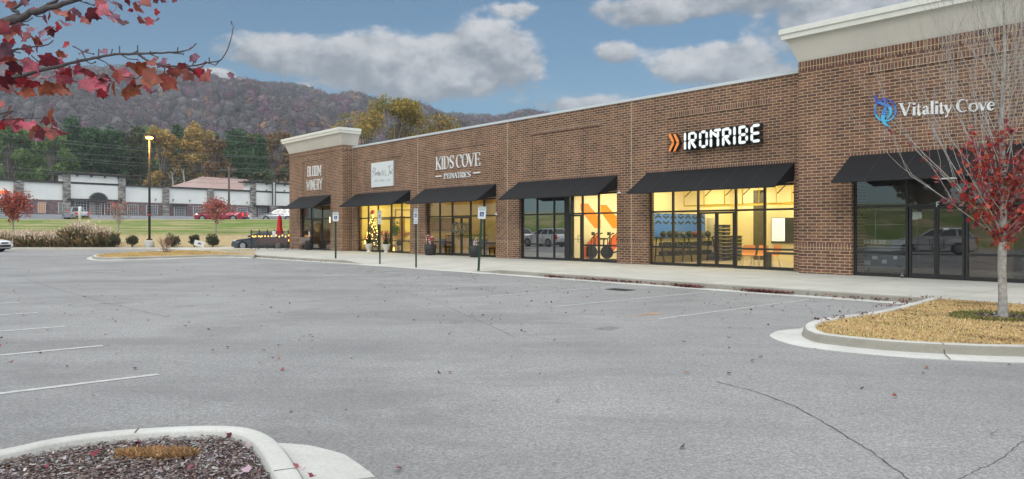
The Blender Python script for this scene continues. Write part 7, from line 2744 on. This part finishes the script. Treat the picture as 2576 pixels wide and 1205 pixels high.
    X1, z1 = fp(1940, 548, yb2 - .1); z0 = fz(X1, 612, yb2 - .1); X2 = fx(2010, yb2 - .1)
    X2 = min(X2, ROOM['gym'][1] - .05)
    root = empty('wall_screen', wl(0, 0, 0), BROT, 'large black wall screen showing a white list at the right of the gym', 'screen')
    g = MB(); g.box(X1, X2, yb2 - .1, yb2 - .02, z0, z1); g.build('casing', blk, root)
    g = MB(); g.box(X1 + .03, X1 + (X2 - X1) * .5, yb2 - .106, yb2 - .101, z0 + .1, z1 - .02); sc = g.build('display', emit_mat('display_white', (.80, .86, .95), .55), root)
    g = MB()
    for i in range(15):
        g.box(X1 + .1, X1 + .1 + (X2 - X1) * random.uniform(.15, .36), yb2 - .1085, yb2 - .1065, z1 - .2 - i * .1, z1 - .185 - i * .1)
    g.build('list_line', mat('list_grey', (.35, .36, .38), .6, var=0), sc)
    # dark strip painted for the trees mirrored in the glass
    g = MB(); xa, xb = fx(1895, yb2 - .05), fx(1921, yb2 - .05); g.box(xa, xb, yb2 - .05, yb2 - .01, .17, 3.4); o = g.build('reflection_strip', mat('dark_reflection', (.10, .085, .05), .8), loc=wl(0, 0, 0), rz=BROT); tag(o, 'tall dark strip painted as mirrored trees on the gym back wall', 'painted reflection')
    # chairs
    oc = mat('orange_shell', (.75, .30, .04), .45, var=.05)
    for i, (u, y, rz_, lab) in enumerate(((1880, 1.3, .3, 'left orange shell chair at the gym window'), (1909, 1.5, -.2, 'middle orange shell chair at the gym window'), (1940, 1.9, -.5, 'right orange shell chair, half hidden by the bench'))):
        root = empty('chair', wl(fx(u, y), y, .16), BROT + rz_, lab, 'chair', 'orange chairs in the gym')
        g = MB()
        for sx_ in (-1, 1):
            for sy_ in (-1, 1): g.tube([(sx_ * .16, sy_ * .14, .44), (sx_ * .24, sy_ * .24, 0)], .012, 5)
        g.build('leg', M['steel'], root)
        vs = [(-.23, -.22, .45), (.23, -.22, .45), (.24, .18, .44), (-.24, .18, .44), (.25, .25, .60), (-.25, .25, .60), (.22, .28, .82), (-.22, .28, .82)]
        g = MB(); g.add(vs, [(0, 1, 2, 3), (3, 2, 4, 5), (5, 4, 6, 7)], 0, True)
        g.add([(x, y_ - .012, z - .015) for x, y_, z in vs], [(0, 1, 2, 3), (3, 2, 4, 5), (5, 4, 6, 7)], 0, True); g.build('shell', oc, root, fix=False)
    root = empty('bench', wl(fx(1962, 1.0), 1.0, .16), BROT, 'low black bench inside the right end of the gym window', 'bench')
    g = MB(); g.box(-.55, .95, -.18, .18, .52, .60); g.build('seat', blk, root)
    for s in (-.45, .85): g = MB(); g.box(s - .05, s + .05, -.14, .14, 0, .52); g.build('leg', blk, root)


gymfit()


def orangefit():
    cmo = lambda x, y: (1249.0 + x * .2461, 390.3 + y * .2461)
    yb = ROOM['orange'][2]
    oc = mat('orange_wall_paint', (.85, .26, .015), .6, var=.05); od = mat('red_orange_paint', (.72, .12, .015), .6, var=.05)
    for nm, A, m_ in (('upper left', [(860, 495), (935, 495), (1065, 660), (1065, 745), (1005, 745), (860, 560)], oc), ('upper right', [(1065, 508), (1125, 508), (1245, 650), (1245, 748), (1190, 748), (1065, 580)], oc),
                      ('lower left', [(1000, 812), (1040, 812), (1040, 905), (940, 1052), (860, 1052), (860, 985)], od), ('lower right', [(1195, 815), (1250, 815), (1250, 905), (1180, 1010), (1060, 1010)], od)):
        X0 = ROOM['orange'][0]
        P = []
        for p in A:
            u, v = cmo(*p); y = iny(u, X0 + .012); P.append((y, max(.17, zi(X0, y, v))))
        n = len(P)
        g = MB(); g.add([(X0 + .012, y, z) for y, z in P] + [(X0 + .003, y, z) for y, z in P], [tuple(range(n))[::-1], tuple(range(n, 2 * n))] + [(i, (i + 1) % n, n + (i + 1) % n, n + i) for i in range(n)]); o = g.build('wall_graphic', m_, loc=wl(0, 0, 0), rz=BROT)
        tag(o, 'slanted orange band painted on the pale wall, %s of four' % nm, 'wall graphic')
    blk = mat('bike_black', (.022, .022, .022), .45)
    for i, (u, y, lab) in enumerate(((1505, 1.4, 'left fan exercise bike behind the glass'), (1545, 1.6, 'right fan exercise bike at the brick pier'))):
        root = empty('exercise_bike', wl(fx(u, y), y, .16), BROT + R(20), lab, 'exercise bike')
        g = MB(); g.lathe([(.30, -.03), (.31, 0), (.30, .03)], 24, c=(-.35, 0, .38), axis='y')
        for k in range(12):
            a = k * math.pi / 6; g.tube([(-.35, 0, .38), (-.35 + .30 * math.cos(a), 0, .38 + .30 * math.sin(a))], .012, 4)
        g.build('fan_wheel', blk, root)
        g = MB(); g.box(-.5, -.4, -.28, .28, 0, .07); g.box(.35, .45, -.28, .28, 0, .07); g.tube([(-.45, 0, .05), (.4, 0, .05)], .04, 5)
        g.tube([(-.35, 0, .38), (-.1, 0, .35), (.25, 0, .45), (.28, 0, .95)], .04, 5); g.tube([(-.25, 0, .1), (-.2, 0, 1.15)], .04, 5); g.build('frame', blk, root)
        g = MB(); g.box(.14, .42, -.11, .11, .95, 1.03); g.build('saddle', blk, root)
        for s in (-1, 1): g = MB(); g.tube([(-.25, s * .2, .5), (-.22, s * .24, 1.0), (.0, s * .26, 1.22)], .022, 5); g.tube([(.0, s * .26, 1.22), (.1, s * .26, 1.25)], .032, 6); g.build('handlebar', blk, root)
        g = MB(); g.box(-.30, -.2, -.1, .1, 1.15, 1.30); g.build('console', blk, root)
    for u in (1325, 1372):
        pass


orangefit()


def giftfit():
    y0 = .7
    warm = emit_mat('fairy_light', (1, .72, .22), 14)
    def xmas(u, y, H, W_, lab, top=None):
        root = empty('christmas_tree', wl(fx(u, y), y, .16), BROT, lab, 'christmas tree')
        cl = []
        for i in range(16):
            t = i / 16
            for k in range(5):
                a = k * 1.256 + i; r = W_ / 2 * (1 - t) * .7
                cl.append((r * math.cos(a), r * math.sin(a), H * (.12 + .84 * t), W_ * .14 * (1.1 - t), H * .04))
        leafy(lambda n: clumped(cl, n, .1), 2600, .04, [(.03, .055, .02), (.07, .06, .025), (.14, .06, .03)], 'foliage', root)
        g = MB(); g.tube([(0, 0, 0), (0, 0, H)], [.05, .01], 6); g.build('trunk', M['bark'], root)
        g = MB()
        for k in range(100):
            t = random.random() ** 1.3; a = random.uniform(0, 6.28); r = W_ / 2 * (1 - t) * 1.0
            c = (r * math.cos(a), r * math.sin(a), H * (.10 + .86 * t))
            g.lathe([(.002, -.022), (.022, 0), (.002, .022)], 6, 0, c)
        o = g.build('fairy_lights', warm, root)
        br_ = mat('bauble_red', (.5, .02, .02), .3)
        for k in range(24):
            t = random.random(); a = random.uniform(0, 6.28); r = W_ / 2 * (1 - t) * 1.0
            g = MB(); g.lathe([(.002, -.04), (.04, 0), (.002, .04)], 7, 0, (r * math.cos(a), r * math.sin(a), H * (.10 + .86 * t)))
            g.build('bauble', br_, root)
        if top:
            g = MB()
            for k in range(8): a = k * .785; g.lathe([(.01, -.08), (.08, 0), (.01, .08)], 7, 0, (.13 * math.cos(a), .05 * math.sin(a), H + .02 + .08 * math.sin(a)))
            g.build('bow', mat('bow_red', (.45, .015, .015), .6), root)
    xmas(921, 1.1, 1.85, .75, 'slim lit christmas tree at the left of the gift shop window')
    xmas(937, 1.3, 2.55, 1.2, 'tall lit christmas tree with a red bow on top in the gift shop', True)
    wd = mat('gift_wood', (.30, .17, .08), .6); cr = mat('gift_cream', (.7, .62, .45), .8); rd = mat('gift_red', (.55, .04, .03), .6)
    def thing(name, lab, cat, u, y, z=.16): return empty(name, wl(fx(u, y), y, z), BROT, lab, cat)
    t = thing('display_table', 'display table heaped with red flowers in the gift shop', 'table', 1006, 1.6)
    g = MB(); g.box(-.9, .9, -.4, .4, .78, .83); g.build('tabletop', wd, t)
    for sx_ in (-.8, .8):
        for sy_ in (-.3, .3): g = MB(); g.box(sx_ - .03, sx_ + .03, sy_ - .03, sy_ + .03, 0, .78); g.build('leg', wd, t)
    f = thing('flower_arrangement', 'red and white flowers on the gift shop table', 'flowers', 1006, 1.6, .99)
    cl = [(random.uniform(-.8, .8), random.uniform(-.3, .3), random.uniform(.05, .4), .2, .14) for _ in range(14)]
    leafy(lambda n: clumped(cl, n, .1), 1500, .035, [(.5, .04, .03), (.6, .12, .1), (.10, .18, .06), (.6, .55, .4), (.08, .14, .05)], 'bloom', f)
    f = thing('topiary', 'round green topiary seen through the gift shop window', 'small tree', 994, 1.0)
    leafy(lambda n: clumped([(0, 0, 1.35, .28, .35)], n, .1), 1300, .035, [(.05, .12, .03), (.09, .17, .05)], 'foliage', f); g = MB(); g.tube([(0, 0, 0), (0, 0, 1.2)], .02, 5); g.build('stem', M['bark'], f)
    f = thing('shelf_unit', 'tall wooden shelf unit in the gift shop', 'shelf', 1000, 2.7)
    g = MB(); g.box(-.6, -.56, -.2, .2, 0, 2.3); g.box(.56, .6, -.2, .2, 0, 2.3)
    for i in range(6): g.box(-.56, .56, -.2, .2, .1 + i * .42, .14 + i * .42)
    g.build('shelf_frame', wd, f)
    for i in range(5):
        for k in range(5):
            g = MB(); h = random.uniform(.12, .3); x = -.45 + k * .22; r = random.uniform(.04, .08)
            g.lathe([(r * .7, 0), (r, h * .5), (r * .4, h)], 8, 0, (x, 0, .145 + i * .42)); o = g.build('vase', random.choice([cr, rd, mat('teal', (.05, .25, .22), .4)]), loc=f.location, rz=BROT)
            tag(o, 'small vase on the gift shop shelves', 'vase', 'vases on the gift shop shelves')
    f = thing('picture_frame', 'wide framed picture high on the gift shop wall at right', 'picture', 1022, 3.9, 2.35); f.location = wl(ROOM['gifts'][0] + .07, 3.9, 2.35); f.rotation_euler = (0, 0, BROT + R(90))
    g = MB(); g.box(-.7, .7, 0, .05, 0, .6); g.build('frame', wd, f); g = MB(); g.box(-.62, .62, -.005, -.001, .07, .53); g.build('canvas', cr, f)
    f = thing('armchair', 'white armchair at the right of the gift shop window', 'armchair', 1020, 1.0)
    g = MB(); g.box(-.4, .4, -.35, .35, .15, .42); g.build('seat', cr, f); g = MB(); g.box(-.4, .4, .22, .38, .42, .85); g.build('backrest', cr, f)
    for s in (-1, 1): g = MB(); g.box(s * .47 - .07, s * .47 + .07, -.35, .35, .1, .6); g.build('armrest', cr, f)
    f = thing('lantern', 'glowing yellow lantern on the gift shop floor', 'lantern', 990, .75)
    g = MB(); g.box(-.10, .10, -.10, .10, .0, .03); g.box(-.1, .1, -.1, .1, .42, .45)
    for sx_ in (-1, 1):
        for sy_ in (-1, 1): g.box(sx_ * .09 - .01, sx_ * .09 + .01, sy_ * .09 - .01, sy_ * .09 + .01, .03, .42)
    g.build('frame', M['black'], f); g = MB(); g.lathe([(.05, .03), (.05, .25), (.01, .3)], 8); g.build('candle', emit_mat('candle', (1, .7, .15), 4), f)
    f = thing('plant_pot', 'terracotta pot with a dark plant inside the gift shop window', 'plant', 1004, .7)
    g = MB(); g.lathe([(.11, 0), (.15, .3), (.16, .32)], 12); g.build('pot', mat('terracotta', (.40, .20, .12), .8), f)
    leafy(lambda n: clumped([(0, 0, .55, .18, .25)], n, .1), 500, .04, [(.04, .06, .03), (.08, .05, .03)], 'foliage', f)
    f = thing('counter', 'cream sales counter at the back of the gift shop', 'counter', 966, 1.9)
    g = MB(); g.box(-1.1, 1.1, -.3, .3, 0, 1.0); g.build('front', cr, f); g = MB(); g.box(-1.2, 1.2, -.36, .36, 1.0, 1.05); g.build('worktop', wd, f)
    for k in range(9):
        g = MB(); g.lathe([(.06, 0), (.09, .12), (.03, .25), (.05, .28)], 8); o = g.build('ornament', [rd, cr, wd][k % 3], loc=wl(fx(966, 1.9) - .9 + k * .22, 1.9, 1.215), rz=BROT); tag(o, 'little ornament on the gift shop counter', 'ornament', 'ornaments on the gift shop counter')


giftfit()


def kidsfit():
    rd = mat('picture_red', (.16, .06, .04), .7); dk = mat('chair_dark', (.03, .025, .02), .6); fr = mat('frame_dark', (.05, .03, .02), .5)
    yb = ROOM['kids'][2]
    for i, (u, y, lab) in enumerate(((1092, yb - .06, 'left reddish picture on the clinic wall'), (1124, yb - .06, 'right reddish picture on the clinic wall'))):
        f = empty('picture_frame', wl(ROOM['kids'][0] + .07, iny(u, ROOM['kids'][0]), 1.5), BROT + R(90), lab, 'picture')
        g = MB(); g.box(-.45, .45, 0, .05, 0, .75); g.build('frame', fr, f); g = MB(); g.box(-.38, .38, -.005, -.001, .07, .68); g.build('canvas', rd, f)
    for i, (u, y, lab) in enumerate(((1126, .9, 'dark armchair by the left clinic window'), (1228, .9, 'dark armchair by the right clinic window'), (1205, 1.2, 'dark armchair beside the clinic doors'))):
        f = empty('armchair', wl(fx(u, y), y, .16), BROT + R(170), lab, 'armchair', 'dark chairs in the clinic')
        g = MB(); g.box(-.3, .3, -.28, .28, .38, .46); g.build('seat', dk, f); g = MB(); g.box(-.3, .3, .22, .28, .46, .9); g.build('backrest', dk, f)
        for sx_ in (-.27, .27):
            for sy_ in (-.24, .24): g = MB(); g.box(sx_ - .025, sx_ + .025, sy_ - .025, sy_ + .025, 0, .38); g.build('leg', dk, f)
            g = MB(); g.box(sx_ - .03, sx_ + .03, -.28, .28, .6, .65); g.build('armrest', dk, f)
    f = empty('reception_desk', wl(fx(1175, 2.6), 2.6, .16), BROT + R(90), 'pale reception desk seen through the wreathed doors', 'desk')
    g = MB(); g.box(-1.2, 1.2, -.3, .3, 0, 1.05); g.build('front', mat('desk_pale', (.55, .44, .26), .6), f); g = MB(); g.box(-1.3, 1.3, -.38, .38, 1.05, 1.1); g.build('worktop', fr, f)


kidsfit()


def barfit():
    f = empty('table_lamp', wl(fx(768, TW + .7), TW + .7, 1.05), BROT, 'small glowing amber lamp in the far corner shop window', 'lamp')
    g = MB(); g.lathe([(.06, 0), (.02, .03), (.02, .18)], 10); g.build('base', M['black'], f); g = MB(); g.lathe([(.10, .16), (.07, .34)], 12); g.build('lamp_shade', emit_mat('amber_shade', (1, .55, .10), 4), f)
    g = MB(); g.box(-.25, .25, -.2, .2, -.04, 0); g.box(-.03, .03, -.03, .03, -.89, -.04); o = g.build('side_table', M['black'], loc=wl(fx(768, TW + .7), TW + .7, 1.05), rz=BROT); tag(o, 'black pedestal table under the amber lamp', 'table')
    f = empty('wall_notice', wl(fx(777, TW + .14), TW + .14, 1.05), BROT, 'white paper notice inside the far corner window', 'notice'); g = MB(); g.box(-.12, .12, .02, .024, 0, .36); g.build('sheet', M['sign_white'], f)
    f = empty('bar_stool', wl(fx(812, TW + 1.0), TW + 1.0, .16), BROT, 'pale bar stool inside the far corner shop', 'stool')
    g = MB(); g.lathe([(.18, .7), (.18, .75)], 14); g.build('seat', M['urn'], f); g = MB(); g.tube([(0, 0, 0), (0, 0, .7)], .03, 6); g.lathe([(.2, 0), (.05, .04)], 12); g.build('leg', M['steel'], f)
    # lit edge sign beside the window
    X, z = fp(829.5, 553, TW)
    f = empty('edge_sign', wl(X - .02, TW + .05, z), BROT, 'small lit white and yellow sign at the right edge of the far corner window', 'sign')
    g = MB(); g.box(-.05, .05, -.05, .02, -.2, .2); g.build('lit_face', emit_mat('edge_white', (1, .9, .6), 1.3), f)


barfit()


def darkfit():
    # scissor lift standing inside the unlit suite
    gy = mat('lift_grey', (.34, .37, .39), .5, var=.05); bl = mat('lift_blue', (.06, .12, .15), .5)
    y = .55
    f = empty('scissor_lift', wl(fx(2215, y), y, .16), BROT, 'blue grey scissor lift marked GS-1930 behind the left dark pane', 'scissor lift')
    g = MB(); g.box(-.95, .95, -.38, .38, .22, .62); g.build('chassis', bl, f)
    for sx_ in (-.65, .65):
        for s in (-1, 1): g = MB(); g.lathe([(.16, -.05), (.17, 0), (.16, .05)], 16, c=(sx_, s * .36, .17), axis='y'); g.build('wheel', M['tyre'], f)
    g = MB()
    for i in range(3):
        z = .66 + i * .09
        g.box(-.9, .9, -.34, -.28, z, z + .06); g.box(-.9, .9, .28, .34, z, z + .06)
    g.build('scissor_arm', gy, f)
    g = MB(); g.box(-.98, .98, -.39, .39, .95, 1.10); g.build('platform', gy, f)
    g = MB()
    for z in (1.58, 2.05):
        g.tube([(-.95, -.37, z), (.95, -.37, z), (.95, .37, z), (-.95, .37, z), (-.95, -.37, z)], .02, 6)
    for (a, b_) in ((-.95, -.37), (0, -.37), (.95, -.37), (-.95, .37), (.95, .37)): g.tube([(a, b_, 1.1), (a, b_, 2.05)], .02, 6)
    g.build('guard_rail', gy, f)
    g = MB()
    lay[0] = 0
    x = -.55
    for ch in 'GS-1930':
        w = .11 if ch != '1' else .07
        for pts, k in BLOCK[ch]:
            stroke3(g, [(x + w * .95 * a + .02 * c, .97 + .11 * c) for a, c in pts], .026, -.396, -.392)
        x += w + .02
    g.build('marking', M['letter'], f, fix=False)
    for (dx, z, w, h) in ((-.35, .30, .2, .14), (-.1, .48, .16, .1), (.2, .36, .14, .12), (.55, .5, .1, .1)):
        g = MB(); g.box(dx, dx + w, -.386, -.381, z, z + h); g.build('decal', M['sign_white'], f)
    # papers on the doors
    for i, (u, v, w, h, m_, lab) in enumerate(((2302, 543, .16, .22, M['sign_white'], 'white permit sheet taped inside the left dark door'), (2313, 541, .12, .20, M['sign_white'], 'second sheet taped beside the permit on the left dark door'),
                                              (2380, 576, .14, .07, M['sign_white'], 'small taped note on the right dark door'))):
        X, z = fp(u, v, TW + .19)
        g = MB(); g.box(-w / 2, w / 2, 0, .003, -h / 2, h / 2); o = g.build('paper_notice', m_, loc=wl(X, TW + .195, z), rz=BROT); tag(o, lab, 'notice')
    for i, (u, lab) in enumerate(((2500, 'brown cardboard crate inside the right dark window'),)):
        X = fx(u, 1.4); g = MB(); g.box(-.6, .6, -.4, .4, 0, 1.1); f2 = empty('crate', wl(X, 1.4, .16), BROT, lab, 'crate'); g.build('crate_side', mat('cardboard', (.25, .17, .10), .8), f2)
        g = MB(); g.box(-.62, .62, -.42, .42, 1.1, 1.15); g.build('lid', mat('cardboard_lid', (.3, .22, .13), .8), f2)


darkfit()
# tilted white yard sign by the far kerb
p = at(499, 613, 58.9)
f = empty('yard_sign', (p.x, 58.9, float(terr(p.x, 58.9))), 0, 'small white yard sign tipped over beside the far kerb', 'sign')
f.rotation_euler = (0, R(14), 0)
g = MB(); g.box(-.42, .42, -.01, .01, .10, .55); g.build('board', M['sign_white'], f)
g = MB(); g.xprism([(-.14, .30), (-.02, .26), (.15, .28), (.17, .36), (.03, .42), (-.1, .38)], -.014, -.011); g.build('emblem', mat('brown_print', (.16, .07, .05), .6), f)
for s in (-.3, .3): g = MB(); g.tube([(s, 0, -.1), (s, 0, .3)], .008, 4); g.build('stake', M['steel'], f)

# ---------------------------------------------------------------- autumn haze over the valley
def haze():
    m_ = bpy.data.materials.new('haze'); m_.use_nodes = True
    nt = m_.node_tree; nt.nodes.clear(); b = NB(nt)
    out = b.n('ShaderNodeOutputMaterial'); v = b.n('ShaderNodeVolumePrincipled')
    v.inputs['Color'].default_value = (.80, .86, .95, 1)
    v.inputs['Density'].default_value = HAZE
    v.inputs['Anisotropy'].default_value = .2
    b.link(v.outputs[0], out.inputs['Volume'])
    g = MB(); g.box(-1300, 1300, -600, 1420, -1.2, 262)
    o = g.build('haze', m_); o['kind'] = 'stuff'


HAZE = 0.00038
haze()
